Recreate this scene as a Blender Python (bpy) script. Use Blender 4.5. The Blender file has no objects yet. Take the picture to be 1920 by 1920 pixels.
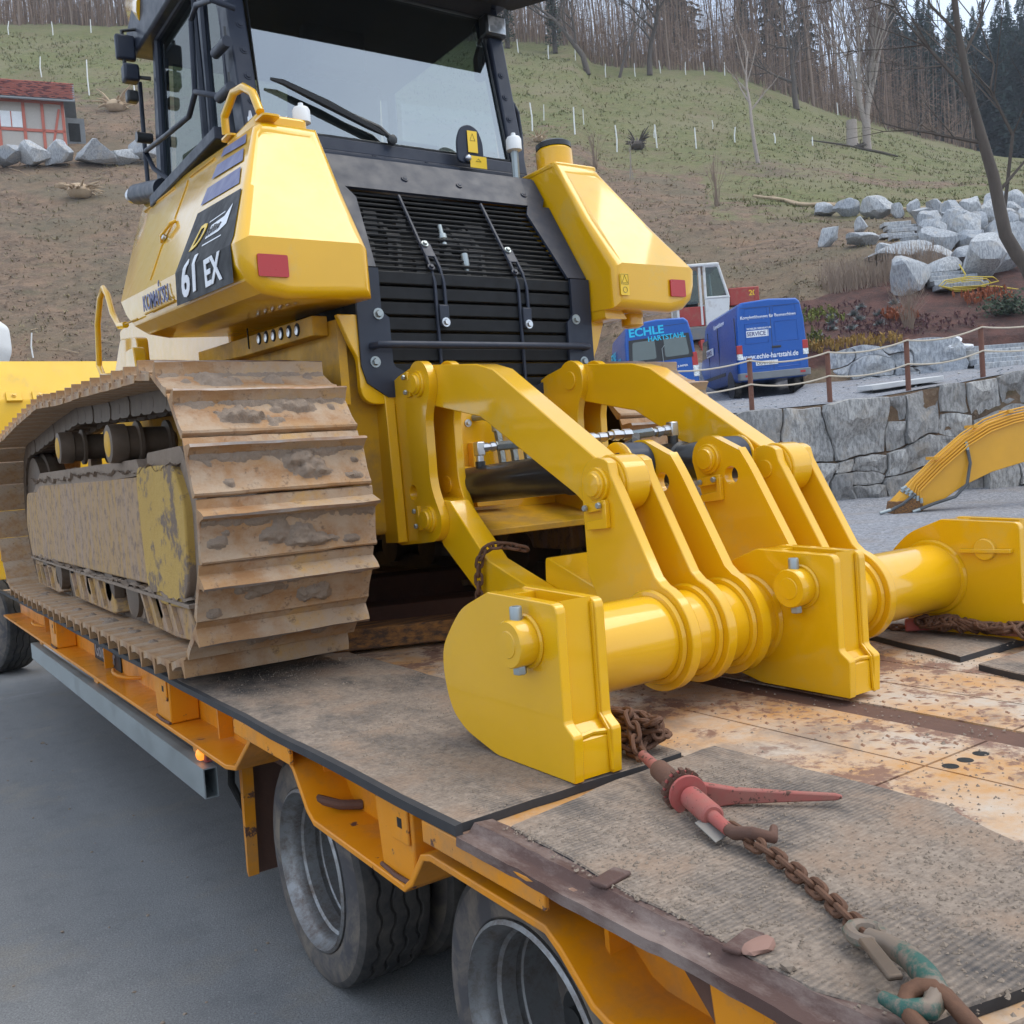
import bpy, bmesh, math, random
import numpy as np
from mathutils import Vector, Matrix, noise
R = math.radians
scene = bpy.context.scene
COL = scene.collection
random.seed(7)

# ---------------------------------------------------------------- camera
CAMX, CAMZ = -2.18337, 1.55
YAW = R(34.007)
cam_d = bpy.data.cameras.new('camera'); cam = bpy.data.objects.new('camera', cam_d); COL.objects.link(cam)
rows = [[0.8246448744, -0.5606378613, -0.0751400007], [0.0885285464, -0.0032818973, 0.9960683324], [0.5586801659, 0.8280545982, -0.0469260550]]
mw = Matrix.Identity(4)
for i in range(3):
    mw[i][0] = rows[0][i]; mw[i][1] = rows[1][i]; mw[i][2] = -rows[2][i]
mw[0][3], mw[1][3], mw[2][3] = CAMX, 0.0, CAMZ
cam.matrix_world = mw
cam_d.sensor_width = 36.0; cam_d.lens = 1813.05 / 1920 * 36.0
cam_d.clip_start = 0.05; cam_d.clip_end = 2000
scene.camera = cam

# ---------------------------------------------------------------- world, sun, exposure
world = bpy.data.worlds.new('World'); scene.world = world; world.use_nodes = True
wt = world.node_tree; wt.nodes.clear()
SUN_EL, SUN_AZ = R(63), R(120)          # azimuth clockwise from +Y
sky = wt.nodes.new('ShaderNodeTexSky'); sky.sky_type = 'NISHITA'; sky.sun_disc = False
sky.sun_elevation = SUN_EL; sky.sun_rotation = SUN_AZ
sky.air_density = 1.0; sky.dust_density = .8; sky.ozone_density = 1.2; sky.altitude = 300
# thin high cloud: pale veil with soft breaks mixed over the sky
tc = wt.nodes.new('ShaderNodeTexCoord')
nz = wt.nodes.new('ShaderNodeTexNoise'); nz.inputs['Scale'].default_value = 2.2; nz.inputs['Detail'].default_value = 5
wt.links.new(tc.outputs['Generated'], nz.inputs['Vector'])
rp = wt.nodes.new('ShaderNodeValToRGB'); rp.color_ramp.elements[0].position = 0.25; rp.color_ramp.elements[0].color = (.30, .30, .30, 1)
rp.color_ramp.elements[1].position = 0.62; rp.color_ramp.elements[1].color = (.88, .88, .88, 1)
wt.links.new(nz.outputs['Fac'], rp.inputs['Fac'])
mx = wt.nodes.new('ShaderNodeMixRGB'); mx.inputs['Color2'].default_value = (6.4, 7.2, 8.3, 1)
wt.links.new(rp.outputs['Color'], mx.inputs['Fac']); wt.links.new(sky.outputs['Color'], mx.inputs['Color1'])
bg = wt.nodes.new('ShaderNodeBackground'); bg.inputs['Strength'].default_value = 0.14
wo = wt.nodes.new('ShaderNodeOutputWorld')
wt.links.new(mx.outputs['Color'], bg.inputs['Color']); wt.links.new(bg.outputs['Background'], wo.inputs['Surface'])
sun_d = bpy.data.lights.new('sun', 'SUN'); sun_d.energy = 1.35; sun_d.angle = R(42); sun_d.color = (1.0, .93, .80)
sun = bpy.data.objects.new('sun', sun_d); COL.objects.link(sun)
sd = Vector((math.sin(SUN_AZ) * math.cos(SUN_EL), math.cos(SUN_AZ) * math.cos(SUN_EL), math.sin(SUN_EL)))
sun.rotation_euler = sd.to_track_quat('Z', 'Y').to_euler()
sun.location = (0, 0, 60)
vs = scene.view_settings; scene.display_settings.display_device = 'sRGB'
vs.view_transform = 'Standard'; vs.look = 'None'; vs.exposure = 0.56; vs.gamma = 1.0; vs.use_curve_mapping = False
scene.render.engine = 'CYCLES'; scene.render.resolution_x = scene.render.resolution_y = 1024

# ---------------------------------------------------------------- materials
class NT:
    def __init__(s, name):
        s.m = bpy.data.materials.new(name); s.m.use_nodes = True
        s.t = s.m.node_tree; s.t.nodes.clear()
        s.out = s.t.nodes.new('ShaderNodeOutputMaterial')
        s.co = s.t.nodes.new('ShaderNodeTexCoord').outputs['Object']
    def n(s, typ, **kw):
        nd = s.t.nodes.new('ShaderNode' + typ)
        for k, v in kw.items():
            k = k.replace('_', ' ')
            if k in nd.inputs: s.put(nd.inputs[k], v)
            else: setattr(nd, k.replace(' ', '_'), v)
        return nd
    def put(s, sock, v):
        if hasattr(v, 'is_output') or isinstance(v, bpy.types.NodeSocket): s.t.links.new(v, sock)
        elif isinstance(v, tuple) and len(v) == 3 and sock.type == 'RGBA': sock.default_value = (*v, 1)
        else: sock.default_value = v
    def noise(s, scale, detail=6, rough=.6, vec=None, dist=0, stretch=None):
        v = vec or s.co
        if stretch:
            mp = s.n('Mapping'); s.t.links.new(v, mp.inputs['Vector']); mp.inputs['Scale'].default_value = stretch; v = mp.outputs[0]
        nd = s.n('TexNoise', Scale=scale, Detail=detail, Roughness=rough, Distortion=dist); s.t.links.new(v, nd.inputs['Vector'])
        return nd.outputs['Fac']
    def vor(s, scale, feature='F1', out='Distance', vec=None):
        nd = s.n('TexVoronoi', Scale=scale); nd.feature = feature; s.t.links.new(vec or s.co, nd.inputs['Vector']); return nd.outputs[out]
    def ramp(s, fac, *stops):
        nd = s.t.nodes.new('ShaderNodeValToRGB'); s.t.links.new(fac, nd.inputs['Fac'])
        el = nd.color_ramp.elements
        while len(el) < len(stops): el.new(.5)
        for e, (p, c) in zip(el, stops):
            e.position = p; e.color = (c, c, c, 1) if not isinstance(c, tuple) else (*c, 1)
        return nd.outputs['Color']
    def mix(s, fac, a, b):
        nd = s.t.nodes.new('ShaderNodeMixRGB'); s.put(nd.inputs['Fac'], fac); s.put(nd.inputs['Color1'], a); s.put(nd.inputs['Color2'], b); return nd.outputs['Color']
    def math(s, op, a, b=None):
        nd = s.t.nodes.new('ShaderNodeMath'); nd.operation = op; s.put(nd.inputs[0], a)
        if b is not None: s.put(nd.inputs[1], b)
        return nd.outputs[0]
    def bump(s, h, strength=.3, dist=.01):
        nd = s.n('Bump', Strength=strength, Distance=dist); s.t.links.new(h, nd.inputs['Height']); return nd.outputs['Normal']
    def sep(s):
        nd = s.n('SeparateXYZ'); s.t.links.new(s.co, nd.inputs[0]); return nd.outputs
    def attr(s, name):
        nd = s.n('Attribute'); nd.attribute_name = name; return nd.outputs['Fac']
    def rnd(s):
        return s.n('ObjectInfo').outputs['Random']
    def done(s, color, rough=.5, metal=0.0, coat=0.0, normal=None, **kw):
        p = s.n('BsdfPrincipled')
        s.put(p.inputs['Base Color'], color); s.put(p.inputs['Roughness'], rough); s.put(p.inputs['Metallic'], metal)
        p.inputs['Coat Weight'].default_value = coat; p.inputs['Coat Roughness'].default_value = .08
        if normal is not None: s.t.links.new(normal, p.inputs['Normal'])
        for k, v in kw.items(): s.put(p.inputs[k.replace('_', ' ')], v)
        s.t.links.new(p.outputs[0], s.out.inputs[0]); s.p = p
        return s.m

def paint(name, c, rough=.32, coat=.3, spec=.5, dust=None, dust_amt=.0, chip=None, chip_amt=0, chip_scale=9):
    k = NT(name)
    v = k.noise(1.7, 4); col = k.mix(k.ramp(v, (.3, 0.0), (.7, 1.0)), tuple(x * .94 for x in c), tuple(min(1, x * 1.05) for x in c))
    r = k.ramp(k.noise(14, 5), (.3, rough * .85), (.75, rough * 1.35))
    if dust:
        f = k.ramp(k.math('ADD', k.noise(3.1, 9, .68), k.math('MULTIPLY', k.noise(24, 4, .7), .16)), (.62 - dust_amt * .5, 0.0), (.86 - dust_amt * .35, .85))
        col = k.mix(f, col, dust); r = k.mix(f, r, (.85, .85, .85))
    if chip:
        f2 = k.ramp(k.noise(chip_scale, 12, .72), (.665 - chip_amt, 0.0), (.69 - chip_amt, 1.0))
        col = k.mix(f2, col, k.mix(k.noise(60, 3), chip, tuple(x * .45 for x in chip))); r = k.mix(f2, r, (.9, .9, .9))
    return k.done(col, r, coat=coat, normal=k.bump(k.noise(160, 2), .03, .002), Specular_IOR_Level=spec)

YEL = (.76, .415, .003)
M = {}
M['yellow'] = paint('yellow_paint', YEL, .33, 1.0, spec=.2, dust=(.62, .42, .10), dust_amt=-.02)
M['hull'] = paint('dusty_yellow_paint', (.62, .33, .010), .5, .05, spec=.25, dust=(.23, .155, .085), dust_amt=.24)
M['blade'] = paint('worn_pale_yellow_paint', (.78, .47, .03), .4, .2, spec=.3, dust=(.5, .36, .12), dust_amt=.0)
M['frame'] = paint('charcoal_paint', (.020, .026, .044), .5, .12, spec=.35)  # charcoal, with the blue of reflected sky put into the base colour
M['black'] = paint('black_paint', (.011, .011, .012), .38, .2)
M['grillebar'] = paint('grille_black', (.008, .009, .011), .55, 0, spec=.25)
M['dark'] = paint('dark_inside', (.012, .012, .012), .8, 0)
M['orange'] = paint('orange_trailer_paint', (.72, .26, .004), .42, .2, spec=.3, dust=(.33, .17, .07), dust_amt=.07, chip=(.16, .07, .05), chip_amt=.03)
M['orange_worn'] = paint('chipped_orange_paint', (.72, .26, .006), .5, .1, spec=.3, dust=(.33, .2, .1), dust_amt=.12, chip=(.17, .085, .06), chip_amt=.085, chip_scale=12)
M['red'] = paint('red_plastic', (.42, .012, .012), .3, .3)
M['redpaint'] = paint('worn_red_paint', (.36, .075, .065), .6, .0, dust=(.24, .15, .11), dust_amt=.2, chip=(.15, .075, .055), chip_amt=.10, chip_scale=30)
M['blue'] = paint('blue_van_paint', (.003, .085, .38), .3, .3, spec=.3)
M['vanglass'] = paint('dark_window', (.10, .13, .13), .12, .5)
M['vandark'] = paint('black_trim', (.02, .021, .023), .4, .1)
M['white'] = paint('white_paint', (.75, .76, .76), .4, .2)
M['oldwhite'] = paint('old_white_paint', (.68, .67, .64), .5, .1, dust=(.4, .33, .26), dust_amt=.02, chip=(.25, .12, .06), chip_amt=.0, chip_scale=14)
M['craneRed'] = paint('faded_red_paint', (.36, .04, .03), .55, .05, dust=(.3, .15, .1), dust_amt=.1)
M['greydeck'] = paint('grey_deck_paint', (.17, .18, .18), .6, 0, dust=(.25, .2, .15), dust_amt=.1)
M['excav'] = paint('orange_yellow_paint', (.74, .36, .02), .4, .2)
M['cyan'] = paint('cyan_print', (.02, .52, .80), .5, 0)
M['txtwhite'] = paint('white_print', (.78, .80, .84), .5, 0)
M['txtblue'] = paint('blue_print', (.03, .035, .17), .4, .2)
M['txtdark'] = paint('dark_print', (.02, .02, .025), .4, .2)
M['txtyel'] = paint('yellow_print', (.85, .55, .02), .4, .2)
M['decal'] = paint('charcoal_decal', (.016, .016, .019), .5, 0, spec=.25)
M['plategrey'] = paint('grey_print', (.25, .27, .3), .4, .2)
M['silver'] = NT('zinc').done((.55, .56, .58), .3, 1.0)
k = NT('galvanised_steel'); f = k.noise(9, 6); M['galv'] = k.done(k.mix(f, (.27, .31, .32), (.42, .46, .47)), k.ramp(f, (.3, .4), (.7, .55)), .75)
k = NT('dull_steel_rim'); f = k.noise(16, 10, .8); M['rim'] = k.done(k.mix(k.ramp(f, (.45, 0.), (.7, 1.)), (.30, .305, .31), (.15, .105, .08)), k.ramp(f, (.3, .34), (.7, .7)), .8, normal=k.bump(k.noise(60, 4), .1, .003))
k = NT('alloy_rim'); M['alloy'] = k.done(k.mix(k.noise(8, 5), (.42, .43, .44), (.55, .56, .57)), .35, .8)
k = NT('tyre_rubber'); f = k.noise(5, 8, .7); M['tyre'] = k.done(k.mix(k.ramp(f, (.4, 0.), (.72, .8)), (.022, .022, .024), (.13, .11, .09)), .8, normal=k.bump(k.noise(45, 4), .15, .004))
k = NT('dusty_tyre_sidewall'); f = k.noise(6, 9, .7, dist=.6); M['sidewall'] = k.done(k.mix(k.ramp(f, (.42, 0.), (.66, 1.)), (.06, .056, .06), (.19, .155, .12)), .85, normal=k.bump(k.noise(40, 4), .1, .003))
# rust / track steel
k = NT('rusty_track_steel')
a = k.noise(4.5, 9, .7, stretch=(1, 1, 1)); b = k.noise(2.2, 8, .65, stretch=(1, 4, 4)); c = k.noise(30, 6, .7)
col = k.mix(k.ramp(b, (.35, 0.), (.62, 1.)), (.28, .135, .055), (.42, .25, .12))
col = k.mix(k.ramp(a, (.42, 0.), (.57, .95)), col, (.42, .31, .215))
col = k.mix(k.ramp(k.noise(2.8, 8, .7), (.56, 0.), (.64, .55)), col, (.52, .28, .04))
col = k.mix(k.ramp(c, (.58, 0.), (.68, .65)), col, (.12, .075, .05))
M['track'] = k.done(col, .72, .15, normal=k.bump(k.math('ADD', c, a), .5, .008))
k = NT('polished_grouser_edge'); M['grouser'] = k.done(k.mix(k.ramp(k.noise(9, 6), (.4, 0.), (.65, 1.)), (.30, .27, .25), (.24, .14, .08)), .5, .6, normal=k.bump(k.noise(40, 5), .2, .004))
k = NT('dried_mud'); f = k.noise(22, 9, .7); M['mud'] = k.done(k.mix(f, (.19, .14, .105), (.37, .285, .215)), .95, normal=k.bump(k.noise(55, 8, .7), .8, .012))
k = NT('muddy_guard_plate'); g = k.sep(); a = k.noise(3, 8, .65, stretch=(6, 6, .8)); c = k.noise(16, 8, .75)
col = k.mix(k.ramp(a, (.38, 0.), (.62, 1.)), (.42, .25, .08), (.36, .25, .18))
col = k.mix(k.ramp(c, (.50, 0.), (.60, .85)), col, (.19, .13, .095)); M['guard'] = k.done(col, .8, normal=k.bump(c, .4, .01))
k = NT('flaking_mud_on_yellow'); c = k.noise(4.2, 10, .75); col = k.mix(k.ramp(c, (.50, 0.), (.56, 1.)), k.mix(k.noise(3, 6), (.48, .29, .06), (.55, .36, .10)), (.20, .14, .10)); M['flaky'] = k.done(col, .8, normal=k.bump(c, .8, .03))
k = NT('roller_steel'); M['roller'] = k.done(k.mix(k.noise(12, 6), (.075, .055, .04), (.19, .135, .095)), .6, .4)
k = NT('rusty_chain'); f = k.noise(30, 8, .7); M['chain'] = k.done(k.mix(f, (.055, .028, .018), (.21, .10, .055)), .75, .3, normal=k.bump(k.noise(120, 5), .3, .003))
k = NT('green_worn_steel'); f = k.noise(16, 9, .75); M['greenhook'] = k.done(k.mix(k.ramp(f, (.43, 0.), (.52, 1.)), (.025, .095, .075), (.19, .145, .11)), .6, .2)
# rubber mat with dust
k = NT('dusty_rubber_mat'); a = k.noise(2.6, 9, .72); b = k.noise(9, 9, .75, stretch=(1, .35, 1)); c = k.noise(70, 6, .8)
wv = k.n('TexWave', Scale=30.0, Distortion=.6, Detail=1.0); wv.bands_direction = 'Y'; k.t.links.new(k.co, wv.inputs['Vector'])
wv2 = k.n('TexWave', Scale=30.0, Distortion=.6, Detail=1.0); wv2.bands_direction = 'X'; k.t.links.new(k.co, wv2.inputs['Vector'])
rib = wv.outputs['Fac']
fz = k.math('ADD', k.math('MULTIPLY', a, .55), k.math('ADD', k.math('MULTIPLY', b, .4), k.math('MULTIPLY', rib, .045)))
f = k.ramp(fz, (.36, 0.), (.52, 1.))
dustc = k.mix(k.ramp(c, (.35, 0.), (.65, 1.)), (.17, .13, .10), (.33, .262, .205))
dustc = k.mix(k.ramp(k.noise(5, 6), (.5, 0.), (.7, .6)), dustc, (.30, .19, .12))
M['mat'] = k.done(k.mix(f, (.035, .036, .04), dustc), .92, normal=k.bump(k.math('ADD', k.math('MULTIPLY', rib, .25), k.noise(50, 8, .75)), .6, .006))
k = NT('rubber_edge'); M['rubber'] = k.done(k.mix(k.noise(12, 6), (.016, .016, .018), (.05, .048, .05)), .75)
# deck: worn orange/white over rust
k = NT('worn_checker_deck'); a = k.noise(1.9, 11, .75); b = k.noise(5.5, 11, .78); c = k.noise(3.3, 10, .75, dist=.4)
col = k.mix(k.ramp(a, (.40, 0.), (.60, 1.)), (.50, .24, .06), (.50, .42, .34))
col = k.mix(k.ramp(b, (.515, 0.), (.57, .9)), col, (.19, .095, .065))
col = k.mix(k.ramp(c, (.52, 0.), (.64, .85)), col, (.28, .21, .16))
M['deck'] = k.done(col, .75, .1, normal=k.bump(b, .3, .004))
k = NT('rusty_deck_edge'); a = k.noise(2.5, 10, .75, stretch=(3, 1, 3)); col = k.mix(k.ramp(a, (.42, 0.), (.6, 1.)), (.10, .055, .045), (.25, .19, .165)); M['edge'] = k.done(col, .7, .3, normal=k.bump(k.noise(35, 8, .7), .35, .006))
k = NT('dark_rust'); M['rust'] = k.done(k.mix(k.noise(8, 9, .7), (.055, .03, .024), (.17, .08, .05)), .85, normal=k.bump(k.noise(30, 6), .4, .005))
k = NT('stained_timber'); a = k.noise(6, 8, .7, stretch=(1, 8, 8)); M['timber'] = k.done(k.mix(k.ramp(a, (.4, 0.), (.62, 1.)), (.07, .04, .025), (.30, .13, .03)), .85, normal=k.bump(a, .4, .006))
# ground
k = NT('asphalt'); a = k.noise(.9, 8, .65, stretch=(1, .25, 1)); b = k.noise(160, 4, .8); c = k.noise(2.3, 9, .7)
col = k.mix(k.ramp(a, (.35, 0.), (.7, 1.)), (.205, .206, .208), (.30, .297, .29))
col = k.mix(k.ramp(c, (.53, 0.), (.66, .6)), col, (.31, .275, .225)); col = k.mix(k.ramp(k.noise(5, 9, .8), (.5, 0.), (.7, .45)), col, (.11, .112, .118))
col = k.mix(k.ramp(b, (.34, .8), (.62, 0.)), col, (.07, .073, .078)); col = k.mix(k.ramp(k.noise(95, 3, .8), (.58, 0.), (.68, .7)), col, (.36, .355, .35)); col = k.mix(k.ramp(k.noise(1.2, 9, .75, stretch=(.5, 3, 1)), (.63, 0.), (.72, .5)), col, (.33, .33, .34)); M['asphalt'] = k.done(col, .88, normal=k.bump(b, .6, .006))
k = NT('grey_gravel'); a = k.vor(26, out='Color'); b = k.noise(1.1, 6); v = k.vor(26)
col = k.mix(k.ramp(a, (.1, 0.), (.9, 1.)), (.15, .155, .175), (.33, .335, .36)); col = k.mix(k.ramp(b, (.5, 0.), (.75, .5)), col, (.25, .2, .16)); M['gravel'] = k.done(col, .95, normal=k.bump(v, .7, .03))
k = NT('hillside_ground'); gr = k.attr('grass'); big = k.noise(.07, 4, .6); mu = k.attr('mulch'); a = k.noise(.22, 10, .7); b = k.noise(1.6, 10, .75); c = k.noise(9, 8, .75); d = k.noise(.6, 9, .7, stretch=(1, 1, 3))
brown = k.mix(k.ramp(b, (.38, 0.), (.62, 1.)), (.078, .052, .034), (.215, .14, .088))
brown = k.mix(k.ramp(c, (.5, 0.), (.66, .8)), brown, (.26, .185, .125)); brown = k.mix(k.ramp(d, (.52, 0.), (.68, .5)), brown, (.105, .105, .05))
brown = k.mix(k.ramp(k.noise(.33, 6), (.5, 0.), (.72, .55)), brown, (.25, .15, .085))
grass = k.mix(k.ramp(b, (.35, 0.), (.65, 1.)), (.078, .10, .024), (.17, .158, .06)); grass = k.mix(k.ramp(a, (.5, 0.), (.66, .6)), grass, (.16, .11, .07))
grass = k.mix(k.ramp(c, (.52, 0.), (.7, .5)), grass, (.24, .21, .12)); grass = k.mix(k.ramp(k.noise(.12, 5), (.45, 0.), (.65, .5)), grass, (.20, .165, .10)); brown = k.mix(k.ramp(k.noise(.16, 5), (.45, 0.), (.62, .6)), brown, (.115, .10, .06))
fz = k.math('ADD', gr, k.math('MULTIPLY', k.math('SUBTRACT', k.math('ADD', k.math('ADD', a, d), big), 1.5), 1.7)); col = k.mix(k.ramp(fz, (.38, 0.), (.62, 1.)), brown, grass)
mulch = k.mix(k.ramp(b, (.4, 0.), (.6, 1.)), (.045, .020, .016), (.105, .042, .032)); mulch = k.mix(k.ramp(c, (.55, 0.), (.68, .6)), mulch, (.16, .085, .06))
col = k.mix(k.ramp(k.math('ADD', mu, k.math('MULTIPLY', k.math('SUBTRACT', b, .5), .5)), (.4, 0.), (.6, 1.)), col, mulch)
M['hill'] = k.done(col, .95, normal=k.bump(k.math('ADD', b, k.math('MULTIPLY', c, .6)), .55, .2))
def stone(name, c1, c2, c3):
    k = NT(name); r = k.rnd(); a = k.noise(1.8, 9, .7, dist=.5); b = k.noise(7, 10, .75, stretch=(2.2, 2.2, .7)); c = k.noise(25, 6, .7)
    col = k.mix(r, c1, c2); col = k.mix(k.ramp(b, (.42, 0.), (.6, .8)), col, tuple(x * .5 for x in c1)); col = k.mix(k.ramp(a, (.52, 0.), (.68, .75)), col, c3)
    return k.done(col, .9, normal=k.bump(k.math('ADD', b, c), .6, .03))
M['wallstone'] = stone('wall_stone', (.27, .265, .26), (.56, .55, .53), (.36, .31, .25))
M['boulder'] = stone('pale_boulder', (.36, .385, .42), (.54, .55, .56), (.48, .44, .39))
M['mossgap'] = NT('dirt_joint').done((.07, .065, .035), .95)
k = NT('bark'); f = k.noise(9, 8, .7, stretch=(1, 1, .25)); M['bark'] = k.done(k.mix(f, (.045, .035, .03), (.13, .105, .085)), .9)
k = NT('pale_bark'); f = k.noise(6, 8, .7); M['palebark'] = k.done(k.mix(f, (.22, .18, .15), (.40, .345, .30)), .9)
k = NT('twigs'); r = k.rnd(); M['twig'] = k.done(k.mix(r, (.16, .11, .085), (.24, .175, .13)), .9)
k = NT('forest_stems'); f = k.noise(.35, 5); g = k.attr('tone'); M['stems'] = k.done(k.mix(g, (.165, .112, .084), (.42, .295, .215)), .95)
k = NT('conifer'); r = k.rnd(); f = k.noise(1.2, 4); M['conifer'] = k.done(k.mix(f, k.mix(r, (.016, .036, .034), (.026, .054, .048)), (.045, .074, .062)), .9)
k = NT('ivy'); M['ivy'] = k.done(k.mix(k.noise(4, 4), (.02, .035, .02), (.045, .06, .035)), .8)
def plain(name, a, b, rough=.9, sc=6): k = NT(name); M[name] = k.done(k.mix(k.noise(sc, 6), a, b), rough)
plain('dry_grass', (.15, .125, .06), (.30, .25, .14)); plain('green_grass', (.085, .105, .028), (.165, .16, .06)); plain('leaf_litter', (.13, .085, .055), (.27, .18, .115))
plain('grey_shrub', (.16, .18, .18), (.26, .28, .27)); plain('orange_leaves', (.22, .055, .025), (.36, .12, .05)); plain('yellow_leaves', (.26, .15, .035), (.40, .25, .07)); plain('purple_heath', (.09, .045, .05), (.16, .075, .075)); plain('dark_leaves', (.02, .035, .02), (.05, .075, .04)); plain('lime_leaves', (.10, .12, .02), (.2, .2, .05)); plain('reed', (.20, .14, .10), (.33, .25, .19))
plain('rope', (.50, .43, .33), (.62, .55, .45)); plain('rustpost', (.11, .045, .03), (.20, .09, .06)); plain('stake', (.66, .66, .64), (.84, .84, .82)); plain('log', (.33, .24, .15), (.5, .38, .26)); plain('hose', (.55, .42, .05), (.65, .5, .1)); plain('rubberhose', (.05, .055, .06), (.11, .115, .12), .6)
plain('render', (.42, .38, .34), (.50, .46, .41)); plain('beam', (.46, .13, .09), (.56, .18, .13)); plain('tileR', (.38, .12, .09), (.52, .18, .135), .8, 3); plain('tileD', (.16, .045, .045), (.22, .07, .07), .8, 3); plain('fascia', (.16, .17, .18), (.24, .25, .26)); plain('slab', (.5, .5, .5), (.62, .62, .61)); plain('bag', (.6, .61, .64), (.75, .75, .76)); plain('dirtlump', (.15, .115, .085), (.34, .27, .21), .95, 30); plain('tag', (.17, .155, .14), (.27, .25, .225)); plain('stud', (.17, .09, .06), (.33, .18, .10), .75, 25); plain('hub', (.05, .045, .042), (.16, .13, .11), .7, 12); plain('redstone', (.22, .12, .09), (.32, .19, .15)); plain('darkpump', (.03, .03, .032), (.09, .085, .08), .6, 20); plain('seat', (.012, .012, .013), (.03, .03, .032), .9)
k = NT('cab_glass')
lw = k.n('LayerWeight', Blend=.25).outputs['Facing']
tr = k.n('BsdfTransparent', Color=(.60, .68, .68)); gl = k.n('BsdfGlossy', Color=(.95, 1, 1), Roughness=.03)
ms = k.n('MixShader'); k.t.links.new(k.math('ADD', k.math('MULTIPLY', lw, .35), .28), ms.inputs[0]); k.t.links.new(tr.outputs[0], ms.inputs[1]); k.t.links.new(gl.outputs[0], ms.inputs[2]); k.t.links.new(ms.outputs[0], k.out.inputs[0]); M['glass'] = k.m
k = NT('side_glass'); tr = k.n('BsdfTransparent', Color=(.42, .50, .49)); gl = k.n('BsdfGlossy', Color=(.9, .95, .95), Roughness=.03); ms = k.n('MixShader'); lw = k.n('LayerWeight', Blend=.2).outputs['Facing']
k.t.links.new(k.math('ADD', k.math('MULTIPLY', lw, .3), .05), ms.inputs[0]); k.t.links.new(tr.outputs[0], ms.inputs[1]); k.t.links.new(gl.outputs[0], ms.inputs[2]); k.t.links.new(ms.outputs[0], k.out.inputs[0]); M['sideglass'] = k.m
k = NT('marker_glow'); M['amber'] = k.done((.8, .22, .02), .3, 0, Emission_Color=(1, .3, .03), Emission_Strength=.8)
k = NT('lamp_lens'); M['lens'] = k.done(k.mix(k.ramp(k.noise(18, 2), (.45, 0.), (.55, 1.)), (.45, .47, .49), (.75, .76, .78)), .15, .5)
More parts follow.
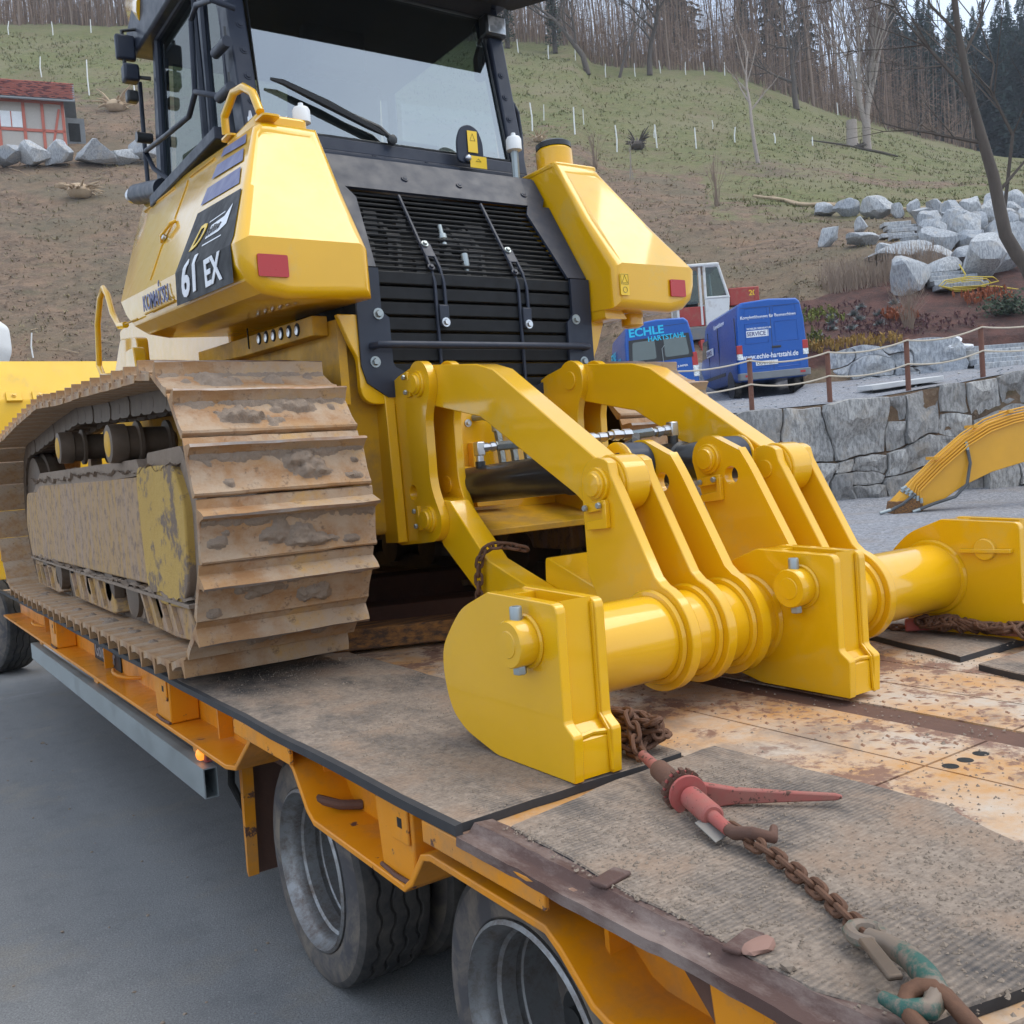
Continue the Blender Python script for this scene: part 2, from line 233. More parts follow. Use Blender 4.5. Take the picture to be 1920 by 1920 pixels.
# ---------------------------------------------------------------- geometry helpers
class G:
    def __init__(s): s.v = []; s.f = []; s.mi = []
    def add(s, vs, fs, mi=0):
        o = len(s.v); s.v += [tuple(v) for v in vs]; s.f += [tuple(i + o for i in f) for f in fs]; s.mi += [mi] * len(fs); return s
    def box(s, x0, x1, y0, y1, z0, z1, mi=0):
        return s.add([(x, y, z) for z in (z0, z1) for y in (y0, y1) for x in (x0, x1)],
                     [(0, 2, 3, 1), (4, 5, 7, 6), (0, 1, 5, 4), (2, 6, 7, 3), (0, 4, 6, 2), (1, 3, 7, 5)], mi)
    def obox(s, c, ax, ay, az, mi=0):            # oriented box: centre and three half vectors
        c, ax, ay, az = map(Vector, (c, ax, ay, az))
        return s.add([c + ax * i + ay * j + az * k for k in (-1, 1) for j in (-1, 1) for i in (-1, 1)],
                     [(0, 2, 3, 1), (4, 5, 7, 6), (0, 1, 5, 4), (2, 6, 7, 3), (0, 4, 6, 2), (1, 3, 7, 5)], mi)
    def loft(s, rings, mi=0, cap=True, closed=True):
        n = len(rings[0]); vs = [v for r in rings for v in r]; fs = []
        for a in range(len(rings) - 1):
            for i in range(n if closed else n - 1):
                j = (i + 1) % n; fs.append((a * n + i, a * n + j, (a + 1) * n + j, (a + 1) * n + i))
        if cap: fs.append(tuple(range(n))[::-1]); fs.append(tuple((len(rings) - 1) * n + i for i in range(n)))
        return s.add(vs, fs, mi)
    def px(s, prof, x0, x1, mi=0):               # (y,z) outline extruded along x
        return s.loft([[(x0, y, z) for y, z in prof], [(x1, y, z) for y, z in prof]], mi)
    def py(s, prof, y0, y1, mi=0):
        return s.loft([[(x, y0, z) for x, z in prof], [(x, y1, z) for x, z in prof]], mi)
    def pz(s, prof, z0, z1, mi=0):
        return s.loft([[(x, y, z0) for x, y in prof], [(x, y, z1) for x, y in prof]], mi)
    def ribbon(s, path, x0, x1, t, mi=0):        # (y,z) polyline as a plate of thickness t, from x0 to x1
        up = []; dn = []
        for i, (y, z) in enumerate(path):
            a = Vector(path[max(0, i - 1)]); b = Vector(path[min(len(path) - 1, i + 1)]); d = (b - a).normalized(); n = Vector((-d.y, d.x)) * t / 2
            up.append((y + n.x, z + n.y)); dn.append((y - n.x, z - n.y))
        return s.px(up + dn[::-1], x0, x1, mi)
    def tube(s, path, r, n=10, mi=0, closed=False, cap=True):
        P = [Vector(p) for p in path]; m = len(P); rings = []; prev = None
        rr = r if isinstance(r, (list, tuple)) else [r] * m
        for i in range(m):
            a = P[(i - 1) % m] if closed or i > 0 else P[i]; b = P[(i + 1) % m] if closed or i < m - 1 else P[i]
            t = (b - a).normalized()
            if prev is None:
                u = t.orthogonal().normalized()
            else:
                u = (prev - t * prev.dot(t)); u = u.normalized() if u.length > 1e-6 else t.orthogonal().normalized()
            prev = u; w = t.cross(u)
            rings.append([P[i] + (u * math.cos(2 * math.pi * k / n) + w * math.sin(2 * math.pi * k / n)) * rr[i] for k in range(n)])
        if closed: rings.append(rings[0])
        return s.loft(rings, mi, cap=cap and not closed)
    def cyl(s, p0, p1, r0, r1=None, n=20, mi=0): return s.tube([p0, p1], [r0, r0 if r1 is None else r1], n, mi)
    def lathe(s, prof, o, axis, n=28, mi=0, cap=True):   # prof: (r, h) along axis from o
        ax = Vector(axis).normalized(); u = ax.orthogonal().normalized(); w = ax.cross(u); o = Vector(o)
        return s.loft([[o + ax * h + (u * math.cos(2 * math.pi * k / n) + w * math.sin(2 * math.pi * k / n)) * r for k in range(n)] for r, h in prof], mi, cap=cap)
    def sph(s, c, r, n=10, m=6, mi=0):
        c = Vector(c); r = Vector(r) if not isinstance(r, (int, float)) else Vector((r, r, r))
        rings = [[c + Vector((r.x * math.sin(math.pi * j / m) * math.cos(2 * math.pi * i / n), r.y * math.sin(math.pi * j / m) * math.sin(2 * math.pi * i / n), -r.z * math.cos(math.pi * j / m))) for i in range(n)] for j in range(1, m)]
        return s.loft(rings, mi)
    def fill(s, pts, mi=0): return s.add(pts, [tuple(range(len(pts)))], mi)
    def bolt(s, c, axis, r=.016, h=.014, mi=0, washer=True):
        ax = Vector(axis).normalized(); c = Vector(c)
        if washer: s.lathe([(r * 1.55, -.004), (r * 1.55, .004)], c, ax, 14, mi)
        s.lathe([(r, .004), (r, h * .85), (r * .85, h)], c, ax, 6, mi)
        return s
LOC = {}
def setp(o, label=None, cat=None, group=None, kind=None):
    if label: o['label'] = label
    if cat: o['category'] = cat
    if group: o['group'] = group
    if kind: o['kind'] = kind
    return o
def root(name, loc, label, cat, group=None, rz=0):
    o = bpy.data.objects.new(name, None); COL.objects.link(o); o.location = loc; o.rotation_euler = (0, 0, rz); o.empty_display_size = .2
    LOC[o] = Vector(loc) if rz == 0 else Vector((0, 0, 0)); return setp(o, label, cat, group)
def mesh(name, g, mats, off=(0, 0, 0), smooth=38):
    me = bpy.data.meshes.new(name); ox, oy, oz = off
    me.from_pydata([(x - ox, y - oy, z - oz) for x, y, z in g.v], [], g.f)
    mats = mats if isinstance(mats, (list, tuple)) else [mats]
    for q in mats: me.materials.append(M[q])
    me.polygons.foreach_set('material_index', g.mi)
    bm = bmesh.new(); bm.from_mesh(me); bmesh.ops.recalc_face_normals(bm, faces=bm.faces); bm.to_mesh(me); bm.free()
    if smooth:
        me.polygons.foreach_set('use_smooth', [True] * len(me.polygons)); me.set_sharp_from_angle(angle=R(smooth))
    me.update(); return me
def part(name, g, mats, parent, bevel=0, label=None, kind=None, smooth=38, seg=2):
    off = LOC.get(parent, Vector((0, 0, 0)))
    o = bpy.data.objects.new(name, g if isinstance(g, bpy.types.Mesh) else mesh(name, g, mats, off, smooth)); COL.objects.link(o); o.parent = parent; LOC[o] = off
    if bevel:
        b = o.modifiers.new('bevel', 'BEVEL'); b.width = bevel; b.segments = seg; b.limit_method = 'ANGLE'; b.angle_limit = R(40); b.use_clamp_overlap = True
    return setp(o, label, None, None, kind)
def thing(name, g, mats, loc, label, cat, group=None, bevel=0, kind=None, smooth=38):
    o = bpy.data.objects.new(name, mesh(name, g, mats, loc, smooth)); COL.objects.link(o); o.location = loc; LOC[o] = Vector(loc)
    if bevel:
        b = o.modifiers.new('bevel', 'BEVEL'); b.width = bevel; b.segments = 2; b.limit_method = 'ANGLE'; b.angle_limit = R(40)
    return setp(o, label, cat, group, kind)
def arc(c, r, a0, a1, n=8): return [(c[0] + r * math.cos(R(a0 + (a1 - a0) * i / n)), c[1] + r * math.sin(R(a0 + (a1 - a0) * i / n))) for i in range(n + 1)]
def rounded(poly, rad, n=4):                     # round the corners of a 2D outline
    out = []; m = len(poly); rad = rad if isinstance(rad, (list, tuple)) else [rad] * m
    for i in range(m):
        p = Vector(poly[i]); a = Vector(poly[i - 1]); b = Vector(poly[(i + 1) % m]); r = rad[i]
        if r <= 0: out.append(tuple(p)); continue
        da = (a - p); db = (b - p); r = min(r, da.length * .45, db.length * .45); q0 = p + da.normalized() * r; q1 = p + db.normalized() * r
        for t in range(n + 1):
            t /= n; out.append(tuple(q0 * (1 - t) ** 2 + p * 2 * t * (1 - t) + q1 * t * t))
    return out
TXT = {}
def text(name, s, size, mat, parent, o, ux, uy, align='LEFT', bold=0.0, shear=0.0, sx=1.0, depth=.0012):
    cu = bpy.data.curves.new('t', 'FONT'); cu.body = s; cu.size = size; cu.offset = bold * size; cu.shear = shear; cu.extrude = depth; cu.align_x = align; cu.resolution_u = 3
    ob = bpy.data.objects.new('t', cu); me = bpy.data.meshes.new_from_object(ob); bpy.data.objects.remove(ob); bpy.data.curves.remove(cu)
    ux = Vector(ux).normalized(); uy = Vector(uy); uy = (uy - ux * uy.dot(ux)).normalized(); w = ux.cross(uy); off = LOC.get(parent, Vector())
    o = Vector(o) - off
    for v in me.vertices: c = v.co.copy(); v.co = o + ux * c.x * sx + uy * c.y + w * (c.z + depth)
    me.materials.clear(); me.materials.append(M[mat]); me.update()
    ob = bpy.data.objects.new(name, me); COL.objects.link(ob); ob.parent = parent; LOC[ob] = off; return ob
def rock(c, size, seed, sub=2, cuts=7, rough=.12, rot=None):
    rnd = random.Random(seed); bm = bmesh.new(); bmesh.ops.create_icosphere(bm, subdivisions=sub, radius=1.0)
    pl = []
    for _ in range(cuts):
        n = Vector((rnd.gauss(0, 1), rnd.gauss(0, 1), rnd.gauss(0, 1))).normalized(); pl.append((n, rnd.uniform(.5, .92) if cuts > 5 else rnd.uniform(.5, .85)))
    off = Vector((rnd.random() * 50, rnd.random() * 50, rnd.random() * 50)); size = Vector(size); c = Vector(c)
    rm = Matrix.Rotation(rnd.uniform(0, 6.28) if rot is None else rot, 3, 'Z')
    g = G()
    for v in bm.verts:
        p = v.co.copy(); l4 = (p.x ** 4 + p.y ** 4 + p.z ** 4) ** .25; p = p * (1 + (1 / l4 - 1) * (.75 if cuts > 5 else 0))
        for n, d in pl:
            e = p.dot(n) - d
            if e > 0: p -= n * e * .97
        p *= 1 + rough * noise.noise(p * 2.3 + off) * 1.6
        p = rm @ Vector((p.x * size.x, p.y * size.y, p.z * size.z)); v.co = p + c
    bm.verts.ensure_lookup_table()
    g.add([v.co for v in bm.verts], [tuple(v.index for v in f.verts) for f in bm.faces]); bm.free(); return g
def link_pts(c, t, s, L, W, n=5):                # a stadium shaped link round centre c, long axis t, side s
    c, t, s = Vector(c), Vector(t).normalized(), Vector(s); s = (s - t * s.dot(t)).normalized(); h = (L - W) / 2; P = []
    for k in range(n + 1): a = math.pi * k / n; P.append(c + t * (h + W / 2 * math.sin(a)) + s * (W / 2 * math.cos(a)))
    for k in range(n + 1): a = math.pi * k / n; P.append(c - t * (h + W / 2 * math.sin(a)) - s * (W / 2 * math.cos(a)))
    return P
def resample(path, step):
    P = [Vector(p) for p in path]; out = [P[0].copy()]; acc = 0
    for a, b in zip(P, P[1:]):
        L = (b - a).length; d = step - acc
        while d <= L: out.append(a + (b - a) * (d / L)); d += step
        acc = L - (d - step)
    return out
def chain(parent, path, L=.066, W=.05, wire=.0085, seed=1, mat='chain', jitter=.2):
    rnd = random.Random(seed); P = resample(path, L * .70)
    for i in range(len(P) - 1):
        t = P[i + 1] - P[i]; c = (P[i] + P[i + 1]) / 2; t.normalize(); u = t.cross(Vector((0, 0, 1))); u = u.normalized() if u.length > .1 else Vector((1, 0, 0)); w = u.cross(t)
        a = (R(45) if i % 2 else R(-45)) + rnd.uniform(-jitter, jitter); s = u * math.cos(a) + w * math.sin(a)
        part('chain_link', G().tube(link_pts(c, t, s, L, W), wire, 7, closed=True), mat, parent)
FX, FY = math.sin(YAW), math.cos(YAW)
def bgp(L, D, z=0): return Vector((CAMX + FX * D + FY * L, FY * D - FX * L, z))    # yard axes: L to the right, D into the yard
# ---------------------------------------------------------------- setting: ground sheets
def sheet(name, x0, x1, y0, y1, z, m, loc=None):
    g = G().add([(x0, y0, z), (x1, y0, z), (x1, y1, z), (x0, y1, z)], [(0, 1, 2, 3)])
    o = bpy.data.objects.new(name, mesh(name, g, m, smooth=0)); COL.objects.link(o); return setp(o, kind='structure')
sheet('ground', -400, 400, -400, 120, -.012, 'gravel')
sheet('road', -60, 3.6, -40, 14.5, 0.0, 'asphalt')

# ---------------------------------------------------------------- trailer
TR = root('lowbed_trailer', (0, 3, 0), 'orange low loader trailer with dusty deck and rusty edges, carrying the yellow bulldozer', 'trailer')
g = G(); g.box(-1.135, 1.135, -1.2, 9.0, .70, .842); g.box(-1.1, -.55, -1.2, 9, .62, .70); g.box(.55, 1.1, -1.2, 9, .62, .70)
part('chassis', g, 'rust', TR)
part('deck_base', G().box(-1.27, 1.27, -1.2, 9.0, .842, .8485), 'deck', TR, label='worn orange steel floor under the mats')
# studded floor plates, with gaps between neighbours
def studs(x0, x1, y0, y1, z):
    g = G(); i = 0; s = .047
    nx = int((x1 - x0 - .05) / s); ny = int((y1 - y0 - .05) / s)
    for a in range(nx):
        for b in range(ny):
            d = (.7071, .7071) if (a + b) % 2 else (-.7071, .7071); cx = x0 + .035 + a * s; cy = y0 + .035 + b * s; l, w = .016, .0062
            if noise.noise(Vector((cx * 2.2, cy * 2.2, 4))) < -.28: continue
            P = [(cx + d[0] * l * u - d[1] * w * v, cy + d[1] * l * u + d[0] * w * v) for u, v in ((-1, 0), (0, -1), (1, 0), (0, 1))]
            g.add([(px_, py_, z) for px_, py_ in P] + [(cx, cy, z + .0036)], [(0, 1, 4), (1, 2, 4), (2, 3, 4), (3, 0, 4)])
    return g
for x0, x1, st in ((-.66, -.375, 0), (-.368, -.13, 1), (-.02, .197, 1), (.204, .43, 1), (.437, .72, 0)):
    for y0, y1 in ((-.9, .15), (.157, 1.2), (1.207, 2.32), (2.327, 3.5), (3.507, 4.7)):
        pl = part('deck_plate', G().box(x0, x1, y0, y1, .8488, .855), 'deck', TR)
        if st and y1 > .1 and y0 < 3: part('tread_studs', studs(x0, x1, max(y0, .3), y1, .855), 'stud', pl, kind='stuff', smooth=0)
part('drain_channel', G().box(-.127, -.023, -.9, 4.7, .8486, .8515), 'rust', TR, label='dark rusty channel along the middle of the deck')
for i in range(3):
    hx = (-.34, -.285, -.225)[i]
    part('deck_hole', G().cyl((hx, 1.165, .8551), (hx, 1.165, .8556), .017, n=18), 'dark', TR)
    part('deck_hole', G().cyl((.06 + .09 * i, 1.05, .8551), (.06 + .09 * i, 1.05, .8556), .016, n=18), 'dark', TR)
# side frame
rib = [(8.8, .655), (3.10, .655), (3.0, .672), (2.88, .76), (2.82, .803), (2.53, .803), (2.49, .785), (2.41, .69), (2.37, .667), (1.87, .655), (1.835, .68), (1.775, .752), (1.74, .762), (1.34, .757), (1.30, .735), (1.22, .672), (1.18, .66),
       (.72, .655), (.66, .68), (.60, .752), (.56, .76), (.16, .757), (.05, .67), (-.5, .66), (-1.2, .66)]
for s in (-1, 1):
    xo = -1.278 * 1 if s < 0 else 1.135; xi = -1.135 if s < 0 else 1.278
    part('side_flange', G().ribbon(rib, xo, xi, .016), 'orange', TR, bevel=.003, label='orange ledge stepping up over each wheel')
    web = rib + [(-1.2, .8415), (8.8, .8415)]
    part('side_web', G().px(web, -1.15 if s < 0 else 1.136, -1.136 if s < 0 else 1.15), 'orange', TR)
for y0, y1, z0, z1 in ((2.47, 2.935, .799, .848), (1.315, 1.74, .80, .846), (.13, .58, .79, .842)):
    part('fascia_strip', G().box(-1.29, -1.2785, y0, y1, z0, z1), 'orange_worn', TR, bevel=.003)
for yc, w in ((6.45, .2), (3.9, .2), (1.92, .16), (.85, .2)):
    k_ = part('stake_pocket', G().px([(yc - w / 2, .664), (yc + w / 2, .664), (yc + w / 2 + .02, .84), (yc - w / 2, .84)], -1.262, -1.151), 'orange_worn' if yc < 2.5 else 'orange', TR, bevel=.006)
    part('socket_plate', G().box(-1.2695, -1.2625, yc - w * .46, yc + w * .05, .752, .838), 'orange_worn', k_, bevel=.003)
    part('socket_hole', G().box(-1.2702, -1.2696, yc - w * .30, yc - w * .17, .785, .807), 'dark', k_)
    part('weld_bead', G().tube([(-1.266, yc - w / 2, .668), (-1.27, yc, .666), (-1.264, yc + w / 2, .668)], .006, 6), 'rust', k_)
for y in (3.40, 2.46, 1.262, 5.3, 7.2):
    part('gusset_rib', G().px([(y, .67), (y + .012, .67), (y + .012, .84), (y, .84)], -1.2, -1.151), 'orange', TR)
part('diagonal_brace', G().px([(1.10, .845), (.98, .845), (.86, .67), (.92, .67)], -1.235, -1.16), 'rust', TR, label='dark rusty diagonal strut')
for y in (7.35, 4.78, 2.37):
    part('lashing_ring', G().tube([(-1.148, y - .03, .69), (-1.2, y, .695), (-1.235, y + .05, .705), (-1.245, y + .09, .715), (-1.235, y + .14, .722)], .013 if y < 3 else .009, 9), 'rust' if y < 3 else 'orange', TR)
# black rubber lip along the deck edge, bare rusty channel behind it
lip = G(); P = []
for i in range(60):
    y = 8.9 - i * (8.9 - 1.60) / 59; P.append((y, -1.292 + .006 * noise.noise(Vector((y * 2.1, 3, 0))), .8695 + .004 * noise.noise(Vector((y * 3, 8, 0)))))
lip.loft([[(x, y, z - .021), (x, y, z), (x + .016, y, z + .002), (x + .016, y, z - .021)] for y, x, z in P])
part('rubber_lip', lip, 'rubber', TR)
ch = G(); Q = []
for i in range(110):
    y = 1.60 - i * .026; n1 = noise.noise(Vector((y * 9, 1.5, 0))); n2 = noise.noise(Vector((y * 30, 7.5, 0))); Q.append([(x + (.004 * n1 if k in (1, 2) else 0), y, z + .003 * n2) for k, (x, z) in enumerate(((-1.278, .828), (-1.291, .832), (-1.289, .8498), (-1.262, .8498), (-1.258, .853), (-1.247, .866), (-1.205, .862), (-1.205, .849)))])
ch.loft(Q); part('edge_channel', ch, 'edge', TR, smooth=50, label='bare rusty purple brown edge channel')
for y, l in ((1.215, .05), (.93, .04)):
    part('welded_lug', G().obox((-1.225, y, .871), (.03, .004, .002), (-.004, l * .35, 0), (0, 0, .004)), 'edge', TR, bevel=.003)
# aluminium side guard, hollow end
g = G(); a, b, zz, zt = -1.292, -1.245, .500, .604
for p in ((a, a + .004, zz, zt), (b - .004, b, zz, zt), (a + .004, b - .004, zz, zz + .004), (a + .004, b - .004, zt - .004, zt)): g.box(p[0], p[1], 3.31, 7.25, p[2], p[3])
gr = part('side_guard', g, 'galv', TR, label='grey hollow metal side guard rail')
part('guard_shade_plate', G().box(a + .005, b - .005, 3.7, 3.72, zz + .005, zt - .005), 'dark', gr)  # added dark plate, stands in for the shade inside the hollow rail
for y in (3.52, 5.3, 7.1): part('guard_bracket', G().px(rounded([(y - .05, .606), (y + .05, .606), (y + .05, .655), (y - .05, .655)], .01), -1.25, -1.19), 'orange', gr)
lm = part('marker_lamp', G().lathe([(.021, 0), (.021, .010), (.016, .018), (.006, .022)], (-1.265, 3.40, .632), (-1, 0, 0), 20), 'amber', TR, label='small glowing amber marker lamp')
part('lamp_holder', G().box(-1.264, -1.215, 3.37, 3.43, .606, .652), 'redpaint', lm, bevel=.004)
sg = part('maker_plate', G().box(-1.158, -1.1512, 5.13, 5.78, .662, .755), 'decal', TR, bevel=.003, label='black maker plate with raised grey letters')
text('plate_lettering', 'Goldhofer', .118, 'plategrey', sg, (-1.1585, 5.74, .685), (0, -1, 0), (0, 0, 1), bold=.012, sx=1.0)
part('mud_flap', G().px([(3.50, .12), (3.52, .12), (3.48, .62), (3.46, .62)], -1.11, -.84), 'rust', TR)
part('flap_bracket', G().px([(3.44, .14), (3.455, .16), (3.44, .62), (3.40, .62)], -1.13, -1.09), 'orange_worn', TR)
part('brake_pipe', G().tube([(-1.1, 3.6, .62), (-1.12, 3.58, .45), (-1.08, 3.55, .33), (-1.0, 3.53, .3)], .014, 8), 'dark', TR)
# wheels
def tyre_mesh(xo, w, r, inner, sgn=1):
    n = 84; prof = [(inner, .02), (inner + .02, 0.0), (r * .80, -.004), (r * .93, .004), (r * .985, .016), (r, .034)]
    gw = []
    for c in (.24, .42, .60, .78):
        gw += [(r, w * c - .006, 1), (r - .012, w * c - .004, 1), (r - .012, w * c + .004, 1), (r, w * c + .006, 1)]
    prof = [(a, b, 0) for a, b in prof] + gw + [(r, w - .034, 0), (r * .985, w - .016, 0), (r * .93, w - .004, 0), (r * .8, w, 0), (inner, w - .02, 0)]
    g = G(); rings = []
    for a, h, zg in prof:
        ring = []
        for k in range(n):
            t = 2 * math.pi * k / n; hh = h + (.006 * (1 if k % 4 < 2 else -1) if zg else 0); ring.append((xo + sgn * hh, a * math.cos(t), a * math.sin(t)))
        rings.append(ring)
    m = len(rings); vs = [v for rr in rings for v in rr]; fs = []; mi = []
    for q in range(m - 1):
        for k in range(n):
            fs.append((q * n + k, q * n + (k + 1) % n, (q + 1) * n + (k + 1) % n, (q + 1) * n + k)); mi.append(1 if q < 3 or q > m - 5 else 0)
    o = len(g.v); g.v += vs; g.f += fs; g.mi += mi
    return g
def dual_wheel(y, r=.358):
    for s in (-1, 1):
        wroot = part('wheel', G().lathe([(.03, 0), (.03, .5)], (s * 1.02, y, r), (-s, 0, 0), 12), 'dark', TR)
        for xo in (-1.125, -.84) if s < 0 else (1.125, .84):
            t = tyre_mesh(xo, .235, r, .232, -s); t.v = [(x, yy + y, zz + r) for x, yy, zz in t.v]
            part('tyre', t, ['tyre', 'sidewall'], wroot, smooth=30)
        rm = G().lathe([(.245, .006), (.247, -.004), (.238, -.010), (.232, .006), (.224, .020), (.218, .030), (.217, .055), (.209, .062), (.206, .10), (.209, .104), (.209, .116), (.204, .12), (.203, .20), (.198, .225)], (s * 1.125, y, r), (-s, 0, 0), 48, cap=False)
        rim = part('rim', rm, 'rim', wroot, smooth=40, label='dull silver deep dish rim')
        hub = part('wheel_disc', G().lathe([(.205, .205), (.19, .225), (.13, .235), (.088, .232), (.084, .15), (.06, .14), (.0005, .138)], (s * 1.125, y, r), (-s, 0, 0), 40, cap=False), 'hub', wroot, smooth=40, label='dark greasy hub deep in the rim')
        for i in range(10 if s < 0 else 0): a = 2 * math.pi * i / 10; part('wheel_nut', G().bolt((s * (1.125 - .236), y + .112 * math.cos(a), r + .112 * math.sin(a)), (s, 0, 0), .014, .03), 'galv', hub)
for y in (2.82, 1.64, .46): dual_wheel(y)
for y in (2.82, 1.64, .46): part('axle', G().cyl((-1.0, y, .358), (1.0, y, .358), .06), 'dark', TR)

# tractor wheel at the left edge, turned in its own direction
wc = bgp(-4.86, 9.0, .5); TW = root('truck_wheel', (wc.x, wc.y, .0), 'large black truck tyre with grey alloy rim at the left edge beyond the side guard', 'wheel', rz=R(20))
t = tyre_mesh(-.16, .32, .5, .29, 1); t.v = [(x, y, z + .5) for x, y, z in t.v]; part('tyre', t, ['tyre', 'sidewall'], TW, smooth=30)
rm = G().lathe([(.30, .0), (.302, -.012), (.285, -.01), (.275, .03), (.26, .05), (.235, .06), (.15, .035), (.11, .03), (.10, -.03), (.06, -.06), (.0005, -.065)], (-.16, 0, .5), (1, 0, 0), 48, cap=False)
rim = part('rim', rm, 'alloy', TW)
for i in range(10):
    a = 2 * math.pi * i / 10; part('hand_hole', G().cyl((-.112, .205 * math.cos(a), .5 + .205 * math.sin(a)), (-.12, .205 * math.cos(a), .5 + .205 * math.sin(a)), .026, n=14), 'dark', rim)
# ---------------------------------------------------------------- things lying on the deck
def mat_sheet(pts, z0, z1, seed):
    # outline with a ragged edge, gently rolling top
    out = []
    for i in range(len(pts)):
        a = Vector(pts[i]); b = Vector(pts[(i + 1) % len(pts)]); n = max(2, int((b - a).length / .06))
        for k in range(n):
            p = a.lerp(b, k / n); q = .009 * noise.noise(Vector((p.x * 7, p.y * 7, seed))) + .004 * noise.noise(Vector((p.x * 31, p.y * 31, seed))); d = (b - a).normalized(); out.append((p.x - d.y * q, p.y + d.x * q))
    g = G(); n = len(out); c = (sum(p[0] for p in out) / n, sum(p[1] for p in out) / n)
    g.add([(x, y, z0) for x, y in out] + [(x, y, z1 - .003) for x, y in out] + [(x + (c[0] - x) * .006, y + (c[1] - y) * .004, z1) for x, y in out],
          [(i, (i + 1) % n, n + (i + 1) % n, n + i) for i in range(n)], 1)
    g.add([(x, y, z1 - .003) for x, y in out] + [(x + (c[0] - x) * .006, y + (c[1] - y) * .004, z1) for x, y in out], [(i, (i + 1) % n, n + (i + 1) % n, n + i) for i in range(n)], 0)
    g.add([(x + (c[0] - x) * .006, y + (c[1] - y) * .004, z1) for x, y in out], [tuple(range(n))], 0)
    return g
thing('rubber_mat', mat_sheet([(-1.278, 1.615), (-.67, 1.62), (-.64, 2.6), (-.63, 3.52), (-.60, 8.6), (-1.278, 8.6)], .8495, .8705, 1), ['mat', 'rubber'], (-.95, 4, .85), 'dust covered black rubber mat under the near track and near ripper socket', 'rubber mat', smooth=0)
thing('rubber_mat', mat_sheet([(-1.205, 1.53), (-1.225, 1.28), (-1.232, 1.0), (-1.24, .90), (-1.245, .80), (-1.2, .66), (-.9, .60), (-.67, .70), (-.655, .84), (-.60, .985), (-.567, 1.03), (-.575, 1.28), (-.585, 1.60), (-.625, 1.60), (-.9, 1.585)], .8495, .868, 2), ['mat', 'rubber'], (-.95, 1.1, .85), 'dust covered black rubber mat with torn edges beneath the red load binder', 'rubber mat', smooth=0)
thing('rubber_mat', mat_sheet([(-1.24, .60), (-1.2, .615), (-.9, .55), (-.66, .66), (-.62, .3), (-.6, -.8), (-1.24, -.8)], .8495, .868, 5), ['mat', 'rubber'], (-.95, .1, .85), 'dust covered black rubber mat at the bottom right corner past the green hook', 'rubber mat', smooth=0)
thing('rubber_mat', mat_sheet([(.70, 8.6), (1.25, 8.6), (1.25, 1.66), (.54, 1.665), (.60, 1.85), (.69, 2.11)], .8495, .876, 3), ['mat', 'rubber'], (.95, 4, .85), 'dusty black rubber mat under the heap of chain on the far side', 'rubber mat', smooth=0)
thing('rubber_mat', mat_sheet([(.475, 1.57), (1.25, 1.56), (1.25, .0), (.36, .0), (.41, 1.38)], .8495, .876, 4), ['mat', 'rubber'], (.9, .8, .85), 'dusty black rubber mat at the right edge of the picture beyond the bare floor plates', 'rubber mat', smooth=0)
# timber
def beam_thing(c, d, L, w, h, mat_, label):
    d = Vector(d).normalized(); n = Vector((-d.y, d.x, 0)); g = G()
    g.obox((c[0], c[1], c[2] + h / 2), d * L / 2, n * w / 2, Vector((0, 0, h / 2)))
    return thing('timber_block', g, mat_, c, label, 'timber', bevel=.006)
beam_thing((-.42, 3.52, .8715), (1, -.42, 0), .52, .17, .085, 'timber', 'short stained timber with orange end under the bulldozer beside the near track')
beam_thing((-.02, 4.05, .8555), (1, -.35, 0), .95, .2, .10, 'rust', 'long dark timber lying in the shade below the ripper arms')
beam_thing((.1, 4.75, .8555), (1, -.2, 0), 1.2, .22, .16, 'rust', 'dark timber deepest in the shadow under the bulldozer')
# crumbs of dried earth
rnd = random.Random(5); g = G()
for i in range(15000):
    r_ = rnd.random()
    if r_ < .62: x, y = rnd.uniform(-1.22, -.64), rnd.uniform(.6, 1.5) if rnd.random() < .5 else rnd.uniform(1.62, 3.5)
    elif r_ < .65:
        y = rnd.uniform(.7, 1.53); x = -1.235 + rnd.gauss(0, .012) + (.02 if y > 1.3 else 0)
    elif r_ < .9: x, y = rnd.uniform(-.62, .6), rnd.uniform(.6, 3.2)
    else: x, y = rnd.uniform(.5, 1.2), rnd.uniform(.9, 3)
    if noise.noise(Vector((x * 3, y * 3, 1))) + rnd.uniform(-.5, .5) < -.1: continue
    s = min(.007, .0012 + abs(rnd.gauss(0, .0016))) ; z = (.871 if y > 1.615 or y < 0 else .8685) if -1.245 < x < -.6 else (.877 if x > .7 else .8555)
    a = rnd.uniform(0, 6.28); ca, sa = math.cos(a), math.sin(a); q = [rnd.uniform(.6, 1.3) * s for _ in range(4)]
    g.add([(x + ca * q[0], y + sa * q[0], z), (x - sa * q[1], y + ca * q[1], z), (x - ca * q[2], y - sa * q[2], z), (x + sa * q[3], y - ca * q[3], z), (x + rnd.uniform(-.4, .4) * s, y, z + s * rnd.uniform(.5, 1.1))], [(0, 1, 4), (1, 2, 4), (2, 3, 4), (3, 0, 4)])
o = thing('dirt_crumbs', g, 'dirtlump', (-.9, 1.5, .87), 'loose crumbs of dried earth scattered over the trailer deck', 'dirt', kind='stuff', smooth=0)
thing('flat_stone', rock((-1.222, .905, .872), (.028, .018, .009), 31, 2, 6), 'redstone', (-1.222, .905, .866), 'flat reddish stone lying on the rusty trailer edge', 'stone')
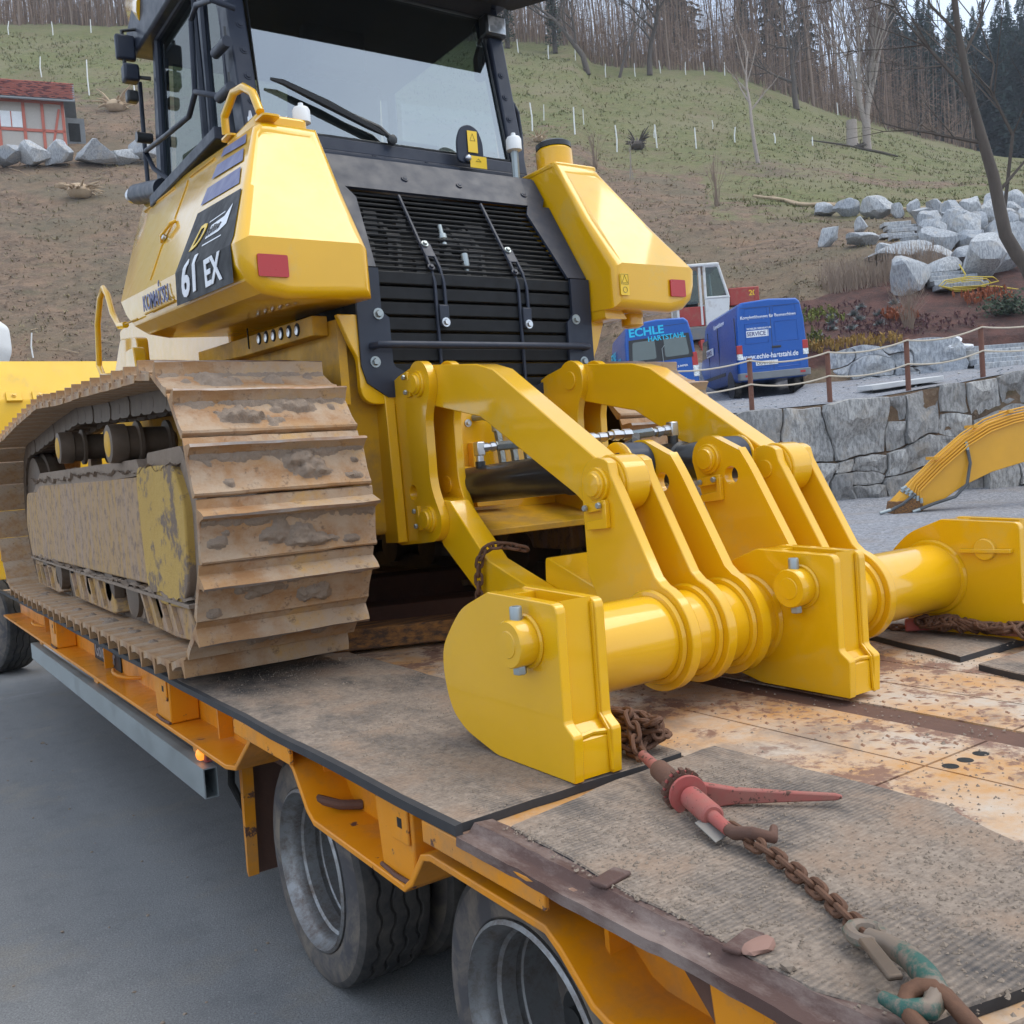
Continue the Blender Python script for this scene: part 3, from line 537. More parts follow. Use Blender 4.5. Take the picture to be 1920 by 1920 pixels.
for i, (x, y, s, lb) in enumerate(((-1.235, .845, .012, 'small brown clod right behind the flat reddish stone'), (-.93, 1.93, .012, 'small brown clod on the mat left of the near ripper socket tip'))): thing('earth_clod', rock((x, y, .874), (s, s, s * .7), 60 + i, 1, 3), 'dirtlump', (x, y, .87), lb, 'clod')

# near tie-down: chain heap, ratchet load binder, chain, green hook
CH = root('tie_down_chain', (-.75, 1.7, .872), 'rusty chain heaped behind the near ripper socket', 'chain')
rnd = random.Random(3); pts = []
for i in range(13):
    a = i * 1.9; pts.append((-.735 + .06 * math.cos(a) * (1 - .03 * i), 1.70 + .085 * math.sin(a), .880 + .006 * i + .014 * math.sin(i * 2.3)))
sp = []
for i in range(len(pts) - 1):
    for k in range(4): sp.append(Vector(pts[i]).lerp(Vector(pts[i + 1]), k / 4) + Vector((rnd.uniform(-.012, .012), rnd.uniform(-.012, .012), rnd.uniform(0, .012))))
chain(CH, [(-.62, 2.1, .885), (-.66, 1.95, .89), (-.69, 1.84, .90)] + sp + [(-.80, 1.62, .893), (-.825, 1.57, .90)], .046, .023, .0058, 4, jitter=.6)
BN = root('load_binder', (-.93, 1.36, .87), 'red ratchet load binder with long handle lying on the torn rubber mat', 'load binder')
def P(t, z=.905): # along the binder axis, from chain heap to chain
    a = Vector((-.835, 1.555, z)); b = Vector((-.985, 1.185, z - .01)); return a.lerp(b, t)
ax = (P(1) - P(0)).normalized(); sd_ = Vector((-ax.y, ax.x, 0))
part('eye_rod', G().tube([P(-.06), P(.25)], [.011, .013], 12), 'redpaint', BN)
part('eye_rod', G().tube([P(.8), P(1.02)], [.013, .011], 12), 'redpaint', BN)
part('barrel', G().lathe([(.014, 0), (.021, .004), (.021, .115), (.019, .12)], P(.18), ax, 24), 'rust', BN, label='rusty brown tube of the binder')
part('barrel', G().lathe([(.017, 0), (.022, .004), (.022, .10), (.018, .104)], P(.60), ax, 24), 'redpaint', BN)
gw = G(); 
for i in range(16):
    a = 2 * math.pi * i / 16; u = sd_ * math.cos(a) + Vector((0, 0, 1)) * math.sin(a); c = P(.5) + u * .036; gw.obox(c, ax * .008, u * .006, u.cross(ax) * .004)
gw.lathe([(.034, -.008), (.034, .008)], P(.5), ax, 28)
part('ratchet_gear', gw, 'rust', BN)
for s in (-.016, .016): part('ratchet_cheek', G().lathe([(.024, -.004), (.038, -.004), (.038, .004), (.024, .004)], P(.53) + ax * s, ax, 28), 'redpaint', BN, bevel=.001)
h0 = P(.53) + Vector((.03, -.008, -.012)); h1 = Vector((-.708, 1.155, .887)); hd = (h1 - h0).normalized(); hu = Vector((0, 0, 1)); hn = hd.cross(hu).normalized()
g = G(); rings = []
for t, w, th in ((0, .032, .010), (.12, .026, .010), (.25, .019, .009), (.6, .013, .007), (.95, .008, .006), (1, .004, .004)):
    c = h0.lerp(h1, t); rings.append([c + hu * w * .8 + hn * th, c + hu * w * .8 - hn * th, c - hu * w * .8 - hn * th, c - hu * w * .8 + hn * th])
hnd = part('handle', g.loft(rings), 'redpaint', BN, bevel=.003, label='long tapered red handle')
part('pivot_bolt', G().bolt(h0.lerp(h1, .16) + hn * -.011, -hn, .009, .01), 'rust', hnd)
part('hook', G().tube([P(1.0), P(1.06) + sd_ * .004, P(1.14) + sd_ * .022 + Vector((0, 0, .01)), P(1.16) + sd_ * .055, P(1.07) + sd_ * .075], [.011, .012, .011, .010, .007], 10), 'rust', BN)
TG = thing('metal_tag', G().obox((-.985, 1.222, .884), (.020, .004, 0), (-.012, -.037, -.004), (0, 0, .0012)), 'tag', (-.985, 1.222, .884), 'small grey metal tag hanging from the load binder hook', 'tag', bevel=.001)
part('tag_hole', G().lathe([(.006, 0), (.006, .0004)], (-.976, 1.25, .8872), (0, 0, 1), 12), 'dark', TG)
C2 = root('tie_down_chain', (-1.07, .95, .87), 'taut rusty chain running from the red load binder to the green hook', 'chain')
chain(C2, [(-.975, 1.19, .893), (-1.0, 1.06, .884), (-1.05, .93, .882), (-1.10, .83, .882), (-1.118, .795, .886)], .042, .0195, .0052, 6)
HK = root('chain_hook', (-1.15, .72, .87), 'worn green chain hook with latch at the lower right', 'hook')
hp = [(-1.125, .80, .892), (-1.128, .765, .894), (-1.14, .73, .896), (-1.165, .69, .897), (-1.19, .66, .896), (-1.218, .652, .893), (-1.236, .675, .891), (-1.232, .705, .890)]
part('hook_body', G().tube(hp, [.012, .014, .0155, .0165, .016, .013, .011, .008], 12), 'greenhook', HK)
part('hook_eye', G().tube(link_pts((-1.121, .805, .892), (.1, .3, 0), (1, -.3, 0), .05, .04), .010, 9, closed=True), 'greenhook', HK)
part('latch', G().obox((-1.178, .745, .903), (.009, -.005, 0), (-.026, -.040, 0), (0, 0, .004)), 'roller', HK, bevel=.003, label='pressed grey steel latch')
C3 = root('tie_down_chain', (-1.22, .62, .85), 'single large rusty link through the green hook', 'chain')
part('chain_link', G().tube(link_pts((-1.222, .63, .884), (-.3, -1, -.35), (1, -.3, .3), .11, .05), .0105, 10, closed=True), 'chain', C3)
# chain round the lower arm, and the heap on the far side
C4 = root('tie_down_chain', (-.42, 2.83, 1.2), 'short rusty chain hanging round the near lower ripper arm', 'chain')
chain(C4, [(-.29, 2.735, 1.262), (-.335, 2.77, 1.278), (-.385, 2.80, 1.285), (-.418, 2.825, 1.262), (-.424, 2.84, 1.21), (-.424, 2.85, 1.13), (-.42, 2.855, 1.05)], .044, .023, .0056, 9)
C5 = root('tie_down_chain', (.8, 1.8, .877), 'tangled heap of rusty chain with red binder on the far rubber mat', 'chain')
rnd = random.Random(13); pts = [Vector((.745, 2.12, .885)), Vector((.79, 2.05, .888)), Vector((.80, 1.98, .89))]
for i in range(70):
    t = i / 69; pts.append(Vector((.80 + .035 * math.sin(i * 1.7) + .01 * t, 1.97 - .33 * t + .03 * math.cos(i * 1.7), .895 + .026 * abs(math.sin(i * .9)) + rnd.uniform(0, .01))))
chain(C5, pts + [Vector((.83, 1.6, .89)), Vector((.88, 1.5, .885))], .046, .024, .006, 15, jitter=.7)
part('binder_sleeve', G().obox((.815, 1.955, .905), (.035, -.06, .006), (.018, .012, 0), (0, 0, .02)), 'redpaint', C5, bevel=.006, label='red binder sleeve')
part('binder_rod', G().tube([(.80, 1.70, .905), (.86, 1.52, .90)], .012, 10), 'redpaint', C5)
# ---------------------------------------------------------------- bulldozer: undercarriage
BD = root('bulldozer', (0, 5.5, .8705), 'yellow crawler bulldozer with muddy tracks and rear ripper standing on the trailer', 'bulldozer')
def track_path():
    rc, rr = (3.53, 1.45), .50; fc, fr = (7.72, 1.47), .51; P = []
    P += [(y, .945) for y in np.linspace(7.3, 3.75, 60)]
    P += arc(rc, rr, 262, 95, 40)
    top = [(3.55, 1.952), (4.0, 1.972), (4.62, 2.004), (5.2, 2.024), (5.86, 2.066), (6.5, 2.045), (7.2, 2.005), (7.6, 1.985)]
    for a, b in zip(top, top[1:]): P += [(a[0] + (b[0] - a[0]) * k / 8, a[1] + (b[1] - a[1]) * k / 8) for k in range(8)]
    P += arc(fc, fr, 88, -90, 40)
    return [Vector((0, y, z)) for y, z in P]
SH = .30
def shoe_geo(seed):
    rnd = random.Random(seed); g = G(); p = .203
    # outline in (t, n): t along travel, n outward; leading edge carries the grouser, trailing lip laps the next
    prof = [(-.128, -.004), (-.126, .003), (-.097, .006), (-.090, .045), (-.083, .066), (-.074, .066), (-.069, .045), (-.056, .021), (.02, .017), (.055, .022), (.066, .027), (.073, .022), (.074, .004), (.068, -.006), (-.07, -.006)]
    N = 9; rings = []
    for i in range(N + 1):
        x = -SH + 2 * SH * i / N
        rings.append([(x, t + (rnd.uniform(-.0015, .0015)), n + (rnd.uniform(-.003, .002) if 2 < j < 7 else 0)) for j, (t, n) in enumerate(prof)])
    g.loft(rings); m = len(prof)
    for i in range(N):                            # polished tip gets its own material
        for j in (4,): g.mi[i * m + j] = 1
    return g
def clod(g, f, x0, x1, y0, y1, nx, ny, hfun, dr=.0015):
    """crust of earth: a bumpy sheet that only exists where its height is above nothing"""
    H = [[hfun(x0 + (x1 - x0) * i / nx, y0 + (y1 - y0) * j / ny) for i in range(nx + 1)] for j in range(ny + 1)]; idx = {}; vs = []; fs = []
    def vid(i, j):
        if (i, j) not in idx: idx[(i, j)] = len(vs); vs.append(f(x0 + (x1 - x0) * i / nx, y0 + (y1 - y0) * j / ny, max(-dr, H[j][i])))
        return idx[(i, j)]
    for j in range(ny):
        for i in range(nx):
            if max(H[j][i], H[j][i + 1], H[j + 1][i], H[j + 1][i + 1]) > 0: fs.append((vid(i, j), vid(i + 1, j), vid(i + 1, j + 1), vid(i, j + 1)))
    g.add(vs, fs)
def nz3(x, y, s, o): return noise.noise(Vector((x * s, y * s, o)))
def mud_geo(seed):
    rnd = random.Random(seed); g = G(); sp = [(rnd.choice((-.10, -.06, .05, .09, .12)) + rnd.uniform(-.03, .03), rnd.uniform(-.04, .035), rnd.uniform(.04, .085), rnd.uniform(.022, .042), rnd.uniform(.013, .026)) for _ in range(rnd.choice((2, 3, 3)))] + [(rnd.uniform(-.27, .27), rnd.uniform(-.04, .05), rnd.uniform(.012, .03), rnd.uniform(.008, .02), .009) for _ in range(5)]
    def h(x, t):
        v = -.004
        for cx, ct, rx, rt, hh in sp:
            d = math.hypot((x - cx) / rx, (t - ct) / rt); d += .55 * nz3(x, t, 28, seed) + .3 * nz3(x, t, 75, seed)
            v = max(v, hh * min(1, (1 - d) * 2.2) * (1 + .5 * nz3(x, t, 60, seed + 3)))
        e = (t + .056) / .022 + .9 * nz3(x, t, 16, seed + 7) + .5 * nz3(x, t, 60, seed) + .35
        v = max(v, .011 * min(1, (1 - e) * 1.5) * (1 + .5 * nz3(x, t, 80, seed)))
        return v
    clod(g, lambda x, t, q: (x, t, .0185 + max(0, t - .02) * .12 + q), -.295, .295, -.064, .068, 78, 20, h)
    return g
def link_geo():
    g = G()
    for s in (-1, 1):
        g.px([(-.115, -.012), (-.09, -.004), (.09, -.004), (.115, -.03), (.105, -.085), (.06, -.098), (-.06, -.098), (-.105, -.085)], s * .085 - .014, s * .085 + .014)
    g.cyl((-.10, -.1, -.05), (.10, -.1, -.05), .026, n=10); g.cyl((-.072, -.1, -.05), (.072, -.1, -.05), .034, n=10)
    return g
shoe_me = [mesh('track_shoe', shoe_geo(i), ['track', 'grouser'], smooth=30) for i in range(4)]
mud_me = [mesh('mud_clump', mud_geo(40 + i), 'mud', smooth=60) for i in range(9)]
link_me = mesh('link_pair', link_geo(), 'roller')
def loose(name, me, parent, mtx):
    o = bpy.data.objects.new(name, me); COL.objects.link(o); o.parent = parent; LOC[o] = LOC[parent]
    o.matrix_basis = Matrix.Translation(-LOC[parent]) @ mtx; return o
def undercarriage(cx, lab, out):
    s = out
    fr = part('track_frame', G().px(rounded([(3.7, 1.12), (3.75, 1.60), (4.3, 1.70), (6.9, 1.70), (7.6, 1.55), (7.6, 1.30), (7.0, 1.13)], .04), cx - s * .13, cx + s * .10), 'guard', BD, bevel=.01, label=lab)
    path = track_path(); path.append(path[0]); seg = [0]
    for a, b in zip(path, path[1:]): seg.append(seg[-1] + (b - a).length)
    tot = seg[-1]; n = round(tot / .203); st = tot / n; rnd = random.Random(cx)
    def at(d):
        d %= tot
        for i in range(len(seg) - 1):
            if seg[i + 1] >= d: return path[i].lerp(path[i + 1], (d - seg[i]) / max(1e-9, seg[i + 1] - seg[i]))
    for i in range(n):
        d = (i + .19) * st; p = at(d); t = (at(d + .1) - at(d - .1)).normalized(); t = -t; nn = Vector((0, -t.z, t.y))
        c = Vector((0, 5.6, 1.46))
        if (p - c).dot(nn) < 0: nn = -nn
        mt = Matrix(((1, 0, 0, cx + rnd.uniform(-.003, .003)), (0, t.y, nn.y, p.y), (0, t.z, nn.z, p.z), (0, 0, 0, 1)))
        sh = loose('track_shoe', shoe_me[i % 4], fr, mt)
        loose('link_pair', link_me, fr, mt)
        if p.y < 3.9 or p.z > 1.6 or i % 2 == 0:
            q = loose('mud_clump', mud_me[(i * 4 + 1) % 9], fr, mt); q['kind'] = 'stuff'
    # sprocket, idler, rollers
    sp = G(); sp.lathe([(.36, -.05), (.36, .05)], (cx, 3.53, 1.45), (1, 0, 0), 40)
    for i in range(24): a = 2 * math.pi * i / 24; sp.obox((cx, 3.53 + .375 * math.cos(a), 1.45 + .375 * math.sin(a)), (.035, 0, 0), (0, .03 * math.cos(a), .03 * math.sin(a)), (0, -.022 * math.sin(a), .022 * math.cos(a)))
    part('sprocket', sp, 'roller', fr)
    part('idler', G().lathe([(.30, -.09), (.40, -.085), (.40, -.03), (.43, -.025), (.43, .025), (.40, .03), (.40, .085), (.30, .09)], (cx, 7.72, 1.47), (1, 0, 0), 40), 'roller', fr)
    for y, z in ((4.585, 1.785), (5.85, 1.84)):
        g = G().lathe([(.05, .01), (.060, 0), (.085, .004), (.088, .02), (.088, .075), (.078, .08), (.078, .12), (.098, .125), (.098, .14), (.07, .145), (.07, .25), (.098, .255), (.098, .27), (.07, .275), (.04, .30)], (cx + s * .215, y, z), (-s, 0, 0), 28)
        cr = part('carrier_roller', g, 'roller', fr); part('roller_cap', G().lathe([(.0, -.001), (.05, 0), (.064, .006), (.068, .014)], (cx + s * .2185, y, z), (-s, 0, 0), 28), 'hull', cr)
        part('roller_stand', G().box(cx - .03, cx + .03, y + .10, y + .19, 1.60, z), 'guard', fr)
    for y in np.linspace(4.15, 7.1, 7):
        part('track_roller', G().lathe([(.07, -.16), (.11, -.155), (.115, -.11), (.095, -.105), (.095, .105), (.115, .11), (.11, .155), (.07, .16)], (cx, y, 1.10), (1, 0, 0), 24), 'roller', fr)
    xo = cx + s * .165; xi = cx + s * .11
    gp = G().px(rounded([(4.24, 1.165), (4.30, 1.625), (6.95, 1.66), (7.22, 1.60), (7.55, 1.22), (7.45, 1.175)], .05), min(xo, xi), max(xo, xi))
    part('guard_plate', gp, 'guard', fr, bevel=.008, label='mud streaked guard plate')
    part('guard_top', G().px([(4.24, 1.63), (4.3, 1.70), (6.9, 1.735), (7.25, 1.62)], cx - .10, xo + s * -.001 if s > 0 else cx + .10) if s > 0 else G().px([(4.24, 1.63), (4.3, 1.70), (6.9, 1.735), (7.25, 1.62)], xo + .001, cx + .1), 'mud', fr, label='caked mud along the top of the guard')
    cv = [(3.63, 1.20), (3.60, 1.50), (3.72, 1.655), (4.27, 1.665), (4.285, 1.55), (4.26, 1.16), (4.05, 1.10), (3.75, 1.105)]
    part('sprocket_cover', G().px(rounded(cv, .05), min(xo + s * .012, xi), max(xo + s * .012, xi)), 'flaky', fr, bevel=.008, label='yellow cover plate with mud flaking off')
    part('cover_rim', G().px([(y, z) for y, z in rounded([(3.56, 1.10), (3.52, 1.50), (3.68, 1.72), (4.2, 1.72), (4.2, 1.6), (3.75, 1.6), (3.66, 1.48), (3.70, 1.13)], .03)], min(xo - s * .02, xi), max(xo - s * .02, xi)), 'mud', fr)
    part('guard_lower_lip', G().px([(3.62, 1.115), (7.5, 1.165), (7.5, 1.178), (3.62, 1.13)], min(xo + s * .02, xi), max(xo + s * .02, xi)), 'mud', fr)
    for y0, y1 in ((3.62, 4.42), (4.98, 6.08), (6.55, 7.4)):   # roller guards with sloped ends and ribs
        rg = part('roller_guard', G().px([(y0 + .12, 1.125), (y0, .985), (y0 + .30 if y0 < 4 else y0 + .08, .972), (y1 - .05, .985), (y1 + .10, 1.15)], min(xo - s * .005, xi - s * .05), max(xo - s * .005, xi - s * .05)), 'guard', fr, bevel=.008)
        for q in range(4):
            yy = y0 + .2 + (y1 - y0 - .35) * q / 3; part('guard_rib', G().px([(yy, 1.0), (yy + .03, 1.0), (yy + .13, 1.125), (yy + .10, 1.125)], min(xo + s * .012, xo - s * .004), max(xo + s * .012, xo - s * .004)), 'guard', rg)
    part('end_casting', G().px(rounded([(4.52, .99), (4.60, 1.13), (4.88, 1.13), (4.82, .99)], .03), min(xo - s * .03, xi), max(xo - s * .03, xi)), 'mud', fr)
    g = G()
    clod(g, lambda x, y, q: (x, y, 1.635 + .028 * (y - 4.2) / 3 + .35 * abs(xo - x) + q), min(xo + s * .015, xo - s * .15), max(xo + s * .015, xo - s * .15), 3.7, 7.2, 10, 150, lambda x, y: .018 + .03 * nz3(x, y, 7, 1) + .022 * nz3(x, y, 22, 2))
    clod(g, lambda x, y, q: (x, y, 1.125 + .0122 * (y - 3.62) + q), min(xo - s * .02, xo + s * .022), max(xo - s * .02, xo + s * .022), 3.65, 7.4, 6, 150, lambda x, y: .012 + .03 * nz3(x, y, 9, 5) + .015 * nz3(x, y, 30, 2))
    xa, xb = sorted((cx + s * .15, cx + s * .285)); clod(g, lambda x, y, q: (x, y, .942 + q), xa, xb, 3.75, 7.2, 12, 190, lambda x, y: .004 + .03 * nz3(x, y, 8, 9) + .02 * nz3(x, y, 26, 4) - .02 * abs(x - (xa + xb) / 2) / .07)
    part('mud_heap', g, 'mud', fr, kind='stuff', smooth=60)
    if s > 0: fr.location.y = .05
    part('front_bogie', G().px(rounded([(7.0, 1.2), (7.1, 1.62), (7.6, 1.62), (7.75, 1.4), (7.6, 1.15)], .05), cx - .16, cx + .16), 'guard', fr, bevel=.01)
undercarriage(-1.02, 'left track frame nearest the camera', -1)
undercarriage(.82, 'right track frame on the far side', 1)
# ---------------------------------------------------------------- bulldozer: hull, tanks, grille, cab, blade
# main case between the tracks and the rear plate
g = G().px(rounded([(3.42, 1.32), (3.42, 2.10), (3.6, 2.16), (7.6, 2.16), (7.6, 1.32)], .03), -.60, .60)
part('hull', g, 'hull', BD, bevel=.012, label='dusty yellow main case between the tracks')
rp = rounded([(-.645, 2.165), (-.60, 2.05), (-.572, 2.0), (-.572, 1.825), (.572, 1.825), (.572, 2.0), (.60, 2.05), (.645, 2.165), (.475, 2.165), (.475, 1.875), (-.475, 1.875), (-.475, 2.165)], [0, .05, .03, .07, .07, .03, .05, 0, 0, 0, 0, 0], 6)
part('rear_plate', G().py(rp, 3.345, 3.375), 'yellow', BD, bevel=.004)
part('side_cheek', G().px([(3.376, 1.83), (3.376, 2.15), (3.6, 2.16), (4.9, 2.16), (4.9, 1.95), (4.2, 1.88), (3.6, 1.83)], -.636, -.602), 'hull', BD)
part('tank_ledge', G().px([(3.45, 2.10), (3.45, 2.175), (4.25, 2.21), (4.9, 2.24), (4.9, 2.17), (4.25, 2.13)], -.70, -.637), 'hull', BD, bevel=.004)
for i in range(6):                                             # row of socket holes with bolts below the near tank
    y = 3.60 + i * .085; hb = part('bolt_recess', G().lathe([(.026, 0), (.026, .002)], (-.7001, y, 2.145 + i * .006), (-1, 0, 0), 16), 'dark', BD)
    part('recessed_bolt', G().lathe([(.017, .0025), (.017, .006), (.0, .008)], (-.7001, y, 2.142 + i * .006), (-1, 0, 0), 12), 'silver', hb)
hx = G()
for i in range(7): hx.lathe([(.02, -.02), (.02, .02)], (-.72, 4.62 + i * .07, 2.11 - (i % 2) * .05), (1, 0, .2), 10); hx.cyl((-.66, 4.62 + i * .07, 2.17), (-.72, 4.62 + i * .07, 2.08), .012, n=8)
part('valve_block', hx, 'darkpump', BD, label='dark valves under the near tank')
part('slot_shade_strip', G().box(-.705, -.7005, 4.15, 4.157, 2.15, 2.24), 'dark', BD)  # dark strip standing in for the shade of a thin slot
part('front_shelf', G().box(-.95, -.35, 4.9, 6.4, 2.02, 2.10), 'hull', BD, bevel=.01)
part('front_frame', G().px(rounded([(5.0, 2.16), (5.0, 2.9), (7.4, 2.75), (7.4, 2.16)], .05), -.5, .5), 'yellow', BD, bevel=.02, label='yellow engine hood in front of the cab')
part('arm_pivot', G().lathe([(.07, 0), (.075, .02), (.075, .10), (.05, .12)], (-.70, 5.45, 2.20), (-1, 0, 0), 24), 'hull', BD)
part('push_bracket', G().px(rounded([(5.2, 2.06), (5.2, 2.36), (5.55, 2.40), (5.8, 2.2), (5.8, 2.06)], .04), -.92, -.86), 'yellow', BD, bevel=.006)
part('push_bracket', G().px(rounded([(4.95, 2.08), (5.0, 2.28), (5.15, 2.28), (5.2, 2.08)], .02), -.99, -.93), 'yellow', BD, bevel=.006)
# side tanks (near and far), outline of the rear face lofted to the front
def fold_z(y): return 2.365 + .062 * (y - 3.19)
def top_z(y): return 2.885 + .124 * (y - 3.49)
def skin_x(y, q): return -1.061 + q * (.229 + .05 * (y - 3.5))
def tank(sx):
    # outline points of a cross section, from the bottom inner corner outwards and up; q = 0 at the fold, 1 at the top
    def ring(y0, y1, ins, front):
        pts = []
        for kind, a, b in (('b', .572, .17), ('b', .90, .182), ('b', .985, .165), ('b', 1.035, .125), ('b', 1.056, .07), ('q', 0, 0), ('q', .5, 0), ('q', 1.0, 0), ('t', .812, .016), ('t', .785, .022), ('t', .578, .022), ('i', .5, 0), ('i', 0, 0)):
            if kind == 'b': y = y0 if not front else y0 - .16 * b / .18; x = a; z = fold_z(y) - b
            elif kind == 'q': y = y0 + (y1 - y0) * a; x = -skin_x(y, a); z = fold_z(y) + (top_z(y) - fold_z(y)) * a
            elif kind == 't': y = y1; x = a if not front else a - .09 * (a - .578) / .23; z = top_z(y) + b
            else: y = y0 + (y1 - y0) * a; x = .575; z = fold_z(y) + (top_z(y) - fold_z(y)) * a
            pts.append(Vector((x, y, z)))
        out = []; c = Vector((.80, 0, 2.52 if not front else 2.65))
        for p in pts:
            d = Vector((c.x - p.x, 0, c.z - p.z)); d = Vector((math.copysign(1, d.x) * min(1, abs(d.x) / .2), 0, math.copysign(1, d.z) * min(1, abs(d.z) / .3))); out.append((sx * (p.x + d.x * ins), p.y, p.z + d.z * ins))
        return out
    g = G(); rr = .042; rings = []
    for k in range(7):
        a = R(90) * k / 6; rings.append(ring(3.165 + rr * (1 - math.cos(a)), 3.51 + rr * (1 - math.cos(a)), rr * (1 - math.sin(a)), False))
    last = rings[-1]; fr_ = ring(4.84, 5.53, 0, True) if sx < 0 else [(x, min(y, 4.6), min(z, 2.93)) for x, y, z in ring(4.5, 4.6, 0, True)]
    for q in range(1, 9): rings.append([tuple(Vector(a).lerp(Vector(b), q / 8)) for a, b in zip(last, fr_)])
    if sx < 0: rings.append(ring(4.86, 5.55, .02, True))
    g.loft(rings, cap=False); n = 13; m = len(g.v) - n
    g.f += [(0, 1, 2, 3, 4, 5, 12), (5, 6, 7, 8, 9, 10, 11, 12), tuple(range(m, m + n))]; g.mi += [0, 0, 0]
    return g
TL = part('side_tank', tank(-1), 'yellow', BD, smooth=27, label='near yellow side box with decals and red reflector')
TRR = part('fuel_tank', tank(1), 'yellow', BD, smooth=27, label='far yellow fuel tank with filler cap, warning sticker and red reflector')
# frames on the near tank's sloped side: point by (y, z) on the side skin
SLOPE = .44
def sk(y, z, d=.0):
    """point on the near tank's side skin: sloped above the fold line, upright below; the fold climbs gently forward"""
    f = fold_z(y)
    if z <= f: return Vector((-1.0605 - d, y, z))
    return Vector((skin_x(y, (z - f) / (top_z(y) - f)), y, z)) + Vector((-.914, 0, .405)) * d
def skin_patch(name, outline, mat_, parent, d=.003, label=None):
    # outline in (y,z); cut at the fold so the patch follows the bend
    def clip(poly, up):
        out = []; F = lambda p: (p[1] - fold_z(p[0])) * (1 if up else -1)
        for i in range(len(poly)):
            a, b = poly[i], poly[(i + 1) % len(poly)]; fa, fb = F(a), F(b)
            if fa >= 0: out.append(a)
            if (fa >= 0) != (fb >= 0): t = fa / (fa - fb); out.append((a[0] + (b[0] - a[0]) * t, a[1] + (b[1] - a[1]) * t))
        return out
    g = G(); ys = [p[0] for p in outline]; ya, yb = min(ys), max(ys); n_ = max(1, int((yb - ya) / .06))
    def half(poly, yc, keep):
        out = []; F = lambda p: (p[0] - yc) * keep
        for i in range(len(poly)):
            a, b = poly[i], poly[(i + 1) % len(poly)]; fa, fb = F(a), F(b)
            if fa >= 0: out.append(a)
            if (fa >= 0) != (fb >= 0): t = fa / (fa - fb); out.append((a[0] + (b[0] - a[0]) * t, a[1] + (b[1] - a[1]) * t))
        return out
    for up in (True, False):
        for k_ in range(n_):
            c = clip(half(half(outline, ya + (yb - ya) * k_ / n_, 1), ya + (yb - ya) * (k_ + 1) / n_, -1), up)
            if len(c) > 2: g.add([sk(y, z, d) for y, z in c], [tuple(range(len(c)))])
    return part(name, g, mat_, parent, label=label, smooth=20)
dk = skin_patch('decal_panel', [(3.926, 2.657), (3.36, 2.60), (3.235, 2.40), (3.235, 2.241), (3.918, 2.283), (3.905, 2.407)], 'decal', TL, label='charcoal decal panel with model lettering')
for a in ([(3.907, 2.888), (3.919, 2.929), (3.60, 2.884), (3.555, 2.832)], [(3.924, 2.799), (3.923, 2.86), (3.555, 2.812), (3.495, 2.745)], [(3.929, 2.69), (3.932, 2.764), (3.49, 2.72), (3.42, 2.636)]):
    skin_patch('stripe', a, 'txtblue', TL, .003, 'dark blue stripe')
uy = Vector((SLOPE, 0, 1)); dn = Vector((0, -1, 0))
def skin_text(name, s, size, mat_, par, y, z, d=.005, bold=.0, shear=0, sx=1, rise=0):
    """lettering wrapped onto the side skin: every vertex is dropped on the sheet"""
    ob = text(name, s, size, mat_, par, (0, 0, 0), (0, -1, 0), (0, 0, 1), bold=bold, shear=shear, sx=sx); off = LOC[ob]
    bm = bmesh.new(); bm.from_mesh(ob.data); bmesh.ops.triangulate(bm, faces=bm.faces[:])
    for _ in range(3): bmesh.ops.subdivide_edges(bm, edges=[e for e in bm.edges if e.calc_length() > .016], cuts=1); bmesh.ops.triangulate(bm, faces=bm.faces[:])
    bm.to_mesh(ob.data); bm.free()
    for v in ob.data.vertices:
        c = v.co + off; yy = y + c.y; v.co = sk(yy, z + c.z + rise * (y - yy), d + max(0, -c.x)) - off
    return ob
skin_text('model_lettering', '61', .178, 'txtwhite', dk, 3.83, 2.298, bold=.03, sx=1.25, shear=.10)
skin_text('model_lettering', 'EX', .135, 'txtwhite', dk, 3.535, 2.283, bold=.024, sx=1.16, rise=-.03)
skin_text('model_lettering', 'D', .125, 'txtyel', dk, 3.80, 2.468, bold=.012, sx=1.3, shear=.45)
fl = skin_patch('dealer_sticker', [(3.618, 2.476), (3.46, 2.468), (3.385, 2.478), (3.394, 2.556), (3.449, 2.522), (3.592, 2.524)], 'txtwhite', dk, .0045, label='white flag shaped dealer sticker')
skin_patch('sticker_frame', [(3.625, 2.450), (3.40, 2.437), (3.40, 2.442), (3.622, 2.456)], 'txtwhite', dk, .0045)
skin_patch('sticker_frame', [(3.641, 2.545), (3.461, 2.539), (3.461, 2.544), (3.64, 2.55)], 'txtwhite', dk, .0045)
skin_text('sticker_lettering', 'Schlüter', .042, 'txtdark', fl, 3.606, 2.483, .006, bold=.006, sx=1.08)
skin_text('maker_lettering', 'KOMATSU', .094, 'txtblue', TL, 4.43, 2.350, .003, bold=.012, sx=.94, rise=-.055)
skin_text('maker_lettering', "'", .08, 'txtblue', TL, 4.165, 2.372, .003, bold=.02)
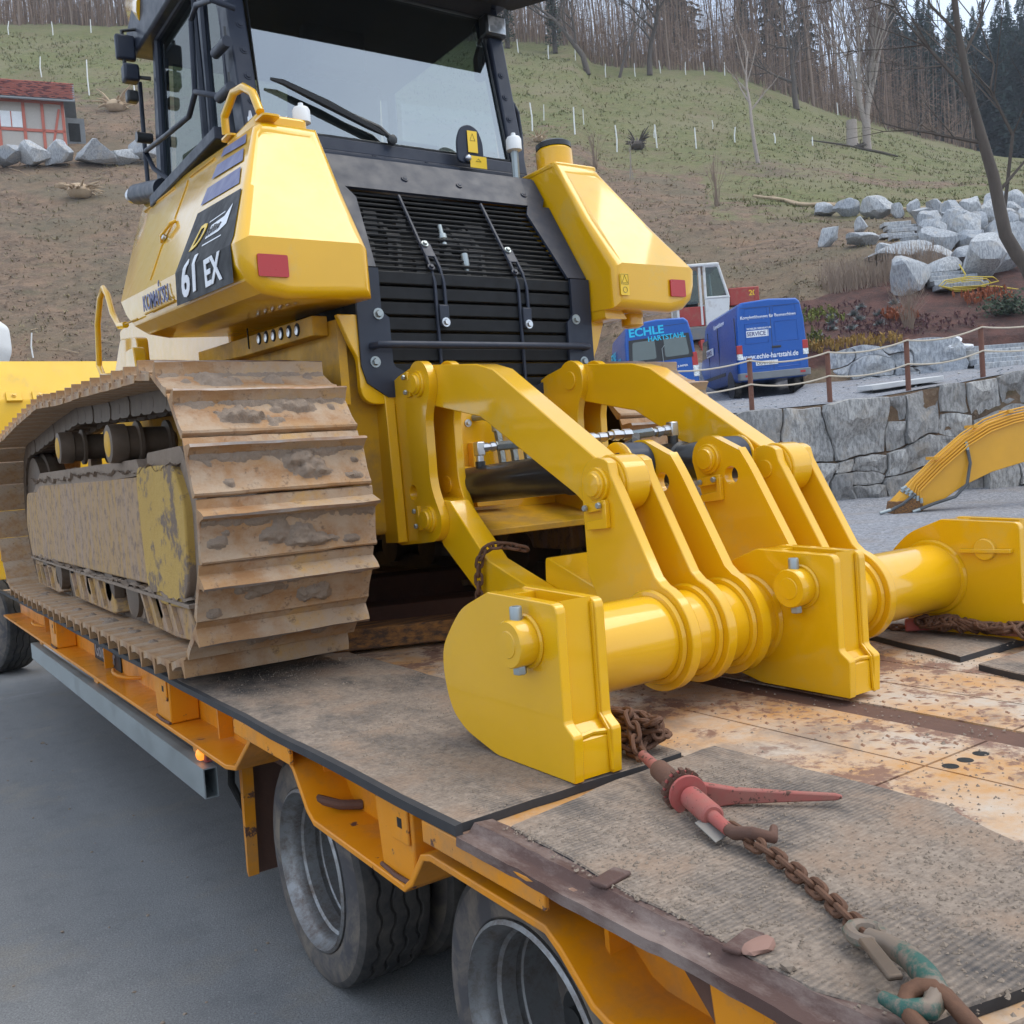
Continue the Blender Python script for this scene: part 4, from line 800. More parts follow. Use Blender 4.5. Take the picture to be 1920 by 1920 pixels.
# door seams, recess pressings and latch on the side box
def groove(name, pts, r=.0035, mat_='hull'): part(name, G().tube([sk(y, z, .0008) for y, z in pts], r, 6), mat_, TL)
groove('door_seam', [(4.46, 2.955), (4.43, 2.917), (4.39, 2.771), (4.373, 2.749), (4.42, 2.638), (4.35, 2.474)])
groove('door_seam', [(4.05, 2.93), (4.44, 2.968)], .005); groove('door_seam', [(4.736, 3.0), (5.387, 3.058)], .005)
groove('panel_crease', [(4.413, 2.337), (3.951, 2.312)], .005); groove('panel_crease', [(4.80, 2.356), (4.561, 2.341)], .004)
lt = part('door_latch', G().tube([sk(4.32, 2.73, .002), sk(4.33, 2.715, .018), sk(4.42, 2.68, .02), sk(4.45, 2.664, .002)], .008, 8), 'yellow', TL)
part('latch_key', G().lathe([(.013, 0), (.013, .012), (.006, .016)], sk(4.40, 2.672, .003), (-.914, 0, .405), 14), 'silver', lt)
# red reflectors, warning sticker
def rear_patch(name, x0, x1, z0, z1, mat_, parent, y0=3.1585, label=None):
    c = rounded([(x0, z0), (x1, z0), (x1, z1), (x0, z1)], .006); return part(name, G().py(c, y0 - .003, y0 + .003), mat_, parent, label=label, smooth=20)
rear_patch('reflector', -1.002, -.895, 2.250, 2.325, 'red', TL)
rear_patch('reflector', .885, .975, 2.250, 2.325, 'red', TRR)
wsn = rear_patch('warning_sticker', .592, .640, 2.245, 2.338, 'txtyel', TRR, label='yellow warning sticker with triangle')
part('warning_triangle', G().tube([(.601, 3.1548, 2.298), (.631, 3.1548, 2.298), (.616, 3.1548, 2.33)], .0011, 5, closed=True), 'txtdark', wsn)
part('sticker_frame', G().tube([(.596, 3.1548, 2.292), (.636, 3.1548, 2.292), (.636, 3.1548, 2.334), (.596, 3.1548, 2.334)], .0009, 5, closed=True), 'txtdark', wsn)
part('sticker_symbol', G().tube([(.616 + .012 * math.cos(a), 3.1548, 2.268 + .012 * math.sin(a)) for a in np.linspace(0, 6.28, 14)[:-1]], .0009, 5, closed=True), 'txtdark', wsn)
# filler necks, drains, beacons-caps
fn = part('filler_neck', G().lathe([(.088, -.16), (.088, .0), (.080, .01)], (.70, 3.69, 3.02), (.0, .05, 1), 30), 'yellow', TRR)
part('filler_cap', G().lathe([(.084, .012), (.084, .035), (.07, .044), (.0, .046)], (.70, 3.69, 3.02), (0, .05, 1), 30), 'black', fn)
part('filler_pad', G().pz(rounded([(.575, 3.53), (.83, 3.53), (.80, 3.92), (.575, 3.92)], .03), 2.895, 2.922), 'yellow', TRR, bevel=.008)
part('drain_boss', G().lathe([(.05, 0), (.05, .05), (.03, .06)], (.80, 3.33, 2.195), (0, 0, -1), 24), 'yellow', TRR)
part('tank_foot', G().py(rounded([(.575, 2.16), (.70, 2.16), (.66, 2.21), (.575, 2.21)], .01), 3.25, 4.0), 'yellow', TRR)
def breather(x, y, z0, zb, parent):
    b = part('breather', G().lathe([(.018, 0), (.018, zb - z0)], (x, y, z0), (0, 0, 1), 8), 'galv', parent)
    part('breather_cap', G().lathe([(.022, 0), (.036, .006), (.036, .055), (.030, .066), (.012, .070), (.010, .085)], (x, y, zb), (0, 0, 1), 22), 'white', b)
breather(-.555, 3.72, 2.90, 2.995, TL); breather(.492, 3.72, 2.86, 3.01, BD)
gh = G()
for i in range(6): gh.lathe([(.012, 0), (.012, .03)], (-.77 + .03 * i, 3.72, 2.965), (0, 0, 1), 8); gh.lathe([(.008, .03), (.004, .055)], (-.77 + .03 * i, 3.72, 2.965), (0, 0, 1), 8)
part('pressure_taps', gh, 'silver', TL)
part('top_cover', G().pz(rounded([(-.80, 3.58), (-.59, 3.58), (-.59, 3.95), (-.80, 3.95)], .03), 2.905, 2.965), 'yellow', TL, bevel=.012)
hd = part('grab_handle', G().tube([(-.80, 3.93, 2.99), (-.805, 3.915, 3.06), (-.80, 3.80, 3.115), (-.795, 3.70, 3.10), (-.79, 3.62, 3.05), (-.785, 3.575, 2.965)], .017, 10), 'yellow', TL)
for q in ((-.79, 3.90, 2.985), (-.77, 3.56, 2.952)): part('handle_foot', G().pz(rounded([(q[0] - .03, q[1] - .05), (q[0] + .04, q[1] - .05), (q[0] + .04, q[1] + .05), (q[0] - .03, q[1] + .05)], .02), q[2] - .02, q[2] - .012), 'yellow', hd)
# yellow hand rail ahead of the near side box
part('step_rail', G().tube([(-1.0, 5.05, 2.395), (-1.0, 5.18, 2.41), (-1.0, 5.30, 2.49), (-1.0, 5.37, 2.60), (-1.0, 5.46, 2.655), (-1.0, 5.56, 2.62), (-1.0, 5.68, 2.50), (-1.0, 5.74, 2.28), (-1.0, 5.66, 2.215), (-1.0, 5.5, 2.195), (-1.0, 5.05, 2.165)], .016, 10), 'yellow', BD, label='yellow bent step rail')
# grille: charcoal frame, slats, louvres
def inc(x, s, d=0.0):                            # s 0..1 up the sloped upper half of the grille
    return Vector((x, 3.362 + .345 * s - d * .843, 2.345 + .54 * s + d * .538))
ns = Vector((0, -.843, .538))
gf = G()
def slab(pts, t=.012, mi=0):
    n = len(pts); gf.add([Vector(p) + ns * t for p in pts] + [Vector(p) for p in pts], [tuple(range(n)), tuple(range(n, 2 * n))] + [(i, (i + 1) % n, n + (i + 1) % n, n + i) for i in range(n)], mi)
slab([inc(-.565, .69), inc(.535, .69), inc(.565, .77), inc(.565, .97), inc(-.565, .97)])
for s in (-1, 1):
    slab([inc(s * .463, 0), inc(s * .565, 0), inc(s * .57, .69), inc(s * .45, .69), inc(s * .42, .60)])
    pr = [(s * .463, 2.343), (s * .463, 2.19), (s * .452, 2.17), (s * .432, 2.155), (s * .430, 1.985), (s * .42, 1.965), (s * .25, 1.885), (s * .25, 1.85), (s * .46, 1.85), (s * .545, 1.905), (s * .565, 1.97), (s * .565, 2.343)]
    gf.py(pr, 3.335, 3.349)
gf.box(-.25, .25, 3.335, 3.349, 1.85, 1.885)
GF = part('grille_frame', gf, 'frame', BD, smooth=20)
part('cowl_top', G().px([(3.69, 2.868), (3.70, 2.885), (3.96, 2.93), (3.96, 2.90)], -.565, .565), 'frame', GF)
for i in range(15):
    s = .035 + .64 * i / 14; w = .460 - .02 * s if s < .6 else .44
    part('grille_bar', G().tube([inc(-w - .02, s, -.012), inc(w + .02, s, -.012)], .0062, 6), 'grillebar', GF)
for i in range(8):
    z = 2.318 - i * .0595; w = .468 if z > 2.17 else .436
    part('louvre', G().px([(3.352, z + .016), (3.356, z + .020), (3.40, z - .020), (3.396, z - .030), (3.354, z - .030), (3.350, z - .026)], -w - .02, w + .02), 'grillebar', GF)
part('grille_backing', G().px([(3.46, 1.86), (3.46, 2.36), (3.88, 2.80), (3.95, 2.80), (3.95, 1.86)], -.56, .56), 'dark', GF)
pk = G()
rnd = random.Random(8)
for i in range(16):
    x = rnd.uniform(-.4, .4); s = rnd.uniform(.1, .55); c = inc(x, s, -.07); pk.obox(c, (rnd.uniform(.01, .05), 0, 0), (0, rnd.uniform(.01, .02), .01), (0, 0, rnd.uniform(.01, .05)))
for x in (-.42, -.3, .02, .1): pk.tube([inc(x, .1, -.08), inc(x + .03, .3, -.06), inc(x, .55, -.08)], .014, 8)
part('cooler_pipes', pk, 'darkpump', GF)
part('cooler_fitting', G().lathe([(.014, 0), (.014, .03), (.02, .035), (.02, .055), (.010, .06), (.010, .1)], inc(-.07, .28, -.03), (0, .3, 1), 10), 'galv', GF)
part('cooler_fitting', G().lathe([(.008, 0), (.016, .03), (.016, .075)], inc(-.015, .07, -.03), (0, .2, 1), 10), 'galv', GF)
for x in (-.212, .192):
    st = part('grille_strap', G().tube([inc(x - .0, .66, .006), inc(x, .34, .006), inc(x, .12, .006)], .0075, 6), 'frame', GF)
    part('strap_plate', G().obox(inc(x + .018, .17, .01), (.024, 0, 0), Vector((0, .345, .54)).normalized() * .036, ns * .004), 'frame', st, bevel=.003)
    part('strap_bolt', G().bolt(inc(x + .012, .215, .016), ns, .010, .012), 'galv', st); part('strap_bolt', G().bolt(inc(x - .004, .02, .012), ns, .010, .012), 'frame', st)
    for dx in (0.0, .042):
        part('grille_strap', G().tube([inc(x + dx * .9, .16, .008), inc(x + dx, .03, .004), (x + dx, 3.346, 2.30), (x + dx, 3.343, 2.165 if dx else 1.89)], .0075, 6), 'frame', GF)
    rt = part('strap_catch', G().box(x + .002, x + .045, 3.325, 3.338, 2.125, 2.21), 'frame', GF, bevel=.004); part('strap_bolt', G().bolt((x + .023, 3.322, 2.14), (0, -1, 0), .012, .014), 'silver', rt)
for x, z in ((-.507, 1.985), (.507, 1.985), (-.478, 2.168), (.478, 2.168)): part('frame_bolt', G().bolt((x, 3.335, z), (0, -1, 0), .014, .016), 'galv', GF)
for x in (-.15, .12, .46): part('cowl_bolt', G().bolt(inc(x, .82 if x < .4 else .80, .013), ns, .010, .006), 'frame', GF)
part('grille_rail', G().tube([(-.515, 3.335, 2.045), (-.505, 3.292, 2.045), (-.46, 3.275, 2.043), (.455, 3.275, 2.043), (.50, 3.292, 2.045), (.51, 3.335, 2.045)], .0145, 10), 'frame', BD, label='round charcoal rail across the grille')
# cab
CB = part('cab', G().px(rounded([(3.93, 2.90), (3.93, 2.99), (5.35, 3.03), (5.35, 2.90)], .01), -.71, .71), 'frame', BD, bevel=.008, label='charcoal cab with large rear window')
def post(p0, p1, wx, wy, name='pillar', mat_='frame'):
    p0, p1 = Vector(p0), Vector(p1); g = G(); g.loft([[(p.x - wx, p.y - wy, p.z), (p.x + wx, p.y - wy, p.z), (p.x + wx, p.y + wy, p.z), (p.x - wx, p.y + wy, p.z)] for p in (p0, p1)]); return part(name, g, mat_, CB, bevel=.008)
RY = lambda z: 3.945 + (z - 3.0) * .185           # rear window plane leans forward
for s in (-1, 1):
    p = G().loft([[(s * .715, RY(z) - .012, z), (s * .635, RY(z) - .012, z), (s * .62, RY(z) + .07, z), (s * .715, RY(z) + .10, z)] for z in (2.985, 3.4, 3.86)])
    pl = part('pillar', p, 'frame', CB, bevel=.007, label='rear corner post with bolts')
    for z in (3.16, 3.27, 3.385, 3.5): part('pillar_bolt', G().bolt((s * .665, RY(z) - .012, z), (0, -1, .1), .011, .008), 'frame', pl)
    post((s * .69, 5.28, 3.0), (s * .66, 5.20, 3.92), .03, .045)
    if s < 0: post((-.70, 4.36, 3.03), (-.69, 4.42, 3.88), .018, .022)
for z0 in (2.988,): part('window_sill', G().px([(RY(2.99) - .012, 2.985), (RY(3.045) - .012, 3.045), (RY(3.045) + .03, 3.05), (4.02, 2.985)], -.634, .634), 'frame', CB, bevel=.005)
part('sill_trim', G().box(-.6, .3, 3.90, 3.93, 2.955, 2.97), 'frame', CB, bevel=.003)
for x in (-.14, .13): part('sill_bolt', G().bolt((x, 3.915, 2.972), (0, -.3, 1), .009, .007), 'frame', CB)
part('rear_window', G().add([(-.625, RY(3.05) + .012, 3.05), (.625, RY(3.05) + .012, 3.05), (.61, RY(3.80) + .012, 3.80), (-.61, RY(3.80) + .012, 3.80)], [(0, 1, 2, 3)]), 'glass', CB, smooth=0)
part('window_seal', G().tube([(-.625, RY(3.05) + .004, 3.053), (.625, RY(3.05) + .004, 3.053), (.61, RY(3.80) + .004, 3.80), (-.61, RY(3.80) + .004, 3.80)], .008, 6, closed=True), 'vandark', CB)
for nm, y0, y1 in (('door_window', 4.47, 5.14), ('door_window', 4.10, 4.34)):
    part(nm, G().add([(-.705, y0, 3.06), (-.705, y1, 3.06), (-.69, y1, 3.86), (-.69, y0, 3.86)], [(0, 1, 2, 3)]), 'sideglass', CB, smooth=0)
part('side_window', G().add([(.70, 4.15, 3.06), (.70, 5.2, 3.06), (.68, 5.15, 3.86), (.68, 4.2, 3.86)], [(0, 1, 2, 3)]), 'sideglass', CB, smooth=0)
part('front_window', G().add([(-.62, 5.29, 3.05), (.62, 5.29, 3.05), (.6, 5.21, 3.86), (-.6, 5.21, 3.86)], [(0, 1, 2, 3)]), 'sideglass', CB, smooth=0)
part('window_frame', G().tube([(-.712, 4.10, 3.05), (-.712, 4.36, 3.05), (-.695, 4.40, 3.87), (-.695, 4.14, 3.87)], .016, 6, closed=True), 'frame', CB)
part('door_frame', G().tube([(-.712, 4.45, 3.05), (-.712, 5.17, 3.05), (-.695, 5.12, 3.87), (-.695, 4.48, 3.87)], .02, 6, closed=True), 'frame', CB)
part('roof', G().px(rounded([(3.86, 3.86), (3.80, 3.90), (3.84, 3.98), (5.3, 4.12), (5.5, 4.02), (5.4, 3.87)], .03), -.76, .76), 'frame', CB, bevel=.015)
part('roof_liner', G().px([(4.10, 3.80), (5.25, 3.80), (5.25, 3.858), (4.05, 3.858)], -.66, .66), 'seat', CB)
part('roof_visor', G().px([(3.78, 3.79), (3.78, 3.81), (4.05, 3.88), (4.08, 3.867)], -.64, .80), 'seat', CB, label='black visor under the roof edge')
# seat and consoles inside
stt = part('seat', G().px(rounded([(4.55, 3.10), (4.50, 3.55), (4.58, 3.58), (4.68, 3.2), (5.0, 3.18), (5.0, 3.06)], .03), -.24, .24), 'seat', CB, bevel=.03)
part('headrest', G().px(rounded([(4.50, 3.60), (4.49, 3.83), (4.58, 3.83), (4.60, 3.60)], .03), -.16, .17), 'seat', stt, bevel=.03)
part('armrest', G().box(-.36, -.27, 4.5, 4.95, 3.22, 3.3), 'seat', stt, bevel=.02)
part('console', G().box(.28, .55, 4.45, 5.0, 3.0, 3.28), 'seat', CB, bevel=.03); part('console', G().box(-.6, -.38, 4.5, 5.1, 3.0, 3.20), 'seat', CB, bevel=.03)
# wiper
wz = lambda x, z: (x, RY(z) - .03, z)
wp = part('wiper', G().tube([wz(-.045, 3.075), wz(-.09, 3.115), wz(-.21, 3.155), wz(-.30, 3.185)], [.012, .012, .009, .006], 8), 'vandark', CB)
part('wiper_blade', G().tube([wz(-.575, 3.265), wz(-.52, 3.258), wz(-.33, 3.19), wz(-.14, 3.115), wz(-.07, 3.085)], [.006, .013, .019, .016, .008], 6), 'vandark', wp)
part('wiper_motor', G().lathe([(.022, 0), (.022, .02), (.012, .026)], wz(-.04, 3.06), (0, -1, 0), 14), 'vandark', wp)
# oval warning plate on the right of the sill
ov = part('latch_plate', G().py([(x, z) for x, z in rounded([(.275, 2.985), (.275, 3.09), (.30, 3.15), (.345, 3.168), (.395, 3.15), (.42, 3.09), (.42, 2.985)], .03)], 3.87, 3.885), 'frame', CB, bevel=.004, label='oval dark bracket with yellow warning stickers')
for a, b, c, d in ((.332, .385, 3.035, 3.135), (.338, .43, 2.965, 3.02)):
    w_ = part('warning_sticker', G().box(a, b, 3.864, 3.8665, c, d), 'txtyel', ov)
    part('warning_symbol', G().tube([((a + b) / 2 - .014, 3.8635, c + (d - c) * .55), ((a + b) / 2 + .014, 3.8635, c + (d - c) * .55), ((a + b) / 2, 3.8635, d - .012)], .0012, 5, closed=True), 'txtdark', w_)
part('latch_knob', G().sph((.325, 3.862, 3.005), .017, 12, 8), 'silver', ov)
# work lamp, grab rail
wl = part('work_lamp', G().box(.60, .725, 4.03, 4.10, 3.695, 3.80), 'vandark', CB, bevel=.012)
part('lamp_glass', G().box(.612, .713, 4.024, 4.0295, 3.707, 3.788), 'lens', wl, bevel=.004)
part('lamp_bracket', G().tube([(.63, 4.10, 3.70), (.60, 4.12, 3.60), (.59, 4.1, 3.5)], .03, 8), 'vandark', wl)
part('grab_rail', G().tube([(.715, 4.08, 3.385), (.76, 4.08, 3.395), (.80, 4.10, 3.36), (.825, 4.12, 3.27), (.825, 4.12, 3.16), (.80, 4.1, 3.10), (.73, 4.06, 3.09)], .013, 10), 'frame', CB)
# door rails, hinges, mirror and lamp cluster on the left
part('door_rail', G().tube([(-.70, 3.97, 3.535), (-.79, 3.99, 3.56), (-.80, 4.16, 3.61), (-.80, 4.245, 3.58), (-.80, 4.26, 3.45), (-.80, 4.28, 3.28), (-.80, 4.39, 3.22), (-.80, 4.75, 3.255), (-.80, 5.15, 3.30), (-.78, 5.1, 3.2), (-.74, 4.98, 3.11)], .0125, 10), 'frame', CB, label='bent charcoal hand rail on the door')
part('door_rail', G().tube([(-.80, 4.27, 3.285), (-.79, 4.15, 3.235), (-.72, 4.05, 3.19)], .0125, 10), 'frame', CB)
for z in (3.20, 3.385): 
    hg = part('door_hinge', G().cyl((-.76, 4.09, z), (-.76, 3.93, z - .01), .022, n=14), 'frame', CB); part('hinge_pin', G().lathe([(.006, 0), (.006, .05)], (-.76, 3.95, z + .005), (0, 0, 1), 8), 'vandark', hg)
part('door_step', G().px([(4.10, 3.03), (4.10, 3.085), (5.2, 3.085), (5.2, 3.03)], -.79, -.715), 'frame', CB, bevel=.006)
lc = part('mirror', G().box(-.86, -.76, 5.30, 5.34, 3.82, 3.95), 'frame', CB, bevel=.012)
part('mirror_arm', G().tube([(-.70, 5.25, 3.98), (-.82, 5.32, 3.97), (-.82, 5.32, 3.74), (-.71, 5.26, 3.72)], .011, 8), 'vandark', lc)
part('front_lamp', G().box(-.84, -.76, 5.26, 5.34, 3.70, 3.79), 'frame', CB, bevel=.014)
part('front_lamp', G().box(-.83, -.77, 5.28, 5.34, 3.60, 3.66), 'vandark', CB, bevel=.012)
part('latch_knob', G().cyl((-.72, 5.3, 3.42), (-.80, 5.3, 3.42), .028, n=14), 'vandark', CB)
part('roof_duct', G().tube([(-.66, 5.15, 4.03), (-.62, 5.5, 4.20), (-.5, 5.9, 4.30)], .12, 18), 'yellow', CB, label='yellow rounded roof piece with black marks')
part('handrail_post', G().tube([(-.73, 5.42, 3.05), (-.73, 5.42, 3.35), (-.73, 5.40, 3.75)], .012, 8), 'frame', CB)
lc = part('blade_ram', G().lathe([(.03, -.34), (.03, -.28), (.055, -.27), (.055, .26)], (-.74, 5.35, 3.155), (.0, -1, -.22), 20), 'frame', BD, label='charcoal ram in front of the cab')
part('ram_eye', G().lathe([(.036, 0), (.042, .02), (.036, .05), (.02, .06)], (-.74, 5.70, 3.23), (0, 1, .22), 18), 'silver', lc)
# blade ahead
prof = [(9.02, .93), (8.98, 1.6), (8.985, 2.40), (9.0, 2.425), (9.22, 2.765), (9.30, 2.765), (9.38, 2.2), (9.28, 1.5), (9.42, .93)]
bl = part('blade', G().px(prof, -1.62, 1.62), 'blade', BD, bevel=.01, label='wide yellow blade at the front')
for x in (-1.42, -1.22, -1.02, -.82):
    pd = part('shim_pad', G().obox((x, 9.0, 2.44), (.06, 0, 0), (0, .026, .042), (0, -.012, .008)), 'blade', bl, bevel=.004); part('pad_bolt', G().bolt((x, 8.985, 2.452), (0, -1, .6), .012, .012), 'yellow', pd)
part('push_arm', G().px([(6.2, 1.25), (6.2, 1.5), (9.0, 1.6), (9.0, 1.35)], -.62, -.5), 'hull', BD, bevel=.01)
# ---------------------------------------------------------------- bulldozer: ripper
RP = part('ripper_beam', G().lathe([(.114, -.855), (.114, .855)], (0, 1.95, 1.062), (1, 0, 0), 48), 'yellow', BD, label='thick round yellow cross tube of the ripper')
YB, ZB = 1.95, 1.062
def weld(x, r=.116, name='weld_bead', par=None):
    g = G(); g.tube([(x, YB + r * math.cos(a), ZB + r * math.sin(a)) for a in np.linspace(0, 2 * math.pi, 49)[:-1]], .012, 7, closed=True); part(name, g, 'yellow', par or RP)
def pinhead(x, y, z, sx, par, r=.036, rings=True):
    p = G().lathe([(r * 1.38, 0), (r * 1.38, .008), (r * 1.30, .011), (r * 1.12, .011), (r * 1.12, .018), (r, .021), (r * .96, .021), (r * .88, .028), (.0, .030)] if rings else [(r, 0), (r, .004), (r * .95, .006), (0, .006)], (x, y, z), (sx, 0, 0), 36)
    return part('pin', p, 'yellow', par)
def retainer(c, ay, x, par, steel='galv', w=.05, h=.014):
    """bar bolted beside a pin: centre (y,z), along ay (y,z) direction"""
    u = Vector((0, ay[0], ay[1])).normalized(); v = Vector((1, 0, 0)).cross(u); c = Vector((x, c[0], c[1]))
    rb = part('pin_retainer', G().obox(c + Vector((-.007, 0, 0)), u * w, v * h, Vector((.007, 0, 0))), 'yellow', par, bevel=.002)
    for s in (-1, 1): part('retainer_bolt', G().bolt(c + u * (w * .62 * s) + Vector((-.016, 0, 0)), (-1, 0, 0), .0095, .013, washer=False), steel, rb)
    return rb
# beam plates: outer pair carries the upper arm, inner plate carries the ram
Y1, Z1, Y2, Z2 = 2.14, 1.48, 2.252, 1.526
lo = arc((YB, ZB), .148, 20, -205, 30)
outA = [(2.075, 1.515)] + arc((Y1, Z1), .080, 62, 180, 1)[:0]
profA = arc((Y1, Z1), .078, 150, 10, 10)[::-1]
profA = arc((Y1, Z1), .078, 5, 128, 10) + [(2.082, 1.505), (1.93, 1.225)] + arc((YB, ZB), .148, 108, 350, 28) + [(2.16, 1.12), (2.215, 1.22)]
profC = arc((Y2, Z2), .076, -5, 122, 10) + rounded([(2.13, 1.565), (2.085, 1.50), (1.928, 1.225)], [.02, .05, .0])[0:-1] + [(1.93, 1.225)] + arc((YB, ZB), .148, 108, 350, 28) + [(2.16, 1.12), (2.285, 1.38)]
def hole_plate(prof, x0, x1, hc, hr, name, par):
    # plate with a round hole: bridge the outline to the hole ring
    n = 28; H = [(hc[0] + hr * math.cos(2 * math.pi * k / n), hc[1] + hr * math.sin(2 * math.pi * k / n)) for k in range(n)]
    j = min(range(len(prof)), key=lambda i: (prof[i][0] - hc[0]) ** 2 + (prof[i][1] - hc[1]) ** 2)
    k = min(range(n), key=lambda i: (prof[j][0] - H[i][0]) ** 2 + (prof[j][1] - H[i][1]) ** 2)
    area = sum(prof[i - 1][0] * prof[i][1] - prof[i][0] * prof[i - 1][1] for i in range(len(prof)))
    Hs = [H[(k + (-i if area > 0 else i)) % n] for i in range(n + 1)]
    loop = prof[:j + 1] + Hs + prof[j:]
    g = G(); m = len(loop)
    from mathutils.geometry import tessellate_polygon
    tris = tessellate_polygon([[Vector((0, y, z)) for y, z in prof], [Vector((0, y, z)) for y, z in H]]); al = prof + H; N = len(al)
    g.add([(x0, y, z) for y, z in al] + [(x1, y, z) for y, z in al], [tuple(t) for t in tris] + [tuple(i + N for i in t[::-1]) for t in tris]
          + [(i, (i + 1) % len(prof), N + (i + 1) % len(prof), N + i) for i in range(len(prof))]
          + [(len(prof) + i, len(prof) + (i + 1) % n, N + len(prof) + (i + 1) % n, N + len(prof) + i) for i in range(n)])
    return part(name, g, 'yellow', par, smooth=30)
TH = .034
plates = {}
for nm, x in (('A', -.438), ('B', -.304), ('E', .262), ('F', .403)):
    plates[nm] = part('beam_plate', G().px(profA, x, x + TH), 'yellow', BD, bevel=.003, smooth=30)
for nm, x in (('C', -.172), ('D', .125)): plates[nm] = hole_plate(profC, x, x + TH, (2.16, 1.470), .029, 'beam_plate', BD)
for x in (-.438, -.304, -.172, .125, .262, .403):
    weld(x - .004, .118); weld(x + TH + .004, .118)
for x in (-.852, .852, -.068, .068): weld(x, .117)
pinhead(-.438, Y1, Z1, -1, plates['A']); pinhead(.125, Y2, Z2, -1, plates['D']); pinhead(.262, Y1, Z1, -1, plates['E'], .030, False); pinhead(.437, Y1, Z1, 1, plates['F'])
retainer((2.148, 1.418), (1, -.12), -.438, plates['A']); retainer((2.248, 1.455), (1, -.12), .125, plates['D'])
part('stop_block', G().px([(2.185, 1.375), (2.112, 1.385), (2.112, 1.43), (2.095, 1.43), (2.095, 1.357), (2.185, 1.350)], -.455, -.4382), 'yellow', plates['A'], bevel=.002)
part('stop_block', G().px([(2.285, 1.41), (2.212, 1.42), (2.212, 1.465), (2.195, 1.465), (2.195, 1.392), (2.285, 1.385)], .108, .1248), 'yellow', plates['D'], bevel=.002)
for x0, x1 in ((-.27, -.262), (.253, .2615), (-.4038, -.397), (-.312, -.3042), (.30, .306), (.396, .4028)):
    part('pin_boss', G().lathe([(.070, 0), (.074, .002), (.074, x1 - x0)], (x0, Y1 if abs(x0) > .29 else Y2, Z1 if abs(x0) > .29 else Z2), (1, 0, 0), 28), 'yellow', RP)
# upper arms
def upper_arm(x0, x1, lab):
    pf = arc((3.14, 1.882), .078, 75, 225, 12) if False else None
    pr = arc((3.15, 1.882), .080, -100, 82, 12) + [(2.79, 1.918), (2.70, 1.878)] + [(2.20, 1.565)] + arc((Y1, Z1), .082, 60, -112, 14) + [(2.32, 1.44), (2.845, 1.722)]
    pr = arc((3.15, 1.872), .088, 82, -90, 12)[::-1]
    outl = [(2.80, 1.908), (2.700, 1.878), (2.185, 1.552)] + arc((Y1, Z1), .083, 62, 236, 14) + [(2.20, 1.375), (2.30, 1.452), (2.80, 1.728), (2.87, 1.742), (3.12, 1.796)] + arc((3.15, 1.872), .080, -70, 82, 10)
    return part('upper_arm', G().px(outl, x0, x1), 'yellow', BD, bevel=.004, smooth=30, label=lab)
upper_arm(-.397, -.312, 'near upper ripper arm'); upper_arm(.306, .396, 'far upper ripper arm')
for x in (-.355, .351): part('grease_hole', G().lathe([(.007, 0), (.007, .002)], (x, Y1 + .005, Z1 + .083), (0, .2, 1), 12), 'rust', RP)
# lower arms
def lower_arm(x0, x1, lab):
    outl = arc((3.14, 1.375), .078, 85, -95, 12) + [(3.12, 1.275), (2.86, 1.085), (2.72, .985), (2.45, .95), (2.05, .945), (2.05, 1.06)] + [(2.52, 1.135), (2.82, 1.232), (3.05, 1.44)]
    return part('lower_arm', G().px(outl, x0, x1), 'yellow', BD, bevel=.004, smooth=30, label=lab)
lower_arm(-.397, -.312, 'near lower ripper arm'); lower_arm(.306, .396, 'far lower ripper arm')
part('arm_crossbox', G().px(rounded([(2.60, 1.245), (2.24, 1.12), (2.0, 1.07), (2.0, .96), (2.62, 1.0)], [.02, .03, 0, 0, .03]), -.311, .305), 'yellow', BD, bevel=.004, label='yellow box plate between the lower arms')
# brackets on the rear plate
brk = [(3.43, 1.905), (3.36, 1.905)] + [(3.30, 1.925)] + arc((3.15, 1.882), .082, 48, 175, 10)[0:] + rounded([(3.075, 1.84), (3.118, 1.76), (3.118, 1.50), (3.062, 1.395)], [.0, .05, .05, .0], 5) + arc((3.14, 1.375), .082, 180, 262, 6) + [(3.20, 1.288), (3.38, 1.275), (3.43, 1.285)]
for s in (-1, 1):
    for k, (a, b) in enumerate(((-.432, -.398), (-.311, -.277))):
        x0, x1 = (a, b) if s < 0 else (-b, -a)
        if s < 0 and k == 0: bp = hole_plate(brk[::-1], x0, x1, (3.255, 1.478), .03, 'ripper_bracket', BD)
        else: bp = part('ripper_bracket', G().px(brk, x0, x1), 'yellow', BD, bevel=.003, smooth=30)
        if k == 0 and s < 0:
            for z in (1.88, 1.378):
                pinhead(x0, 3.15 if z > 1.5 else 3.145, z, -1, bp, .036); retainer((3.215, z + .003), (.12, 1), x0, bp, w=.046)
        if k == 1 and s > 0: pinhead(x0, 3.15, 1.882, -1, bp, .038, False)
        if k == 1 and s < 0: pinhead(x0 - .0005, 3.20, 1.50, -1, bp, .034, False)
    fx = (-.475, -.434) if s < 0 else (.434, .475)
    part('bracket_flange', G().px([(3.435, 1.285), (3.435, 1.905), (3.345, 1.905), (3.325, 1.29)], *fx), 'yellow', BD, bevel=.003)
